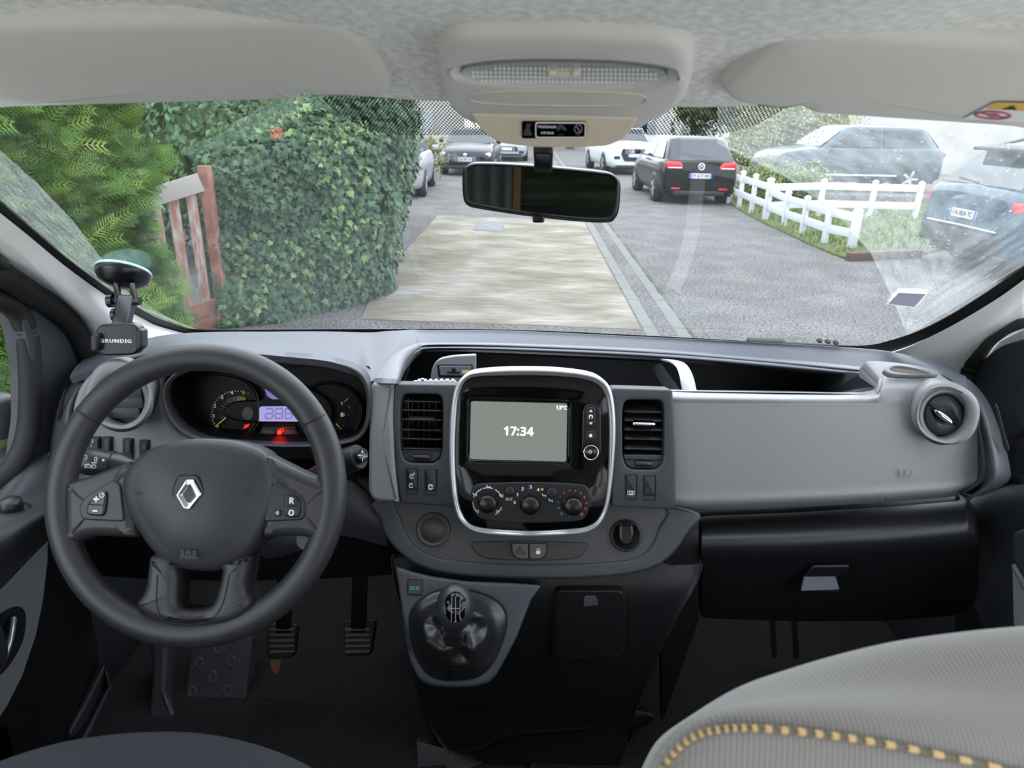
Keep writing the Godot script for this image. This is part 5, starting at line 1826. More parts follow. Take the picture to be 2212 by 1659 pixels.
		for k in 5:
			st = mb()
			var y := 1360.0 + k * 12.0
			bar(st, UN(q[0][0] + 3, y, pp + pn * 0.001, pn), UN(q[0][0] + 58, y - 1, pp + pn * 0.001, pn), 0.006, 0.004, 0.0015, pn)
			part("rib", st, M.mid_plastic, pd)
		st = mb()
		bar(st, pp - pn * 0.012 + Vector3(0, 0.01, 0), pp + Vector3(0.0, 0.30, -0.12), 0.03, 0.012, 0.003)
		part("arm", st, M.satin_black, pd)
	st = mb()
	plate(st, pls(rpoly([[583, 1427], [607, 1425], [604, 1446], [597, 1457], [587, 1448]], 3), U(595, 1440, 1.09), Vector3(0, 0.6, 0.8)), Vector3(0, 0.6, 0.8), 0.003, 0.0005)
	solo("tag", st, mat("orange_tag", "8a5433", 0.8), "small orange-brown tag hanging below the clutch pedal", "tag")
	# footrest
	var fn := Vector3(0, 0.80, 0.60).normalized()
	var fpt := U(430, 1560, 1.02)
	var fr := thing("footrest", "dark plastic footrest with oval dimples left of the pedals", "footrest", fpt)
	st = mb()
	plate(st, pls(rpoly([[415, 1370], [545, 1366], [526, 1566], [378, 1573], [398, 1500]], 8), fpt, fn), fn, 0.04, 0.006)
	part("slab", st, M.dark_plastic, fr)
	st = mb()
	plate(st, pls(rpoly([[323, 1372], [360, 1372], [356, 1500], [385, 1560], [378, 1574], [314, 1574], [326, 1480]], 8), fpt + fn * 0.03, fn), fn, 0.05, 0.008)
	part("side_ridge", st, M.dark_plastic, fr)
	for e in [[470, 1400], [499, 1429], [430, 1433], [459, 1462], [490, 1493], [416, 1496], [508, 1375]]:
		st = mb()
		dome(st, pls(oval(e[0], e[1], 10, 14, 16), fpt + fn * 0.001, fn), fn, -0.002, 0.002, 0.002, 3)
		part("dimple", st, M.mid_plastic, fr)
	# mats and sill
	st = mb()
	plate(st, PackedVector3Array([UY(555, 1506, 0.758), UY(900, 1508, 0.758), UY(985, 1700, 0.758), UY(560, 1800, 0.758), UY(200, 1750, 0.758), UY(200, 1600, 0.758), UY(530, 1590, 0.758)]), Vector3.UP, 0.006, 0.002)
	solo("floor_mat", st, M.floor_mat, "black ribbed floor mat in the driver's footwell", "mat")
	st = mb()
	plate(st, PackedVector3Array([UY(1385, 1521, 0.758), UY(1900, 1530, 0.758), UY(1900, 1800, 0.758), UY(1080, 1800, 0.758), UY(1150, 1640, 0.758), UY(1360, 1600, 0.758)]), Vector3.UP, 0.006, 0.002)
	solo("floor_mat", st, M.floor_mat, "black ribbed floor mat in the passenger footwell", "mat")
	st = mb()
	loft(st, [[U(215, 1430, 1.0), U(160, 1520, 0.95), U(110, 1600, 0.9), U(70, 1690, 0.86)], [U(225, 1440, 0.98), U(185, 1520, 0.93), U(140, 1600, 0.88), U(110, 1690, 0.84)], [U(232, 1450, 1.0), U(212, 1520, 0.97), U(175, 1600, 0.92), U(150, 1690, 0.88)]], 16, 8, Vector3(0, -0.05, 0))
	solo("door_sill", st, M.dark_plastic, "dark plastic sill trim beside the driver's seat", "sill trim")
	# steering column with its stalks
	var col := thing("steering_column", "grey steering column shroud with its two stalks", "steering column", U(460, 1040, 0.92))
	var hub := U(430, 1085, 0.80)
	var far := U(520, 1050, 1.02)
	st = mb()
	tube(st, [hub, hub.lerp(far, 0.3), hub.lerp(far, 0.7), far], [0.060, 0.068, 0.070, 0.072], 24, false, 0.85)
	part("shroud", st, M.mid_plastic, col)
	# left stalk
	st = mb()
	var l0 := U(300, 1012, 0.87)
	var l1 := U(170, 993, 0.86)
	var lp := []
	for k in 7: lp.append(l0.lerp(l1, k / 6.0))
	tube(st, lp, [0.010, 0.014, 0.0185, 0.0185, 0.0195, 0.0200, 0.017], 20)
	var ls := part("light_stalk", st, mat("stalk_plastic", "202225", 0.36), col)
	st = mb()
	tube(st, [l0.lerp(l1, 0.44), l0.lerp(l1, 0.455)], 0.0197, 20)
	part("stalk_seam", st, M.groove, ls)
	var ln := Vector3(0.25, 0.42, 0.87).normalized()
	for t in [["0", 207, 992, 0.006], ["•", 223, 994, 0.003]]:
		letters(t[0], U(t[1], t[2], 0.838), ln, t[3], M.white_print, ls)
	st = mb()
	for e in [[189, 1007], [202, 1008]]:
		tube(st, [U(e[0], e[1] - 4, 0.838), U(e[0] + 4, e[1] - 3, 0.838), U(e[0] + 5, e[1], 0.838), U(e[0] + 4, e[1] + 3, 0.838), U(e[0], e[1] + 4, 0.838)], 0.0005, 5, true)
		for k in 3:
			tube(st, [U(e[0] - 6, e[1] - 3 + k * 3, 0.838), U(e[0] - 2, e[1] - 3 + k * 3, 0.838)], 0.0004, 5)
	for k in 8:
		var a := TAU * k / 8.0
		tube(st, [U(183 + cos(a) * 3.5, 988 + sin(a) * 3.5, 0.84), U(183 + cos(a) * 6.0, 988 + sin(a) * 6.0, 0.84)], 0.0004, 5)
	tube(st, [U(198, 1000, 0.838), U(209, 1000, 0.838)], 0.0005, 5)
	part("lamp_symbols", st, M.white_print, ls)
	# right stalk
	st = mb()
	var r0 := U(640, 1040, 0.90)
	var r1 := U(775, 986, 0.87)
	var rp := []
	for k in 9: rp.append(r0.lerp(r1, k / 8.0))
	tube(st, rp, [0.007, 0.0085, 0.0095, 0.011, 0.013, 0.0165, 0.0185, 0.019, 0.0175], 20)
	var rs := part("wiper_stalk", st, M.stalk_plastic, col)
	var rn := (r1 - r0).normalized().lerp(Vector3(0, 0.3, 1).normalized(), 0.75).normalized()
	st = mb()
	dome(st, pls(oval(783, 985, 12, 16, 28), r1 + rn * 0.013, rn), rn, 0.002, 0.001, 0.012, 5)
	var rc := part("stalk_cap", st, M.satin_black, rs)
	st = mb()
	var rq := r1 + rn * 0.0155
	for e in [[773, 984, 793, 986], [783, 972, 783, 979], [780, 976, 786, 976], [783, 990, 783, 997]]:
		tube(st, [UN(e[0], e[1], rq, rn), UN(e[2], e[3], rq, rn)], 0.0005, 5)
	for k in 3:
		plate(st, pls(oval(778 + k * 4.5, 981, 1.2, 1.2, 8), rq, rn), rn, 0.0006)
		plate(st, pls(oval(778 + k * 4.5, 989, 1.2, 1.2, 8), rq, rn), rn, 0.0006)
	part("wiper_symbols", st, M.white_print, rs)
	# ignition barrel
	st = mb()
	tube(st, [U(580, 1190, 0.93), U(600, 1180, 0.9), U(655, 1168, 0.88)], [0.012, 0.016, 0.013], 14)
	part("ignition_barrel", st, M.dark_plastic, col)
	st = mb()
	tube(st, [U(601, 1187, 0.885), U(606, 1172, 0.885)], 0.002, 8)
	part("key_ring", st, M.chrome, col)

func z4(a: Array) -> Array:                                   # outline measured on an enlarged view of the wheel
	var o := []
	for q in a:
		var e := [0.4069 * q[0], 700.0 + 0.4069 * q[1]]
		if q.size() > 2: e.append(q[2])
		o.append(e)
	return o

func build_wheel() -> void:
	var tilt := deg_to_rad(27.0)
	var n := Vector3(0.0, sin(tilt), cos(tilt))
	var c := U(424, 1064, 0.762)
	var w := thing("steering_wheel", "dark grey four-spoke steering wheel with diamond badge", "steering wheel", c)
	var u := Vector3.RIGHT
	var v := n.cross(u)
	var R := 0.1735
	# rim in three lengths with seams at the upper quarters
	var path := PackedVector3Array()
	for k in 97:
		var a := TAU * k / 96.0
		path.append(c + (u * cos(a) + v * sin(a)) * R)
	var full := PackedVector3Array(path)
	full.resize(96)
	var st := mb()
	rim_tube(st, full, c, n, 0.0178, 0.0160)
	var rim := part("rim", st, M.wheel_skin, w)
	for a in [deg_to_rad(33.0), deg_to_rad(147.0)]:
		st = mb()
		var pc := c + (u * cos(a) + v * sin(a)) * R
		var t := (-u * sin(a) + v * cos(a))
		lathe(st, [[0.0150, -0.0008], [0.0176, -0.0008], [0.0176, 0.0008], [0.0150, 0.0008]], pc, t, 28)
		part("rim_seam", st, M.groove, rim)
	# spokes
	var sp := c - n * 0.012
	st = mb()
	plate(st, pls(rpoly(z4([[330, 840, 10], [410, 822, 30], [480, 800, 40], [700, 715, 10], [720, 1140, 10], [560, 1130, 60], [455, 1130, 20], [400, 1160, 30], [330, 1180, 20]]), 10), sp + n * 0.0255, n), n, 0.038, 0.012)
	plate(st, pls(rpoly(z4([[1760, 840, 10], [1700, 828, 30], [1640, 810, 40], [1400, 690, 10], [1380, 1140, 10], [1500, 1130, 60], [1620, 1132, 20], [1680, 1170, 30], [1750, 1180, 20]]), 10), sp + n * 0.0255, n), n, 0.038, 0.012)
	part("side_spokes", st, M.wheel_skin, w)
	st = mb()
	ring(st, pls(rpoly(z4([[780, 1230, 10], [1325, 1230, 10], [1285, 1430, 30], [1340, 1500, 30], [1220, 1610, 60], [850, 1610, 60], [690, 1500, 30], [760, 1430, 30]]), 8), sp + n * 0.0295, n), pls(rpoly(z4([[925, 1300, 10], [1170, 1300, 10], [1158, 1380, 20], [1120, 1500, 22], [1060, 1525, 20], [960, 1522, 20], [925, 1500, 20], [935, 1380, 20]]), 8), sp + n * 0.0295, n), n, 0.040, 0.011, 0.0, 120, true)
	part("lower_spoke", st, M.wheel_skin, w)
	# trim line round the lower window
	st = mb()
	var tl := []
	for q in z4([[835, 1330], [833, 1480], [860, 1560], [930, 1590], [1080, 1588], [1150, 1540], [1190, 1460], [1218, 1330]]): tl.append(UN(q[0], q[1], sp + n * 0.0296, n))
	tube(st, curve3(tl, 40), 0.0008, 5)
	part("trim_line", st, M.groove, w)
	# switch pods
	for s in 2:
		var pod: Array = [[418, 1000, 10], [422, 960, 20], [450, 915, 30], [600, 825, 10], [640, 850, 10], [660, 1050, 10], [440, 1040, 14]] if s == 0 else [[1462, 830, 10], [1490, 850, 10], [1590, 900, 20], [1616, 930, 20], [1618, 1020, 16], [1600, 1042, 12], [1400, 1050, 10], [1430, 880, 10]]
		st = mb()
		plate(st, pls(rpoly(z4(pod), 6), sp + n * 0.0277, n), n, 0.012, 0.002)
		var po := part("switch_pod", st, M.black_plastic if s == 1 else M.black_plastic, w)
		var key: Array = [[455, 1000, 14], [462, 945, 24], [540, 890, 14], [565, 890, 10], [560, 960, 10], [552, 1015, 12], [530, 1022, 8], [465, 1016, 10]] if s == 0 else [[1508, 905, 14], [1530, 892, 10], [1578, 918, 18], [1592, 950, 10], [1588, 1020, 12], [1570, 1030, 8], [1515, 1026, 12], [1504, 1005, 10]]
		st = mb()
		plate(st, pls(rpoly(z4(key), 4), sp + n * 0.0310, n), n, 0.006, 0.0025)
		part("key", st, M.satin_black, po)
		st = mb()
		var g := z4([[472, 958], [552, 962]] if s == 0 else [[1518, 966], [1582, 966]])
		tube(st, [UN(g[0][0], g[0][1], sp + n * 0.0313, n), UN(g[1][0], g[1][1], sp + n * 0.0313, n)], 0.0008, 5)
		part("key_split", st, M.gloss_black, po)
		for t in ([["+", 511, 930, 0.007], ["–", 505, 992, 0.0018]] if s == 0 else [["R", 1549, 937, 0.0075], ["O", 1546, 1002, 0.0075]]):
			var e = z4([[t[1], t[2]]])[0]
			letters(t[0], UN(e[0], e[1], sp + n * 0.0312, n), n, t[3], M.white_print, po, 1.0, true)
		st = mb()
		if s == 0:
			var cc = z4([[541, 908]])[0]
			arc_at(st, cc, 5.0, sp + n * 0.0313, n)
			tube(st, [UN(cc[0], cc[1], sp + n * 0.0313, n), UN(cc[0] + 4, cc[1] - 4, sp + n * 0.0313, n)], 0.0005, 5)
			part("limiter_symbol", st, M.white_print, po)
		else:
			plate(st, pls(rpoly(z4([[1452, 985, 6], [1490, 985, 6], [1490, 1022, 6], [1456, 1022, 6]]), 3), sp + n * 0.0300, n), n, 0.004, 0.0015)
			part("voice_key", st, M.satin_black, po)
			st = mb()
			var cc = z4([[1466, 1003]])[0]
			for k in 3:
				var p := []
				for j in 6:
					var a := lerpf(-0.7, 0.7, j / 5.0)
					p.append(UN(cc[0] - 3 + cos(a) * (3.0 + k * 2.5), cc[1] + sin(a) * (3.0 + k * 2.5), sp + n * 0.0305, n))
				tube(st, p, 0.0004, 5)
			part("voice_symbol", st, M.white_print, po)
	# airbag cover
	var hubo := smooth_px(z4([[622, 870], [640, 785], [705, 705], [810, 642], [950, 612], [1090, 606], [1240, 622], [1365, 668], [1420, 735], [1450, 850], [1440, 940], [1408, 1055], [1350, 1165], [1290, 1242], [1200, 1298], [1090, 1322], [960, 1312], [860, 1280], [780, 1205], [700, 1090], [645, 980]]), 4)
	var hp := c + n * 0.021
	st = mb()
	dome(st, pls(hubo, hp, n), n, 0.014, 0.016, 0.05, 10, 2.4)
	var hub := part("airbag_cover", st, M.hub_skin, w)
	# badge
	var bp := hp + n * 0.0135
	st = mb()
	plate(st, pls(rpoly(z4([[940, 800, 10], [1050, 795, 12], [1098, 900, 16], [1055, 1015, 12], [960, 1020, 10], [902, 905, 16]]), 4), bp, n), n, 0.008, 0.002)
	part("badge_ground", st, M.gloss_black, hub)
	st = mb()
	var bo := z4([[984, 826], [1024, 826], [1068, 906], [1004, 986], [972, 980], [932, 908]])
	var bi := z4([[1000, 862], [1010, 862], [1034, 908], [1000, 950], [990, 945], [968, 908]])
	ring(st, pls(bo, bp + n * 0.004, n), pls(bi, bp + n * 0.002, n), n, 0.006, 0.0018, 0.0, 60, true)
	part("badge_diamond", st, M.chrome, hub)
	# moulded marks
	var mk = z4([[1000, 1222]])[0]
	letters("SRS", UN(mk[0], mk[1] - 3, hp + n * 0.0085, n), n, 0.006, M.hub_skin, hub, 1.5, true, "airbag_mark")
	letters("AIRBAG", UN(mk[0], mk[1] + 6, hp + n * 0.0075, n), n, 0.0035, M.hub_skin, hub, 1.2, true, "airbag_mark")
	for e in [[700, 902], [1306, 905]]:
		var hq = z4([e])[0]
		st = mb()
		plate(st, pls([[hq[0] - 8, hq[1] - 2], [hq[0], hq[1] - 1], [hq[0] + 8, hq[1] - 4], [hq[0] + 8, hq[1] + 4], [hq[0], hq[1] + 1], [hq[0] - 8, hq[1] + 2]], hp + n * 0.0102, n), n, 0.001)
		part("horn_mark", st, M.deep_plastic, hub)

func rim_tube(st: SurfaceTool, path: PackedVector3Array, c: Vector3, n: Vector3, r: float, rt: float) -> void:
	var rows := []
	for p in path:
		var o := (p - c).normalized()
		var row := PackedVector3Array()
		for k in 20:
			var a := TAU * k / 20.0
			row.append(p + o * cos(a) * r + n * sin(a) * rt)
		rows.append(row)
	grid(st, rows, true, true, 1)

# ---------- doors ----------
func upx(a: Array, x: float) -> PackedVector3Array:
	var o := PackedVector3Array()
	for q in a: o.append(UX(q[0], q[1], x))
	return o
func build_doors() -> void:
	for s in 2:
		var g := -1.0 if s == 0 else 1.0
		var inw := Vector3(-g, 0, 0)
		var d := thing("door_%d" % (s + 1), "driver's door with dark armrest and pale lower panel" if s == 0 else "passenger door with dark armrest at the right edge", "door", Vector3(0.86 * g, 0.8, -0.4), "", "structure")
		# outer skin and posts
		var st := mb()
		rbox(st, Vector3(0.87 * g, 1.03, -0.45), Vector3(0.04, 0.58, 2.2), 0.01)
		rbox(st, Vector3(0.87 * g, 1.92, 0.1), Vector3(0.04, 0.12, 1.2), 0.01)
		part("skin", st, M.door_dark, d)
		st = mb()
		quad(st, Vector3(0.85 * g, 1.30, -1.28), Vector3(0.85 * g, 1.30, 0.55), Vector3(0.85 * g, 1.88, 0.55), Vector3(0.85 * g, 1.88, -0.42))
		part("glass", st, M.door_glass, d)
		st = mb()
		rbox(st, Vector3(0.83 * g, 1.05, -0.15), Vector3(0.06, 0.54, 1.3), 0.02)
		rbox(st, Vector3(0.765 * g, 1.17, -0.2), Vector3(0.10, 0.09, 1.1), 0.03)
		part("rear_panel", st, M.door_dark, d)
		var seal: Array = [[-80, 530], [0, 590], [60, 630], [110, 662], [150, 697], [174, 737], [188, 785], [190, 835]] if s == 0 else [[2282, 642], [2212, 682], [2165, 702], [2125, 735], [2102, 775], [2090, 815], [2086, 850]]
		var pts := []
		pts.append(Vector3(0.795 * g, 1.87, -0.46))
		for q in seal: pts.append(UX(q[0], q[1], 0.795 * g))
		st = mb()
		tube(st, curve3(pts, 40), 0.019, 12)
		part("door_seal", st, M.rubber, d)
		var strip: Array = [[-80, 560], [0, 608], [60, 648], [118, 684], [108, 694], [60, 672], [45, 672], [0, 645], [-80, 610]] if s == 0 else [[2130, 775], [2160, 738], [2212, 712], [2282, 690], [2282, 730], [2212, 736], [2160, 760]]
		st = mb()
		plate(st, upx(strip, 0.82 * g), inw, 0.01)
		part("frame_strip", st, M.pillar_trim, d)
		var sail: Array = [[48, 674, 4], [58, 660, 8], [82, 661, 6], [112, 676, 10], [148, 704, 20], [172, 745, 20], [184, 795, 10], [160, 830, 10], [135, 880, 20], [118, 940, 20], [108, 990, 4], [66, 990, 4], [78, 900, 20], [76, 800, 20], [62, 720, 20]] if s == 0 else [[2078, 850, 10], [2100, 800, 20], [2130, 768, 20], [2160, 745, 20], [2212, 730, 10], [2290, 716, 4], [2290, 1010, 4], [2200, 1030, 6], [2150, 1050, 4], [2110, 1050, 4], [2090, 960, 20]]
		st = mb()
		plate(st, upx(rpoly(sail, 8), 0.80 * g), inw, 0.04, 0.006)
		part("sail_panel", st, M.door_dark, d)
		var wf: Array = [[-60, 636], [0, 650], [28, 664], [48, 692], [60, 740], [66, 820], [65, 900], [54, 960], [28, 1010], [0, 1040], [-60, 1090]] if s == 0 else [[2300, 900], [2220, 940], [2208, 980], [2208, 1030], [2300, 1060]]
		pts = []
		for q in wf: pts.append(UX(q[0], q[1], 0.815 * g))
		st = mb()
		tube(st, curve3(pts, 50), 0.017, 12)
		part("window_seal", st, M.rubber, d)
		# arm rest block
		var ctrl := []
		var src: Array
		if s == 0:
			src = [[-0.83, [[-120, 1140], [0, 1048], [70, 962], [108, 955], [140, 950]]], [-0.775, [[-120, 1170], [0, 1085], [60, 1035], [105, 1000], [140, 985]]], [-0.745, [[-120, 1185], [0, 1105], [55, 1080], [100, 1058], [135, 1040]]], [-0.70, [[-120, 1210], [0, 1150], [50, 1122], [98, 1098], [130, 1085]]], [-0.70, [[-120, 1280], [0, 1205], [60, 1155], [104, 1122], [130, 1108]]], [-0.79, [[-120, 1390], [0, 1278], [60, 1215], [106, 1168], [130, 1145]]]]
		else:
			src = [[0.82, [[2090, 1082], [2150, 1048], [2186, 1034], [2300, 1005]]], [0.785, [[2098, 1092], [2150, 1072], [2190, 1066], [2300, 1050]]], [0.775, [[2112, 1130], [2150, 1122], [2190, 1118], [2300, 1110]]], [0.79, [[2118, 1180], [2150, 1250], [2180, 1300], [2300, 1380]]], [0.80, [[2100, 1300], [2150, 1400], [2180, 1450], [2300, 1500]]]]
		for r in src:
			var row := []
			for q in r[1]: row.append(UX(q[0], q[1], r[0]))
			ctrl.append(row)
		st = mb()
		loft(st, ctrl, 20, 24, Vector3(0.02 * g, 0, 0))
		var arm := part("armrest", st, M.door_dark, d)
		if s == 0:
			st = mb()
			plate(st, upx(rpoly([[-120, 1400], [0, 1274], [106, 1165], [104, 1215], [96, 1290], [80, 1370], [50, 1460], [15, 1530], [-120, 1720]], 6), -0.785), inw, 0.01, 0.003)
			part("pale_panel", st, M.light_trim, d)
			st = mb()
			plate(st, upx([[-150, 1380], [110, 1150], [170, 1180], [215, 1420], [160, 1700], [-150, 1900]], -0.80), inw, 0.01)
			part("lower_panel", st, M.lower_plastic, d)
			st = mb()
			plate(st, upx(smooth_px([[-60, 1360], [0, 1326], [30, 1311], [50, 1314], [57, 1338], [50, 1385], [25, 1432], [0, 1460], [-60, 1510]], 4), -0.7835), inw, 0.004, 0.001)
			part("pull_recess", st, M.groove, d)
			st = mb()
			tube(st, curve3([UX(30, 1335, -0.775), UX(24, 1375, -0.765), UX(8, 1425, -0.765), UX(-20, 1470, -0.772)], 16), 0.004, 8)
			part("door_pull", st, M.silver_trim, d)
			# mirror switch
			var kp := UX(27, 1108, -0.735)
			st = mb()
			lathe(st, [[0.0, 0.004], [0.018, 0.004], [0.024, 0.002], [0.026, -0.01]], kp, Vector3(0.12, 0.99, 0.05), 28)
			part("switch_base", st, M.black_plastic, arm)
			st = mb()
			lathe(st, [[0.0, 0.022], [0.011, 0.022], [0.0135, 0.020], [0.0145, 0.010], [0.013, 0.003]], kp, Vector3(0.12, 0.99, 0.05), 28)
			part("mirror_knob", st, M.black_plastic, arm)
			st = mb()
			plate(st, PackedVector3Array([UX(-60, 1150, -0.72), UX(0, 1128, -0.72), UX(26, 1130, -0.715), UX(24, 1138, -0.71), UX(-60, 1180, -0.71)]), Vector3(0.4, 0.9, 0.1).normalized(), 0.006, 0.001)
			part("window_switch", st, M.black_plastic, arm)
		else:
			st = mb()
			plate(st, upx(rpoly([[2180, 1152, 8], [2198, 1142, 8], [2300, 1130], [2300, 1330], [2212, 1262], [2184, 1215, 8]], 6), 0.745), inw, 0.05, 0.01)
			part("pull_cup", st, M.door_dark, d)
			st = mb()
			plate(st, upx(rpoly([[2184, 1216], [2212, 1256], [2300, 1350], [2300, 1460], [2187, 1350]], 4), 0.765), inw, 0.03, 0.004)
			part("pale_panel", st, M.light_trim, d)
			st = mb()
			plate(st, upx([[2085, 1080], [2300, 1080], [2300, 1700], [2050, 1500]], 0.81), inw, 0.01)
			part("lower_panel", st, M.lower_plastic, d)
	# wing mirror outside the driver's window
	var st := mb()
	rbox(st, Vector3(-1.08, 1.46, -1.02), Vector3(0.22, 0.26, 0.12), 0.045)
	rbox(st, Vector3(-0.93, 1.37, -1.02), Vector3(0.14, 0.08, 0.08), 0.03)
	solo("wing_mirror", st, M.black_plastic, "black wing mirror outside the driver's window", "mirror")

# ---------- seats ----------
func build_seats() -> void:
	var ds := thing("driver_seat", "dark grey driver's seat cushion below the steering wheel", "seat", Vector3(-0.40, 0.76, -0.28))
	var st := mb()
	dome(st, pls_y([[-0.60, -0.02], [-0.63, -0.30], [-0.60, -0.46], [-0.52, -0.535], [-0.40, -0.560], [-0.29, -0.545], [-0.20, -0.50], [-0.155, -0.42], [-0.15, -0.25], [-0.17, 0.05], [-0.38, 0.08]], 1.235), Vector3.UP, 0.025, 0.03, 0.14, 8)
	part("cushion", st, M.dark_cloth, ds)
	st = mb()
	rbox(st, Vector3(-0.40, 0.93, -0.22), Vector3(0.40, 0.36, 0.44), 0.03)
	part("seat_base", st, M.deep_plastic, ds)
	var ps := thing("passenger_seat", "grey striped cloth passenger bench with a pale stitched backrest seam", "seat", Vector3(0.42, 0.76, -0.2))
	st = mb()
	dome(st, pls_y([[0.02, -0.02], [0.0, -0.40], [0.05, -0.50], [0.12, -0.53], [0.42, -0.545], [0.70, -0.53], [0.76, -0.49], [0.78, -0.36], [0.78, 0.05], [0.42, 0.08]], 1.19), Vector3.UP, 0.02, 0.03, 0.14, 8)
	part("cushion", st, M.dark_cloth, ps)
	st = mb()
	rbox(st, Vector3(0.40, 0.91, -0.2), Vector3(0.66, 0.32, 0.44), 0.03)
	part("seat_base", st, M.deep_plastic, ps)
	var sil := [[1380, 1690], [1425, 1605], [1500, 1548], [1600, 1487], [1700, 1448], [1850, 1404], [2000, 1373], [2212, 1350], [2460, 1338], [2720, 1340], [2960, 1375], [3060, 1480]]
	var seam := [[1400, 1710], [1440, 1640], [1490, 1592], [1555, 1573], [1630, 1571], [1760, 1583], [1900, 1604], [2100, 1645], [2360, 1705], [2640, 1750], [2900, 1790], [3070, 1800]]
	var rows := [[], [], [], [], []]
	for k in sil.size():
		rows[0].append(U(sil[k][0], sil[k][1] + 60, 0.50))
		rows[1].append(U(sil[k][0], sil[k][1] + 2, 0.43))
		rows[2].append(U((sil[k][0] * 0.55 + seam[k][0] * 0.45), sil[k][1] * 0.55 + seam[k][1] * 0.45, 0.375))
		rows[3].append(U(seam[k][0], seam[k][1], 0.325))
		rows[4].append(U(seam[k][0] + 10, seam[k][1] + 330, 0.30))
	st = mb()
	loft(st, rows, 80, 28, Vector3(0, -0.01, -0.01))
	var back := part("backrest", st, M.seat_cloth, ps)
	var sp := []
	for k in sil.size(): sp.append(rows[3][k] + Vector3(0, 0.001, 0.002))
	var path := curve3(sp, 206)
	st = mb()
	tube(st, path, 0.0022, 8)
	part("piping", st, mat("piping_cloth", "7d7468", 0.9), back)
	for k in range(3, 203, 5):
		st = mb()
		tube(st, [path[k] + Vector3(0, 0.0014, 0.001), path[k + 2] + Vector3(0, 0.0014, 0.001)], 0.0021, 8)
		part("stitch", st, M.stitch, back)

func pls_y(a: Array, y: float) -> PackedVector3Array:
	var v := PackedVector3Array()
	for q in a: v.append(Vector3(q[0], y, q[1]))
	return curve3(v, v.size() * 6, true)

# ---------- phone holder ----------
func build_phone_mount() -> void:
	var inw := Vector3(0, -0.817, 0.577)
	var at := UW(268, 583, -0.004)
	var h := thing("phone_holder", "black phone holder stuck to the windscreen by a suction cup", "phone holder", at)
	var st := mb()
	lathe(st, [[0.0, 0.001], [0.039, 0.0], [0.040, 0.003], [0.0385, 0.006]], at, inw, 40)
	part("suction_skirt", st, mat("teal_rubber", "8fb3b5", 0.25), h)
	st = mb()
	lathe(st, [[0.0395, 0.004], [0.039, 0.010], [0.034, 0.018], [0.022, 0.025], [0.012, 0.027], [0.0, 0.028]], at, inw, 40)
	part("suction_cup", st, M.satin_black, h)
	var d0 := -at.z
	# forked bracket and arm
	st = mb()
	for x in [[252, 610, 256, 655], [286, 612, 292, 660]]:
		bar(st, U(x[0], x[1], d0 - 0.02), U(x[2], x[3], d0 - 0.035), 0.008, 0.018, 0.003)
	part("fork", st, M.satin_black, h)
	st = mb()
	var pv := U(272, 650, d0 - 0.035)
	tube(st, [pv - Vector3(0.022, 0, 0), pv + Vector3(0.022, 0, 0)], 0.006, 14)
	part("pivot_bolt", st, M.satin_black, h)
	st = mb()
	tube(st, [pv + Vector3(-0.026, 0, 0), pv + Vector3(-0.018, 0, 0)], 0.011, 12)
	tube(st, [U(245, 680, d0 - 0.05), U(252, 680, d0 - 0.05)], 0.010, 12)
	part("clamp_knob", st, M.satin_black, h)
	st = mb()
	bar(st, U(276, 640, d0 - 0.03), U(262, 704, d0 - 0.06), 0.024, 0.016, 0.003)
	part("arm", st, mat("arm_plastic", "2a2c30", 0.3), h)
	var n := Vector3(0.15, 0.22, 0.96).normalized()
	var p := U(253, 735, d0 - 0.075)
	st = mb()
	plate(st, pls(rpoly([[206, 712, 14], [218, 700, 14], [285, 697, 12], [300, 706, 12], [304, 750, 14], [292, 767, 12], [222, 769, 14], [208, 755, 14]], 8), p, n), n, 0.022, 0.003)
	var pad := part("cradle", st, M.satin_black, h)
	letters("GRUNDIG", UN(250, 736.5, p + n * 0.0002, n), n, 0.0052, M.white_print, pad, 1.35, true)
	for q in [[[194, 724], [204, 720], [211, 724], [211, 757], [200, 762], [194, 752]], [[292, 715], [300, 709], [307, 714], [307, 750], [298, 758], [293, 752]]]:
		st = mb()
		plate(st, pls(rpoly(q, 4), p + n * 0.012, n), n, 0.022, 0.003)
		part("side_grip", st, M.black_plastic, h)

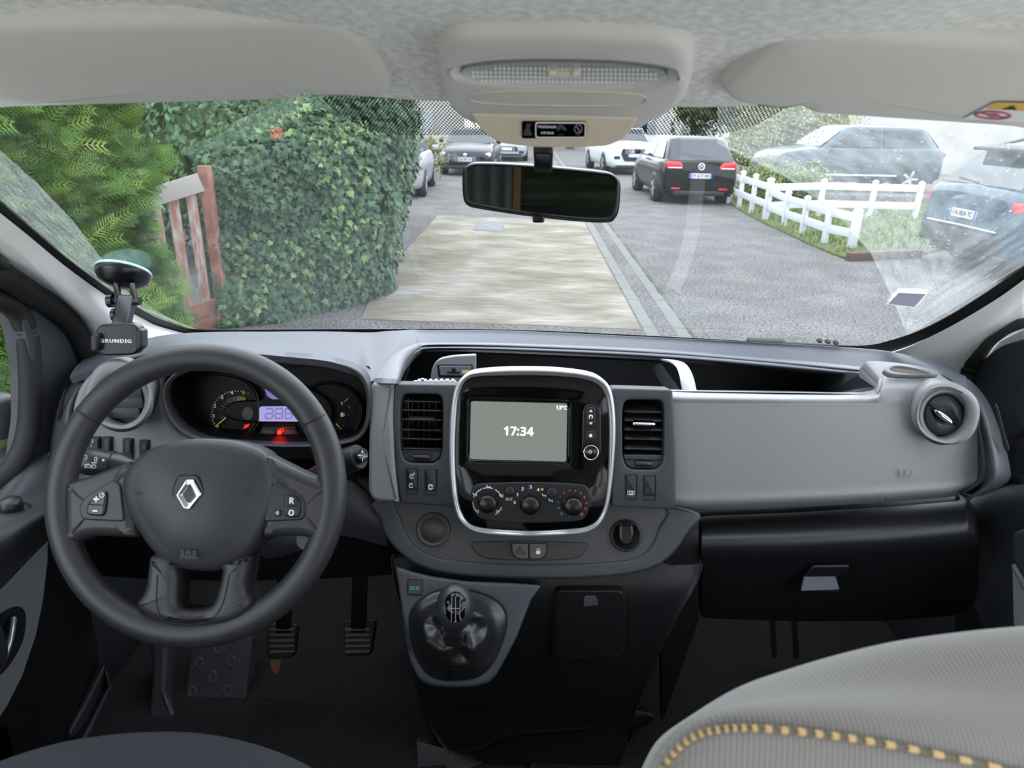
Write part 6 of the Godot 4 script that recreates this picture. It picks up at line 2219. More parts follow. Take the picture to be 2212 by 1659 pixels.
# ---------- outdoors ----------
func build_ground() -> void:
	var st := mb()
	rbox(st, Vector3(0, -0.15, -30), Vector3(120, 0.3, 120), 0.01)
	solo("ground", st, M.asphalt, "worn grey asphalt lane and forecourt", "asphalt", "", "structure")
	# pale concrete forecourt the van stands on
	st = mb()
	rbox(st, Vector3(1.5, 0.0, 2.4), Vector3(17, 0.03, 15.0), 0.005)
	solo("forecourt", st, mat("pale_concrete", "c2c0b8", 0.9), "pale concrete forecourt under the van", "concrete", "", "structure")
	# concrete slab ahead
	st = mb()
	plate(st, PackedVector3Array([UY(946, 464, 0.012), UY(1262, 478, 0.012), UY(1323, 594, 0.012), UY(1386, 710, 0.012), UY(1100, 699, 0.012), UY(780, 688, 0.012), UY(815, 606, 0.012)]), Vector3.UP, 0.05, 0.006)
	solo("concrete_slab", st, M.concrete, "pale stained concrete slab set in the lane ahead", "concrete slab")
	# drain run of separate blocks
	var a0 := UY(1262, 478, 0.0)
	var a1 := UY(1386, 710, 0.0)
	var b0 := UY(1312, 481, 0.0)
	var b1 := UY(1492, 730, 0.0)
	var dr := thing("drain_channel", "shallow concrete drain channel beside the slab", "drain", (a0 + b1) / 2)
	var ad := (a1 - a0).normalized()
	var bd := (b1 - b0).normalized()
	var t := -40.0
	var k := 0
	while t < 9.0:
		var len := 1.15 + 0.1 * sin(k * 2.3)
		var w := (b0 - a0).length()
		var side := Vector3.RIGHT * w
		var p := a0 + ad * t
		var q := a0 + ad * (t + len - 0.02)
		st = mb()
		plate(st, PackedVector3Array([p + Vector3(0.01, 0.006, 0), p + side * 0.49 + Vector3(0, -0.004, 0), q + side * 0.49 + Vector3(0, -0.004, 0), q + Vector3(0.01, 0.006, 0)]), Vector3.UP, 0.04, 0.004)
		plate(st, PackedVector3Array([p + side * 0.51 + Vector3(0, -0.004, 0), p + side + Vector3(0, 0.006, 0), q + side + Vector3(0, 0.006, 0), q + side * 0.51 + Vector3(0, -0.004, 0)]), Vector3.UP, 0.04, 0.004)
		part("drain_block", st, M.drain, dr)
		t += len
		k += 1
	# moss in the joint by the drain
	st = mb()
	var mo := PackedVector3Array()
	var mi := PackedVector3Array()
	for j in 40:
		var e := b0 + ad * (j * 0.2) + Vector3(0.0, 0.008, 0)
		var wd := maxf(0.0, rng.randf_range(-0.012, 0.03))
		mo.append(e + Vector3(0.004 + wd, 0, 0)); mi.append(e - Vector3(wd * 0.6, 0, 0))
	shell(st, [mi, mo], Vector3(0, -0.006, 0))
	solo("moss_strip", st, mat("moss", "39402a", 1.0), "thin line of moss along the drain edge", "moss", "", "stuff")
	# cover plate in the slab
	var cv := thing("access_cover", "small square metal access cover in the concrete slab", "access cover", UY(1057, 488, 0.015))
	st = mb()
	plate(st, PackedVector3Array([UY(1032, 478, 0.018), UY(1091, 480, 0.018), UY(1086, 500, 0.018), UY(1021, 497, 0.018)]), Vector3.UP, 0.01, 0.003)
	part("frame", st, M.drain, cv)
	st = mb()
	plate(st, PackedVector3Array([UY(1035, 479.5, 0.021), UY(1088, 481, 0.021), UY(1083, 498.5, 0.021), UY(1025, 495.5, 0.021)]), Vector3.UP, 0.006, 0.002)
	part("lid", st, M.plate_metal, cv)
	st = mb()
	for x in [0.35, 0.65]:
		rbox(st, UY(1035, 480, 0.022).lerp(UY(1083, 498, 0.022), x), Vector3(0.05, 0.008, 0.02), 0.003)
	part("lifting_lug", st, M.alloy, cv)
	# grass bank round the fence
	st = mb()
	var g := [[1566, 430], [1600, 452], [1653, 480], [1692, 497], [1740, 520], [1800, 545], [1832, 556], [1900, 553], [1985, 548], [2100, 520], [2200, 470], [2100, 400], [1900, 380], [1700, 380], [1600, 395]]
	var gp := PackedVector3Array()
	for q in g: gp.append(UY(q[0], q[1], 0.04))
	plate(st, gp, Vector3.UP, 0.06, 0.02)
	solo("lawn", st, M.grass, "green lawn around the white fence", "lawn", "", "structure")
	blades(gp, 5200)
	st = mb()
	bar(st, UY(1832, 556, 0.05), UY(1985, 549, 0.05), 0.12, 0.14, 0.01)
	solo("kerb_beam", st, M.kerb, "brown timber kerb at the corner of the lawn", "kerb")
	# raised parking behind the fence
	st = mb()
	rbox(st, Vector3(15.5, 0.08, -22.5), Vector3(17.0, 0.26, 9.0), 0.02)
	solo("parking_pad", st, M.asphalt, "slightly raised grey parking bay behind the fence", "paving", "", "structure")
	# verge on the left
	st = mb()
	var vp := PackedVector3Array()
	for q in [[868, 430], [880, 405], [905, 385], [928, 372], [925, 355], [880, 350], [840, 400]]: vp.append(UY(q[0], q[1], 0.04))
	plate(st, vp, Vector3.UP, 0.06, 0.02)
	solo("verge", st, M.grass, "grassy verge by the parked dark hatchback", "verge", "", "structure")

func blades(poly: PackedVector3Array, n: int) -> void:
	var p2 := PackedVector2Array()
	var lo := Vector2(1e9, 1e9)
	var hi := -lo
	for p in poly:
		var q := Vector2(p.x, p.z)
		p2.append(q); lo = lo.min(q); hi = hi.max(q)
	var st := mb()
	for k in 3:
		var b := Basis(Vector3.UP, k * 2.1)
		tri(st, b * Vector3(-0.012, 0, 0), b * Vector3(0.012, 0, 0), b * Vector3(0.02, 0.09, 0.02))
	var xf := []
	var col := []
	var guard := 0
	while xf.size() < n and guard < n * 20:
		guard += 1
		var q := Vector2(rng.randf_range(lo.x, hi.x), rng.randf_range(lo.y, hi.y))
		if Geometry2D.is_point_in_polygon(q, p2):
			xf.append(Transform3D(Basis(Vector3.UP, rng.randf() * TAU).scaled(Vector3.ONE * rng.randf_range(0.6, 1.4)), Vector3(q.x, 0.04, q.y)))
			col.append(Color(0.10, 0.16, 0.04).lerp(Color(0.22, 0.24, 0.08), rng.randf()))
	var o := many("grass_blades", st, xf, col, self)
	o.name = numbered("grass_blades")
	metas(o, "short grass blades on the lawn by the fence", "grass", "", "stuff")

var leaf_mat: StandardMaterial3D
func many(called: String, st: SurfaceTool, xf: Array, col: Array, parent: Node3D) -> MultiMeshInstance3D:
	if leaf_mat == null:
		leaf_mat = mat("leaf", "ffffff", 0.55, 0.0, 0.3)
		leaf_mat.vertex_color_use_as_albedo = true
		leaf_mat.backlight_enabled = true
		leaf_mat.backlight = Color(0.35, 0.35, 0.35)
	var mm := MultiMesh.new()
	mm.transform_format = MultiMesh.TRANSFORM_3D
	mm.use_colors = true
	mm.mesh = to_mesh(st)
	mm.instance_count = xf.size()
	for i in xf.size():
		mm.set_instance_transform(i, xf[i])
		mm.set_instance_color(i, col[i])
	var o := MultiMeshInstance3D.new()
	o.multimesh = mm
	o.material_override = leaf_mat
	o.name = called
	parent.add_child(o, true)
	o.set_meta("kind", "stuff")
	return o
func facing(n: Vector3, jitter: float, scale: float) -> Basis:
	var m := (n + Vector3(rng.randf_range(-1, 1), rng.randf_range(-1, 1), rng.randf_range(-1, 1)) * jitter).normalized()
	var f := frame_of(m)
	return (Basis(f[0], f[1], m) * Basis(Vector3.BACK, rng.randf_range(-0.9, 0.9))).scaled_local(Vector3.ONE * scale)
func ivy_leaf() -> SurfaceTool:        # five lobes, folded on the midrib, pointing down
	var st := mb()
	st.set_smooth_group(-1)
	var o := [Vector3(0, 0.35, 0), Vector3(0.42, 0.45, -0.08), Vector3(0.32, 0.12, -0.04), Vector3(0.48, -0.05, -0.12), Vector3(0.2, -0.2, -0.04), Vector3(0, -0.6, -0.1)]
	for s in [1.0, -1.0]:
		for k in 5:
			tri(st, Vector3(0, 0, 0.05), o[k] * Vector3(s, 1, 1), o[k + 1] * Vector3(s, 1, 1))
	return st
func small_leaf() -> SurfaceTool:
	var st := mb()
	st.set_smooth_group(-1)
	for s in [1.0, -1.0]:
		tri(st, Vector3(0, 0.5, 0), Vector3(0.28 * s, 0, -0.1), Vector3(0, -0.5, 0))
	return st
func spray() -> SurfaceTool:           # a flat fan of scale-leaf twigs
	var st := mb()
	st.set_smooth_group(-1)
	for k in 9:
		var y := -0.5 + k * 0.115
		for s in [1.0, -1.0]:
			var len := 0.34 * (1.0 - 0.085 * k) + 0.04
			var a := Vector3(0, y, 0)
			var tip := Vector3(len * s, y + len * 0.75, -0.10 * len)
			var w = Vector3(0.035, -0.035 * s, 0) * s
			tri(st, a - Vector3(0, 0.025, 0), a + Vector3(0, 0.03, 0), tip)
			for j in 3:
				var f := 0.3 + 0.25 * j
				var b := a.lerp(tip, f)
				tri(st, b, b + Vector3(0.03 * s, 0.015, 0), b + Vector3(0.07 * s, 0.12 * (1.2 - f) + 0.03, 0.01))
				tri(st, b, b + Vector3(0.0, 0.03, 0), b + Vector3(0.11 * s * (1.2 - f), 0.0, 0.01))
	tri(st, Vector3(-0.02, -0.55, 0), Vector3(0.02, -0.55, 0), Vector3(0, 0.6, 0))
	return st
func blob(st: SurfaceTool, c: Vector3, r: Vector3, amp: float, sd: int) -> void:
	var nz := FastNoiseLite.new()
	nz.seed = sd
	nz.frequency = 0.9
	var rows := []
	for j in 15:
		var th := PI * j / 14.0
		var row := PackedVector3Array()
		for i in 24:
			var ph := TAU * i / 24.0
			var d := Vector3(sin(th) * cos(ph), cos(th), sin(th) * sin(ph))
			row.append(c + d * r * (1.0 + amp * nz.get_noise_3dv(d * 2.0)))
		rows.append(row)
	grid(st, rows, true)
func tree(called: String, label: String, group: String, at: Vector3, trunk_h: float, blobs: Array, leaf: SurfaceTool, size: float, n: int, c0: Color, c1: Color, cat := "tree") -> Node3D:
	var t := thing(called, label, cat, at, group)
	var st := mb()
	tube(st, [at, at + Vector3(0.05, trunk_h * 0.5, 0), at + Vector3(0, trunk_h, 0.05)], [0.14 * size * 6, 0.11 * size * 6, 0.07 * size * 6], 10)
	part("trunk", st, mat("bark", "4a4036", 0.9) if not M.has("bark") else M.bark, t)
	st = mb()
	for b in blobs:
		blob(st, at + b[0], b[1] * 0.55, 0.3, 5)
	part("inner_branches", st, M.soil if not M.has("leaf_core") else M.leaf_core, t)
	var xf := []
	var col := []
	for k in n:
		var b: Array = blobs[k % blobs.size()]
		var d := Vector3(rng.randfn(), rng.randfn(), rng.randfn()).normalized()
		if d.z < -0.35: d.z = -d.z
		var p: Vector3 = b[0] + d * b[1] * rng.randf_range(0.58, 1.06)
		xf.append(Transform3D(facing(d, 0.7, size * rng.randf_range(0.7, 1.3)), p))
		col.append(c0.lerp(c1, rng.randf()))
	many("foliage", leaf, xf, col, t)
	return t

func build_plants() -> void:
	mat("leaf_core", "3c4a2a", 1.0)
	# ivy hedge
	var P := [Vector3(-2.78, 0, -6.0), Vector3(-2.2, 0, -6.35), Vector3(-1.66, 0, -6.95), Vector3(-1.62, 0, -8.0), Vector3(-1.95, 0, -10.5), Vector3(-2.4, 0, -13.0)]
	var Hs := [1.46, 1.72, 2.15, 2.3, 2.3, 2.2]
	var iv := thing("ivy_hedge", "dense dark ivy hedge spilling over behind the gate", "hedge", P[1])
	var nz := FastNoiseLite.new()
	nz.seed = 6
	nz.frequency = 0.8
	var rows := []
	var nu := 80
	var base := curve3(PackedVector3Array(P), nu)
	var outn := PackedVector3Array()
	var hh := PackedFloat32Array()
	for i in nu + 1:
		var tg := (base[mini(i + 1, nu)] - base[maxi(i - 1, 0)]).normalized()
		outn.append(Vector3(-tg.z, 0, tg.x))
		var f := float(i) / nu * (Hs.size() - 1)
		hh.append(lerpf(Hs[int(f)], Hs[mini(int(f) + 1, Hs.size() - 1)], f - int(f)))
	var bulge := func(i: int, v: float) -> Vector3:
		var y := hh[i] * v
		var b := 0.30 * smoothstep(0.0, 0.75, v) * smoothstep(0.0, 25.0, float(i)) - 0.5 * pow(maxf(0.0, v - 0.8) / 0.2, 2.0) * 0.6
		var p: Vector3 = base[i] + Vector3(0, y, 0)
		return p + outn[i] * (b + 0.16 * nz.get_noise_3dv(p * 1.6))
	for j in 21:
		var r := PackedVector3Array()
		for i in nu + 1:
			r.append(bulge.call(i, j / 20.0) - outn[i] * 0.32)
		rows.append(r)
	var st := mb()
	var behind := PackedVector3Array()
	for i in nu + 1: behind.append(rows[20][i] - outn[i] * 0.8)
	rows.append(behind)
	var foot := PackedVector3Array()
	for i in nu + 1: foot.append(base[i] - outn[i] * 0.8)
	rows.append(foot)
	grid(st, rows)
	part("inner_stems", st, M.leaf_core, iv)
	var xf := []
	var col := []
	for k in 24000:
		var i := rng.randi_range(0, 62)
		var v := rng.randf() * 1.16
		var p: Vector3 = bulge.call(i, minf(v, 1.0)) - outn[i] * maxf(0.0, v - 1.0) * 5.0
		p += (base[mini(i + 1, nu)] - base[i]) * rng.randf() + outn[i] * rng.randf_range(-0.26, 0.06)
		xf.append(Transform3D(facing((outn[i] + Vector3(0, 0.25 + v * 0.5, 0)).normalized(), 0.55, rng.randf_range(0.05, 0.09)), p - iv.position))
		var c := Color(0.024, 0.054, 0.028).lerp(Color(0.060, 0.105, 0.054), rng.randf())
		if nz.get_noise_3dv(p * 1.1 + Vector3(9, 4, 2)) > 0.22 and rng.randf() < 0.3: c = Color(0.08, 0.15, 0.055).lerp(Color(0.16, 0.23, 0.09), rng.randf())
		if rng.randf() < 0.003: c = Color(0.22, 0.09, 0.06)
		col.append(c)
	many("foliage", ivy_leaf(), xf, col, iv)
	# conifer hedge close on the left
	var ch := thing("conifer_hedge", "tall feathery conifer hedge close to the driver's side", "hedge", Vector3(-2.5, 0, -2.0))
	st = mb()
	rows = []
	for j in 12:
		var r := PackedVector3Array()
		for i in 40:
			var z := 0.6 - 5.4 * i / 39.0
			var p := Vector3(-2.95, 3.0 * j / 11.0, z)
			r.append(p + Vector3(0.22 * nz.get_noise_3dv(p * 1.4) - 0.4 * smoothstep(30.0, 39.0, float(i)), 0, 0))
		rows.append(r)
	shell(st, rows, Vector3(-0.9, 0, 0))
	part("inner_branches", st, M.leaf_core, ch)
	xf = []
	col = []
	for k in 21000:
		var z := 0.6 - 5.55 * sqrt(rng.randf())
		var y := rng.randf_range(0.1, 3.0)
		var e := smoothstep(-4.3, -5.0, z)
		var p := Vector3(-2.42 - 0.55 * e, y, z)
		var lobe := nz.get_noise_3dv(p * Vector3(1.3, 2.2, 1.3))
		p.x += 0.30 * lobe + rng.randf_range(-0.36, 0.10)
		var n := Vector3(1.0, 0.1, -0.9 * e + 0.25)
		var up := Vector3(rng.randf_range(0.2, 1.1), rng.randf_range(-0.25, 0.55), rng.randf_range(-0.9, 0.9)).normalized()
		n = (n - up * n.dot(up) + Vector3(0, 0.5, 0)).normalized()
		var x := up.cross(n).normalized()
		xf.append(Transform3D(Basis(x, up, x.cross(up)).scaled_local(Vector3.ONE * rng.randf_range(0.11, 0.22)), p - ch.position))
		var c := Color(0.034, 0.082, 0.016).lerp(Color(0.080, 0.165, 0.024), rng.randf())
		if rng.randf() < 0.16: c = Color(0.15, 0.21, 0.04)
		col.append(c)
	many("foliage", spray(), xf, col, ch)
	# trees behind the ivy
	var dg := [Color(0.030, 0.075, 0.035), Color(0.075, 0.145, 0.060)]
	var k := 0
	for a in [[Vector3(-5.0, 0, -9.6), 1.9, 1.6, "dark leafy tree rising behind the gate"], [Vector3(-5.3, 0, -14.0), 2.2, 1.7, "dark leafy tree rising behind the middle of the ivy hedge"], [Vector3(-6.8, 0, -18.6), 2.6, 1.8, "dark leafy tree behind the far end of the ivy hedge"], [Vector3(-10.5, 0, -11.5), 2.6, 2.2, "large dark tree behind the conifer hedge"]]:
		tree("tree", a[3], "trees behind the ivy hedge", a[0], a[1], [[Vector3(0, a[1], 0), Vector3(1, 1.3, 1) * a[2]], [Vector3(0.9, a[1] * 0.6, 0.5), Vector3(1, 1, 1) * a[2] * 0.8], [Vector3(-0.9, a[1] * 0.6, 0.3), Vector3(1, 1, 1) * a[2] * 0.8]], small_leaf(), 0.10, 6500, dg[0], dg[1])
		k += 1
	# bush with yellowing leaves on the right
	tree("shrub", "tall shrub with yellowing leaves behind the white fence", "", Vector3(8.0, 0.1, -23.2), 0.9, [[Vector3(0, 1.6, 0), Vector3(1.7, 1.8, 1.2)], [Vector3(1.2, 1.5, 0), Vector3(1.2, 1.5, 1.0)], [Vector3(-1.2, 1.2, 0.3), Vector3(1.1, 1.3, 0.9)]], small_leaf(), 0.085, 5200, Color(0.10, 0.13, 0.05), Color(0.34, 0.30, 0.10), "shrub")
	tree("shrub", "low green shrub beside the black hatchback", "", Vector3(5.55, 0.05, -17.2), 0.3, [[Vector3(0, 0.5, 0), Vector3(0.8, 0.6, 0.6)], [Vector3(0.9, 0.45, 0), Vector3(0.8, 0.55, 0.6)]], small_leaf(), 0.07, 2000, Color(0.06, 0.10, 0.025), Color(0.22, 0.24, 0.06), "shrub")
	tree("shrub", "flowering shrub between the verge and the dark hatchback", "", Vector3(-3.05, 0, -22.0), 0.4, [[Vector3(0, 0.7, 0), Vector3(0.6, 0.8, 0.5)], [Vector3(-0.5, 0.4, 0.5), Vector3(0.5, 0.5, 0.5)]], small_leaf(), 0.09, 1300, Color(0.08, 0.12, 0.04), Color(0.30, 0.26, 0.12), "shrub")
	for q in [[888, 330], [886, 346]]:
		st = mb()
		blob(st, U(q[0], q[1], 21.2), Vector3.ONE * 0.05, 0.3, 3)
		solo("flower", st, mat("rose", "b83a4a", 0.7) if not M.has("rose") else M.rose, "red flower on the shrub by the verge, the upper one" if q[1] < 340 else "red flower on the shrub by the verge, the lower one", "flower", "red flowers on the shrub")
	tree("tree", "dark foliage behind the van, seen only in its mirror", "", Vector3(0.3, 0, 7.0), 1.6, [[Vector3(0, 1.8, 0), Vector3(2.6, 2.2, 1.0)]], small_leaf(), 0.12, 2500, dg[0], dg[1])
	# trees at the far end of the lane
	k = 0
	for a in [[-9.0, -48.0, 3.0, "far tree at the left end of the lane"], [-1.0, -62.0, 3.4, "far tree closing the middle of the lane"], [2.5, -46.0, 2.6, "far tree above the white car"], [12.0, -44.0, 3.2, "far tree beyond the black hatchback"], [22.0, -46.0, 3.4, "far tree behind the grey car"], [33.0, -40.0, 3.2, "far tree at the right end of the pale wall"]]:
		tree("tree", a[3], "far trees", Vector3(a[0], 0, a[1]), 2.4, [[Vector3(0, 3.4, 0), Vector3.ONE * a[2]], [Vector3(2.2, 2.8, 0), Vector3.ONE * a[2] * 0.7], [Vector3(-2.2, 2.8, 0), Vector3.ONE * a[2] * 0.7]], small_leaf(), 0.34, 1500, Color(0.06, 0.09, 0.04), Color(0.17, 0.19, 0.09))
		k += 1

func build_gate_and_fence() -> void:
	var e0 := Vector3(-2.74, 0, -6.0)
	var dir := Vector3(-0.93, -0.30, 0.22)
	var g := thing("garden_gate", "weathered reddish wooden garden gate beside the ivy", "gate", e0)
	var st := mb()
	rbox(st, e0 + Vector3(0, 0.70, 0), Vector3(0.09, 1.40, 0.09), 0.008)
	part("post", st, M.red_wood, g)
	st = mb()
	bar(st, e0 + Vector3(0, 1.28, 0.03) + dir * 0.03, e0 + Vector3(0, 1.28, 0.03) + dir * 1.1, 0.035, 0.15, 0.005)
	part("top_rail", st, mat("pale_wood", "98928d", 0.9), g)
	st = mb()
	bar(st, e0 + Vector3(0, 0.22, 0) + dir * 0.03, e0 + Vector3(0, 0.22, 0) + dir * 1.1, 0.04, 0.13, 0.005)
	part("bottom_rail", st, M.red_wood, g)
	st = mb()
	bar(st, e0 + Vector3(0, 0.06, 0) + dir * 0.03, e0 + Vector3(0, 0.06, 0) + dir * 1.1, 0.025, 0.18, 0.005)
	part("foot_board", st, M.red_wood, g)
	for k in 6:
		var p := e0 + dir * (0.14 + k * 0.155)
		st = mb()
		rbox(st, p + Vector3(0, 0.74, 0), Vector3(0.085, 1.04, 0.025), 0.004, Basis(Vector3.UP, 0.22))
		part("slat", st, M.old_wood, g)
	# white fence: near run and cross run
	var f := thing("white_fence", "low white post-and-rail fence nearest the lane", "fence", UY(1692, 490, 0.04))
	var base := [[1572, 437], [1596, 448], [1622, 461], [1653, 474], [1692, 490], [1732, 505], [1780, 525], [1839, 536]]
	var tops := [365, 371, 378, 387, 415, 426, 440, 454]
	var B := []
	var T := []
	for k in 8:
		var b := UY(base[k][0], base[k][1], 0.03)
		B.append(b)
		T.append(U(base[k][0] + 10, tops[k], -b.z).y - 0.03)
		fence_post(f, b, T[k], 0.11 if k in [3, 7] else 0.085)
	for k in 7:
		for lv in [0.80, 0.38]:
			st = mb()
			var ha: float = minf(T[k], T[k + 1] + 0.06)
			bar(st, B[k] + Vector3(0, ha * lv, 0), B[k + 1] + Vector3(0, T[k + 1] * lv, 0), 0.035, 0.13, 0.006)
			part("rail", st, M.white_paint, f)
	f = thing("white_fence", "white post-and-rail fence running behind towards the parked cars", "fence", UY(1770, 466, 0.04))
	var c0 := B[3] as Vector3
	var q0 := UY(1767, 468, 0.03)
	var q1 := UY(1876, 471, 0.03)
	var q2 := q1 + (q1 - q0) * 0.9
	var ht := U(1778, 389, -q0.z).y - 0.03
	for p in [q0, q1, q2]: fence_post(f, p, ht, 0.09)
	var seq := [c0, q0, q1, q2]
	for k in 3:
		for lv in [0.84, 0.36]:
			st = mb()
			bar(st, seq[k] + Vector3(0, ht * lv, 0), seq[k + 1] + Vector3(0, ht * lv, 0), 0.035, 0.14, 0.006)
			part("rail", st, M.white_paint, f)

func fence_post(f: Node3D, b: Vector3, h: float, w: float) -> void:
	var st := mb()
	rbox(st, b + Vector3(0, h / 2 - 0.02, 0), Vector3(w, h, w), 0.006)
	var o := part("post", st, M.white_paint, f)
	st = mb()
	lathe(st, [[w * 0.78, 0.0], [w * 0.80, 0.015], [w * 0.5, 0.04], [0.0, 0.055]], b + Vector3(0, h - 0.02, 0), Vector3.UP, 4)
	part("post_cap", st, M.white_paint, o)

# ---------- cars ----------
func rect_ring(zf: float, zr: float, w: float, y: float, r: float) -> PackedVector3Array:
	var o := PackedVector3Array()
	for q in rpoly([[-w, zf], [w, zf], [w, zr], [-w, zr]], r, 5):
		o.append(Vector3(q[0], y, q[1]))
	return o
func own_poly(a: Array, z: float) -> PackedVector3Array:
	var o := PackedVector3Array()
	for q in a: o.append(Vector3(q[0], q[1], z))
	return o
func car(called: String, label: String, at: Vector3, turn: float, s: Dictionary) -> Node3D:
	var c := thing(called, label, "car", at)
	c.rotation.y = turn
	var paint: Material = M[s.paint]
	var w: float = s.w / 2
	var h: float = s.h
	var rows := []
	for q in s.body:
		var r := PackedVector3Array()
		var ww: float = w * q[1]
		var yb: float = q[2]
		var yt: float = q[3]
		var half := [[0.84, yb], [0.95, yb + 0.04], [0.99, lerpf(yb, yt, 0.3)], [1.0, lerpf(yb, yt, 0.6)], [0.975, lerpf(yb, yt, 0.85)], [0.93, lerpf(yb, yt, 0.96)], [0.84, yt], [0.5, yt + 0.02], [0.0, yt + 0.03]]
		for k in 9: r.append(Vector3(-half[k][0] * ww, half[k][1], q[0]))
		for k in range(7, -1, -1): r.append(Vector3(half[k][0] * ww, half[k][1], q[0]))
		rows.append(r)
	var fine := loft_rows(rows, 16, (rows.size() - 1) * 3, true)
	var st := mb()
	grid(st, fine)
	st.set_smooth_group(-1)
	for e in [fine[0], fine[fine.size() - 1]]:
		var m := Vector3.ZERO
		for p in e: m += p / e.size()
		for k in e.size(): tri(st, m, e[k], e[(k + 1) % e.size()])
	part("body", st, paint, c, true)
	# greenhouse
	var g: Array = s.house            # [belt y, z front foot, z front top, z rear top, z rear foot, foot half width, top half width]
	st = mb()
	var hr := [rect_ring(g[1], g[4], w * g[5], g[0] - 0.05, 0.15), rect_ring(lerpf(g[1], g[2], 0.85), lerpf(g[4], g[3], 0.85), w * lerpf(g[5], g[6], 0.9), lerpf(g[0], h, 0.86), 0.15), rect_ring(g[2] + 0.02, g[3] - 0.02, w * g[6] * 0.98, h - 0.045, 0.15), rect_ring(g[2] + 0.10, g[3] - 0.08, w * g[6] * 0.88, h - 0.012, 0.15), rect_ring(g[2] + 0.4, g[3] - 0.3, w * g[6] * 0.5, h, 0.1)]
	grid(st, hr, true)
	var q2 := PackedVector2Array()
	for p in hr[4]: q2.append(Vector2(p.x, p.z))
	cap(st, hr[4], q2)
	part("roof", st, paint, c, true)
	# panes
	var y0: float = g[0] + 0.02
	var y1: float = h - 0.10
	var f0: float = (y0 - g[0]) / (h - g[0])
	var f1: float = (y1 - g[0]) / (h - g[0])
	var wx := func(f: float) -> float: return w * lerpf(g[5], g[6], f) + 0.012
	var zf := func(f: float) -> float: return lerpf(g[1], g[2], f) - 0.012
	var zr := func(f: float) -> float: return lerpf(g[4], g[3], f) + 0.012
	for e in [["windscreen", zf, -1.0], ["rear_window", zr, 1.0]]:
		st = mb()
		var a: float = wx.call(f0) * 0.90
		var b: float = wx.call(f1) * 0.88
		var za: float = e[1].call(f0)
		var zb: float = e[1].call(f1)
		var n := Vector3(0, absf(zb - za), (y1 - y0) * e[2]).normalized()
		plate(st, PackedVector3Array([Vector3(-a, y0, za), Vector3(a, y0, za), Vector3(b, y1, zb), Vector3(-b, y1, zb)]), n, 0.02, 0.004)
		part(e[0], st, M.car_glass, c, true)
	for sd in [-1.0, 1.0]:
		var zs := [lerpf(g[1], g[2], 0.45) + 0.12, lerpf(g[2], g[3], 0.42), lerpf(g[2], g[3], 0.46), g[3] - 0.02]
		for k in 2:
			var za: float = zs[k * 2]
			var zb: float = zs[k * 2 + 1]
			var at0: float = za if k == 1 else lerpf(g[1], g[2], 0.25) + 0.10
			var bt: float = zb if k == 0 else lerpf(g[4], g[3], 0.35) - 0.16
			st = mb()
			var X0: float = wx.call(f0)
			var X1: float = wx.call(f1)
			plate(st, PackedVector3Array([Vector3(sd * X0, y0, at0), Vector3(sd * X0, y0, bt), Vector3(sd * X1, y1, minf(zb, g[3] - 0.12)), Vector3(sd * X1, y1, maxf(za, g[2] + 0.16))]), Vector3(sd, 0.3, 0).normalized(), 0.02, 0.004)
			part("side_window", st, M.car_glass, c, true)
		st = mb()
		rbox(st, Vector3(sd * (w + 0.09), g[0] + 0.06, lerpf(g[1], g[2], 0.25) + 0.2), Vector3(0.16, 0.13, 0.10), 0.04)
		part("door_mirror", st, paint, c, true)
		for zc in s.axles:
			st = mb()
			var cc := Vector3(sd * (w - 0.20), s.wheel, zc)
			lathe(st, [[0.0, 0.0], [s.wheel + 0.055, 0.0], [s.wheel + 0.055, 0.20], [0.0, 0.202]], cc, Vector3(sd, 0, 0), 28)
			part("wheel_arch", st, M.car_trim, c, true)
			st = mb()
			var R: float = s.wheel
			lathe(st, [[R * 0.62, 0.01], [R * 0.95, 0.0], [R, 0.03], [R, 0.18], [R * 0.95, 0.212], [R * 0.66, 0.214]], cc, Vector3(sd, 0, 0), 28)
			var tyre := part("wheel", st, M.tyre, c, true)
			st = mb()
			lathe(st, [[0.0, 0.207], [R * 0.15, 0.207], [R * 0.2, 0.195], [R * 0.6, 0.198], [R * 0.66, 0.214], [R * 0.69, 0.212]], cc, Vector3(sd, 0, 0), 28)
			part("hub", st, M.car_trim, tyre, true)
			for k in 5:
				var a := TAU * k / 5.0
				st = mb()
				bar(st, cc + Vector3(sd * 0.208, 0, 0), cc + Vector3(sd * 0.208, sin(a) * R * 0.64, cos(a) * R * 0.64), 0.06, 0.02, 0.006, Vector3(sd, 0, 0))
				part("rim_spoke", st, M.alloy, tyre, true)
		if s.get("cladding", false):
			st = mb()
			rbox(st, Vector3(sd * w * 0.985, s.body[4][2] + 0.07, 0), Vector3(0.03, 0.16, s.axles[1] - s.axles[0]), 0.01)
			part("sill_cladding", st, M.car_trim, c, true)
	return c
func both(a: Array, s: float) -> Array:
	var o := []
	for q in a: o.append([q[0] * s, q[1]])
	return o
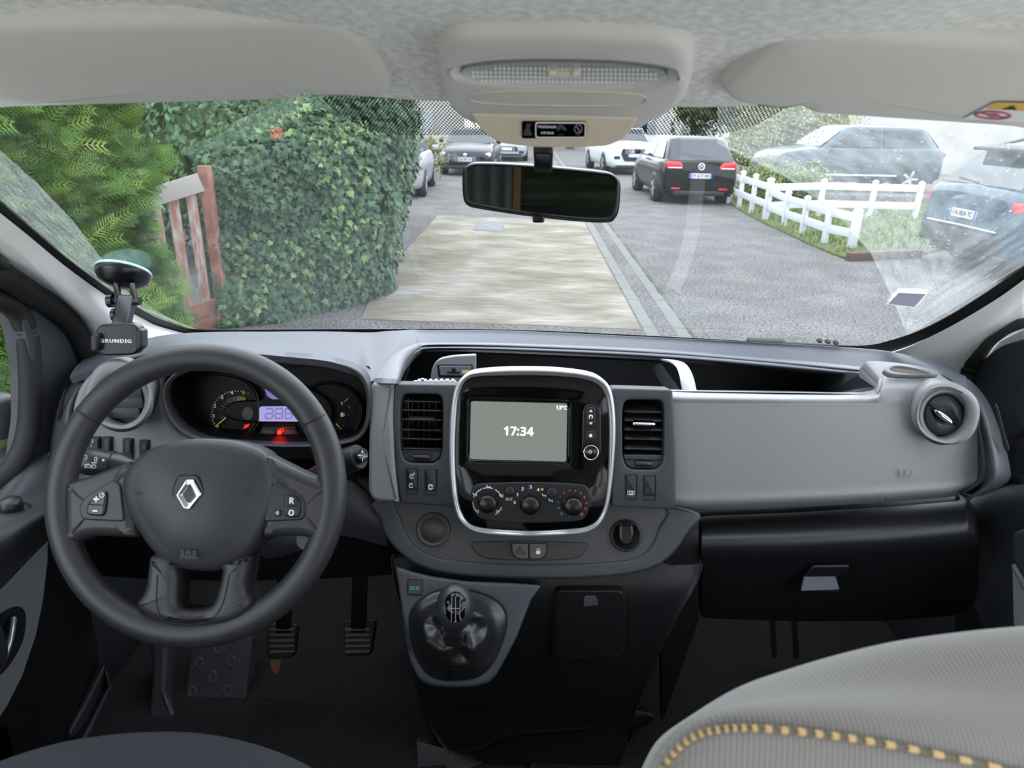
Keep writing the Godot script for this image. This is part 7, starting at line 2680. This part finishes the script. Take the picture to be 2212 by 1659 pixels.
func number_plate(c: Node3D, at: Vector3, n: Vector3, txt: String, w := 0.52) -> void:
	var u := Vector3.UP.cross(n).normalized()
	var v := n.cross(u)
	var st := mb()
	plate(st, PackedVector3Array([at - u * w / 2 - v * 0.055, at + u * w / 2 - v * 0.055, at + u * w / 2 + v * 0.055, at - u * w / 2 + v * 0.055]), n, 0.02)
	var o := part("number_plate", st, M.plate_white, c, true)
	for s in [-1.0, 1.0]:
		st = mb()
		var k = at + u * s * (w / 2 - 0.022) + n * 0.001
		plate(st, PackedVector3Array([k - u * 0.022 - v * 0.055, k + u * 0.022 - v * 0.055, k + u * 0.022 + v * 0.055, k - u * 0.022 + v * 0.055]), n, 0.002)
		part("blue_band", st, M.plate_blue, o, true)
	if txt == "":
		return
	var t := TextMesh.new()
	t.text = txt
	t.font = font("sans", true)
	t.font_size = 32
	t.pixel_size = 0.01
	t.depth = 0.02
	var box := t.get_aabb()
	var m := MeshInstance3D.new()
	m.mesh = t
	m.material_override = M.car_trim
	m.name = "lettering"
	o.add_child(m)
	var b := Basis(u * (w - 0.13) / box.size.x, v * 0.072 / box.size.y, n * 0.1)
	m.basis = b
	m.position = at + n * 0.002 - b * (box.position + box.size / 2)

func build_cars() -> void:
	var hatch := [[-2.10, 0.76, 0.28, 0.60], [-2.02, 0.88, 0.22, 0.72], [-1.75, 0.96, 0.20, 0.83], [-1.2, 1.0, 0.2, 0.94], [-0.8, 1.0, 0.2, 0.98], [0.2, 1.0, 0.2, 0.99], [1.2, 1.0, 0.2, 1.01], [1.75, 0.985, 0.2, 1.02], [2.02, 0.94, 0.24, 1.0], [2.10, 0.87, 0.30, 0.93]]
	var suv := [[-2.22, 0.76, 0.34, 0.72], [-2.14, 0.89, 0.28, 0.86], [-1.85, 0.97, 0.25, 0.98], [-1.2, 1.0, 0.25, 1.06], [-0.85, 1.0, 0.25, 1.09], [0.2, 1.0, 0.25, 1.1], [1.3, 1.0, 0.25, 1.12], [1.85, 0.985, 0.26, 1.13], [2.14, 0.94, 0.30, 1.10], [2.22, 0.87, 0.36, 1.0]]
	# black hatchback, seen from behind
	var c := car("hatchback_car", "black hatchback with red tail lamps parked beyond the fence", Vector3(3.85, 0, -18.8), 0.03, {"paint": "car_black", "w": 1.80, "h": 1.49, "body": hatch, "house": [0.99, -1.05, -0.30, 1.50, 2.02, 0.90, 0.72], "axles": [-1.32, 1.28], "wheel": 0.315})
	tail(c, 2.06, [[0.42, 0.80], [0.80, 0.80], [0.815, 0.90], [0.78, 0.97], [0.50, 0.96], [0.43, 0.90]], 0.55, 0.37, "EY-677-NF", 0.66, 2.125)
	var st := mb()
	lathe(st, [[0.0, 0.012], [0.07, 0.012], [0.08, 0.0]], Vector3(0, 0.86, 2.095), Vector3(0, 0, 1), 28)
	var bd := part("badge", st, M.car_trim, c, true)
	st = mb()
	lathe(st, [[0.066, 0.012], [0.072, 0.018], [0.08, 0.012]], Vector3(0, 0.86, 2.095), Vector3(0, 0, 1), 28)
	for e in [[[-0.04, 0.06], [0.0, 0.0], [0.04, 0.06]], [[-0.055, 0.03], [-0.025, -0.055], [0.0, -0.005], [0.025, -0.055], [0.055, 0.03]]]:
		var p := []
		for q in e: p.append(Vector3(q[0], 0.86 + q[1], 2.11))
		tube(st, p, 0.006, 6)
	part("badge_letters", st, M.chrome, bd, true)
	# dark hatchback facing us
	c = car("hatchback_car", "dark navy hatchback facing the van on the left of the lane", Vector3(-2.0, 0, -25.2), PI - 0.03, {"paint": "car_navy", "w": 1.76, "h": 1.45, "body": hatch, "house": [0.97, -1.05, -0.25, 1.45, 1.95, 0.90, 0.72], "axles": [-1.28, 1.26], "wheel": 0.31})
	nose(c, -2.06, [[0.45, 0.66], [0.76, 0.74], [0.82, 0.70], [0.80, 0.62], [0.55, 0.58]], [[-0.42, 0.62], [0.42, 0.62], [0.50, 0.42], [-0.50, 0.42]], "GN-901-SF", 0.52, -2.13)
	# grey car behind it
	c = car("hatchback_car", "grey car half hidden behind the dark navy hatchback", Vector3(-1.0, 0, -33.5), PI, {"paint": "car_silver", "w": 1.78, "h": 1.5, "body": hatch, "house": [0.97, -1.05, -0.25, 1.45, 1.95, 0.90, 0.72], "axles": [-1.28, 1.26], "wheel": 0.31})
	nose(c, -2.06, [[0.45, 0.66], [0.76, 0.74], [0.82, 0.70], [0.80, 0.62], [0.55, 0.58]], [[-0.42, 0.62], [0.42, 0.62], [0.50, 0.42], [-0.50, 0.42]], "", 0.52, -2.13)
	# white car facing us on the right
	c = car("crossover_car", "white car with large dark grille facing the van", Vector3(3.35, 0, -27.5), PI + 0.12, {"paint": "car_white", "w": 1.86, "h": 1.6, "body": suv, "house": [1.08, -1.1, -0.35, 1.55, 2.05, 0.90, 0.72], "axles": [-1.35, 1.33], "wheel": 0.34})
	nose(c, -2.17, [[0.46, 0.84], [0.80, 0.90], [0.86, 0.84], [0.80, 0.78], [0.52, 0.76]], [[-0.44, 0.88], [0.44, 0.88], [0.50, 0.70], [0.36, 0.46], [-0.36, 0.46], [-0.50, 0.70]], "", 0.66, -2.25)
	st = mb()
	for k in 4:
		var p := []
		for j in 16: p.append(Vector3(-0.135 + 0.09 * k + cos(TAU * j / 16.0) * 0.06, 0.83 + sin(TAU * j / 16.0) * 0.06, -2.235))
		tube(st, p, 0.008, 6, true)
	part("badge", st, M.chrome, c, true)
	# silver car behind the ivy
	c = car("hatchback_car", "silver car showing one corner past the ivy hedge", Vector3(-3.42, 0, -18.4), 0.05, {"paint": "car_silver", "w": 1.75, "h": 1.46, "body": hatch, "house": [0.97, -1.05, -0.25, 1.45, 1.95, 0.90, 0.72], "axles": [-1.28, 1.26], "wheel": 0.31})
	tail(c, 2.06, [[0.55, 0.74], [0.80, 0.74], [0.81, 0.94], [0.62, 0.94]], 0.5, 0.37, "", 0.60, 2.125)
	# grey car side-on behind the fence
	c = car("crossover_car", "grey car parked side-on behind the white fence", Vector3(8.35, 0.21, -19.6), PI / 2 + 0.10, {"paint": "car_grey", "w": 1.84, "h": 1.62, "body": suv, "house": [1.08, -1.15, -0.40, 1.60, 2.10, 0.90, 0.74], "axles": [-1.35, 1.33], "wheel": 0.34})
	st = mb()
	rbox(st, Vector3(-0.925, 0.42, 0), Vector3(0.02, 0.05, 1.9), 0.008)
	part("sill_trim", st, M.chrome, c, true)
	tail(c, 2.17, [[0.5, 0.90], [0.84, 0.90], [0.85, 1.02], [0.55, 1.04]], 0.5, 0.42, "", 0.75, 2.23)
	# blue-grey car close on the right
	c = car("crossover_car", "blue-grey car with rounded red tail lamps at the right edge", Vector3(8.08, 0, -9.95), -PI / 2 + 0.088, {"paint": "car_blue", "w": 1.86, "h": 1.66, "body": suv, "house": [1.12, -1.15, -0.40, 1.55, 2.12, 0.91, 0.74], "axles": [-1.35, 1.33], "wheel": 0.36, "cladding": true})
	tail(c, 2.15, [[0.40, 0.86], [0.86, 0.84], [0.90, 0.90], [0.88, 0.99], [0.44, 1.02], [0.38, 0.95]], 0.62, 0.42, "FA-069-TC", 0.76, 2.235)
	st = mb()
	rbox(st, Vector3(0, 0.44, 2.20), Vector3(1.62, 0.26, 0.10), 0.04)
	part("bumper_cladding", st, M.car_trim, c, true)
	st = mb()
	tube(st, [Vector3(-0.7, 0.60, 2.235), Vector3(0.0, 0.61, 2.25), Vector3(0.7, 0.60, 2.235)], 0.014, 8)
	part("bumper_strip", st, M.silver_trim, c, true)
	st = mb()
	for sd in [-1.0, 1.0]:
		tube(st, [Vector3(sd * 0.62, 1.60, -0.3), Vector3(sd * 0.66, 1.70, 0.0), Vector3(sd * 0.66, 1.71, 1.1), Vector3(sd * 0.62, 1.62, 1.5)], 0.02, 8)
	part("roof_rails", st, M.car_trim, c, true)
	st = mb()
	rbox(st, Vector3(0, 1.60, 1.70), Vector3(1.24, 0.05, 0.34), 0.02, Basis(Vector3.RIGHT, 0.12))
	part("spoiler", st, M.car_trim, c, true)
	st = mb()
	tube(st, [Vector3(0.05, 1.16, 2.15), Vector3(-0.38, 1.20, 2.12)], 0.014, 6)
	part("rear_wiper", st, M.car_trim, c, true)

func tail(c: Node3D, z: float, lamp: Array, refl_x: float, refl_y: float, txt: String, plate_y: float, plate_z: float) -> void:
	for s in [-1.0, 1.0]:
		var st := mb()
		dome(st, own_poly(rpoly(both(lamp, s), 0.05, 4), z + 0.045), Vector3(0, 0, 1), 0.015, 0.012, 0.10, 4)
		var o := part("tail_lamp", st, M.tail_red, c, true)
		st = mb()
		rbox(st, Vector3(s * (lamp[0][0] + lamp[1][0]) / 2, lamp[0][1] + 0.03, z + 0.055), Vector3(absf(lamp[1][0] - lamp[0][0]) * 0.8, 0.022, 0.02), 0.006)
		part("clear_strip", st, M.lamp_clear, o, true)
		st = mb()
		rbox(st, Vector3(s * refl_x, refl_y, z + 0.05), Vector3(0.20, 0.04, 0.06), 0.01)
		part("reflector", st, M.tail_red, c, true)
	var st := mb()
	rbox(st, Vector3(0, 0.27, z), Vector3(1.2, 0.12, 0.10), 0.03)
	part("diffuser", st, M.car_trim, c, true)
	number_plate(c, Vector3(0, plate_y, plate_z), Vector3(0, 0.05, 1).normalized(), txt)
func nose(c: Node3D, z: float, lamp: Array, grille: Array, txt: String, plate_y: float, plate_z: float) -> void:
	var n := Vector3(0, 0, -1)
	for s in [-1.0, 1.0]:
		var st := mb()
		dome(st, own_poly(rpoly(both(lamp, s), 0.04, 4), z + 0.02), n, 0.012, 0.010, 0.12, 4)
		part("headlamp", st, M.lamp_clear, c, true)
		st = mb()
		rbox(st, Vector3(s * 0.62, lamp[0][1] - 0.26, z - 0.01), Vector3(0.22, 0.12, 0.10), 0.03)
		part("intake", st, M.car_trim, c, true)
	var st := mb()
	plate(st, own_poly(rpoly(grille, 0.05, 3), z - 0.055), n, 0.08, 0.008)
	var g := part("grille", st, M.car_trim, c, true)
	for k in 5:
		st = mb()
		var y: float = lerpf(grille[0][1], grille[grille.size() - 1][1], 0.15 + k * 0.18)
		rbox(st, Vector3(0, y, z - 0.06), Vector3(0.7, 0.012, 0.012), 0.004)
		part("grille_bar", st, M.alloy, g, true)
	st = mb()
	lathe(st, [[0.0, 0.012], [0.05, 0.01], [0.055, 0.0]], Vector3(0, grille[0][1] + 0.03, z - 0.05), n, 18)
	part("nose_badge", st, M.chrome, c, true)
	st = mb()
	rbox(st, Vector3(0, 0.28, z + 0.0), Vector3(1.3, 0.10, 0.12), 0.03)
	part("splitter", st, M.car_trim, c, true)
	number_plate(c, Vector3(0, plate_y, plate_z), Vector3(0, 0.05, -1).normalized(), txt)

func build_houses() -> void:
	for h in [[Vector3(-8.6, 0, -38), Vector3(9.6, 5.2, 9), "pale rendered house at the far left of the lane", M.render_wall], [Vector3(20.5, 0, -31.5), Vector3(12, 4.6, 7), "pale rendered building behind the parked cars on the right", M.render_wall], [Vector3(12.0, 0, -58), Vector3(12, 5.5, 8), "grey rendered house at the far end of the lane", M.grey_wall]]:
		var o := thing("house", h[2], "house", h[0])
		var st := mb()
		rbox(st, h[0] + Vector3(0, h[1].y / 2, 0), h[1], 0.02)
		part("walls", st, h[3], o)
		st = mb()
		var e: Vector3 = h[1] / 2 + Vector3(0.3, 0, 0.3)
		var y: float = h[1].y
		var p := [Vector3(-e.x, y, e.z), Vector3(e.x, y, e.z), Vector3(e.x, y, -e.z), Vector3(-e.x, y, -e.z), Vector3(-e.x, y + 1.6, 0), Vector3(e.x, y + 1.6, 0)]
		for k in p.size(): p[k] += h[0]
		st.set_smooth_group(-1)
		quad(st, p[0], p[1], p[5], p[4]); quad(st, p[2], p[3], p[4], p[5]); tri(st, p[0], p[4], p[3]); tri(st, p[1], p[2], p[5]); quad(st, p[0], p[3], p[2], p[1])
		part("roof", st, M.roof_tile, o)
		for k in (0 if h[0].x > 15.0 else 3):
			var x: float = h[0].x + h[1].x * (-0.33 + 0.33 * k)
			for fl in 2:
				st = mb()
				rbox(st, Vector3(x, 1.4 + fl * 2.2, h[0].z + h[1].z / 2), Vector3(1.0, 1.2, 0.08), 0.02)
				var wd := part("window", st, M.white_paint, o)
				st = mb()
				rbox(st, Vector3(x, 1.4 + fl * 2.2, h[0].z + h[1].z / 2 + 0.03), Vector3(0.86, 1.06, 0.06), 0.01)
				part("pane", st, M.car_glass, wd)
				for s in [-1.0, 1.0]:
					st = mb()
					rbox(st, Vector3(x + s * 0.78, 1.4 + fl * 2.2, h[0].z + h[1].z / 2 + 0.02), Vector3(0.5, 1.2, 0.05), 0.01)
					part("shutter", st, M.shutter, o)
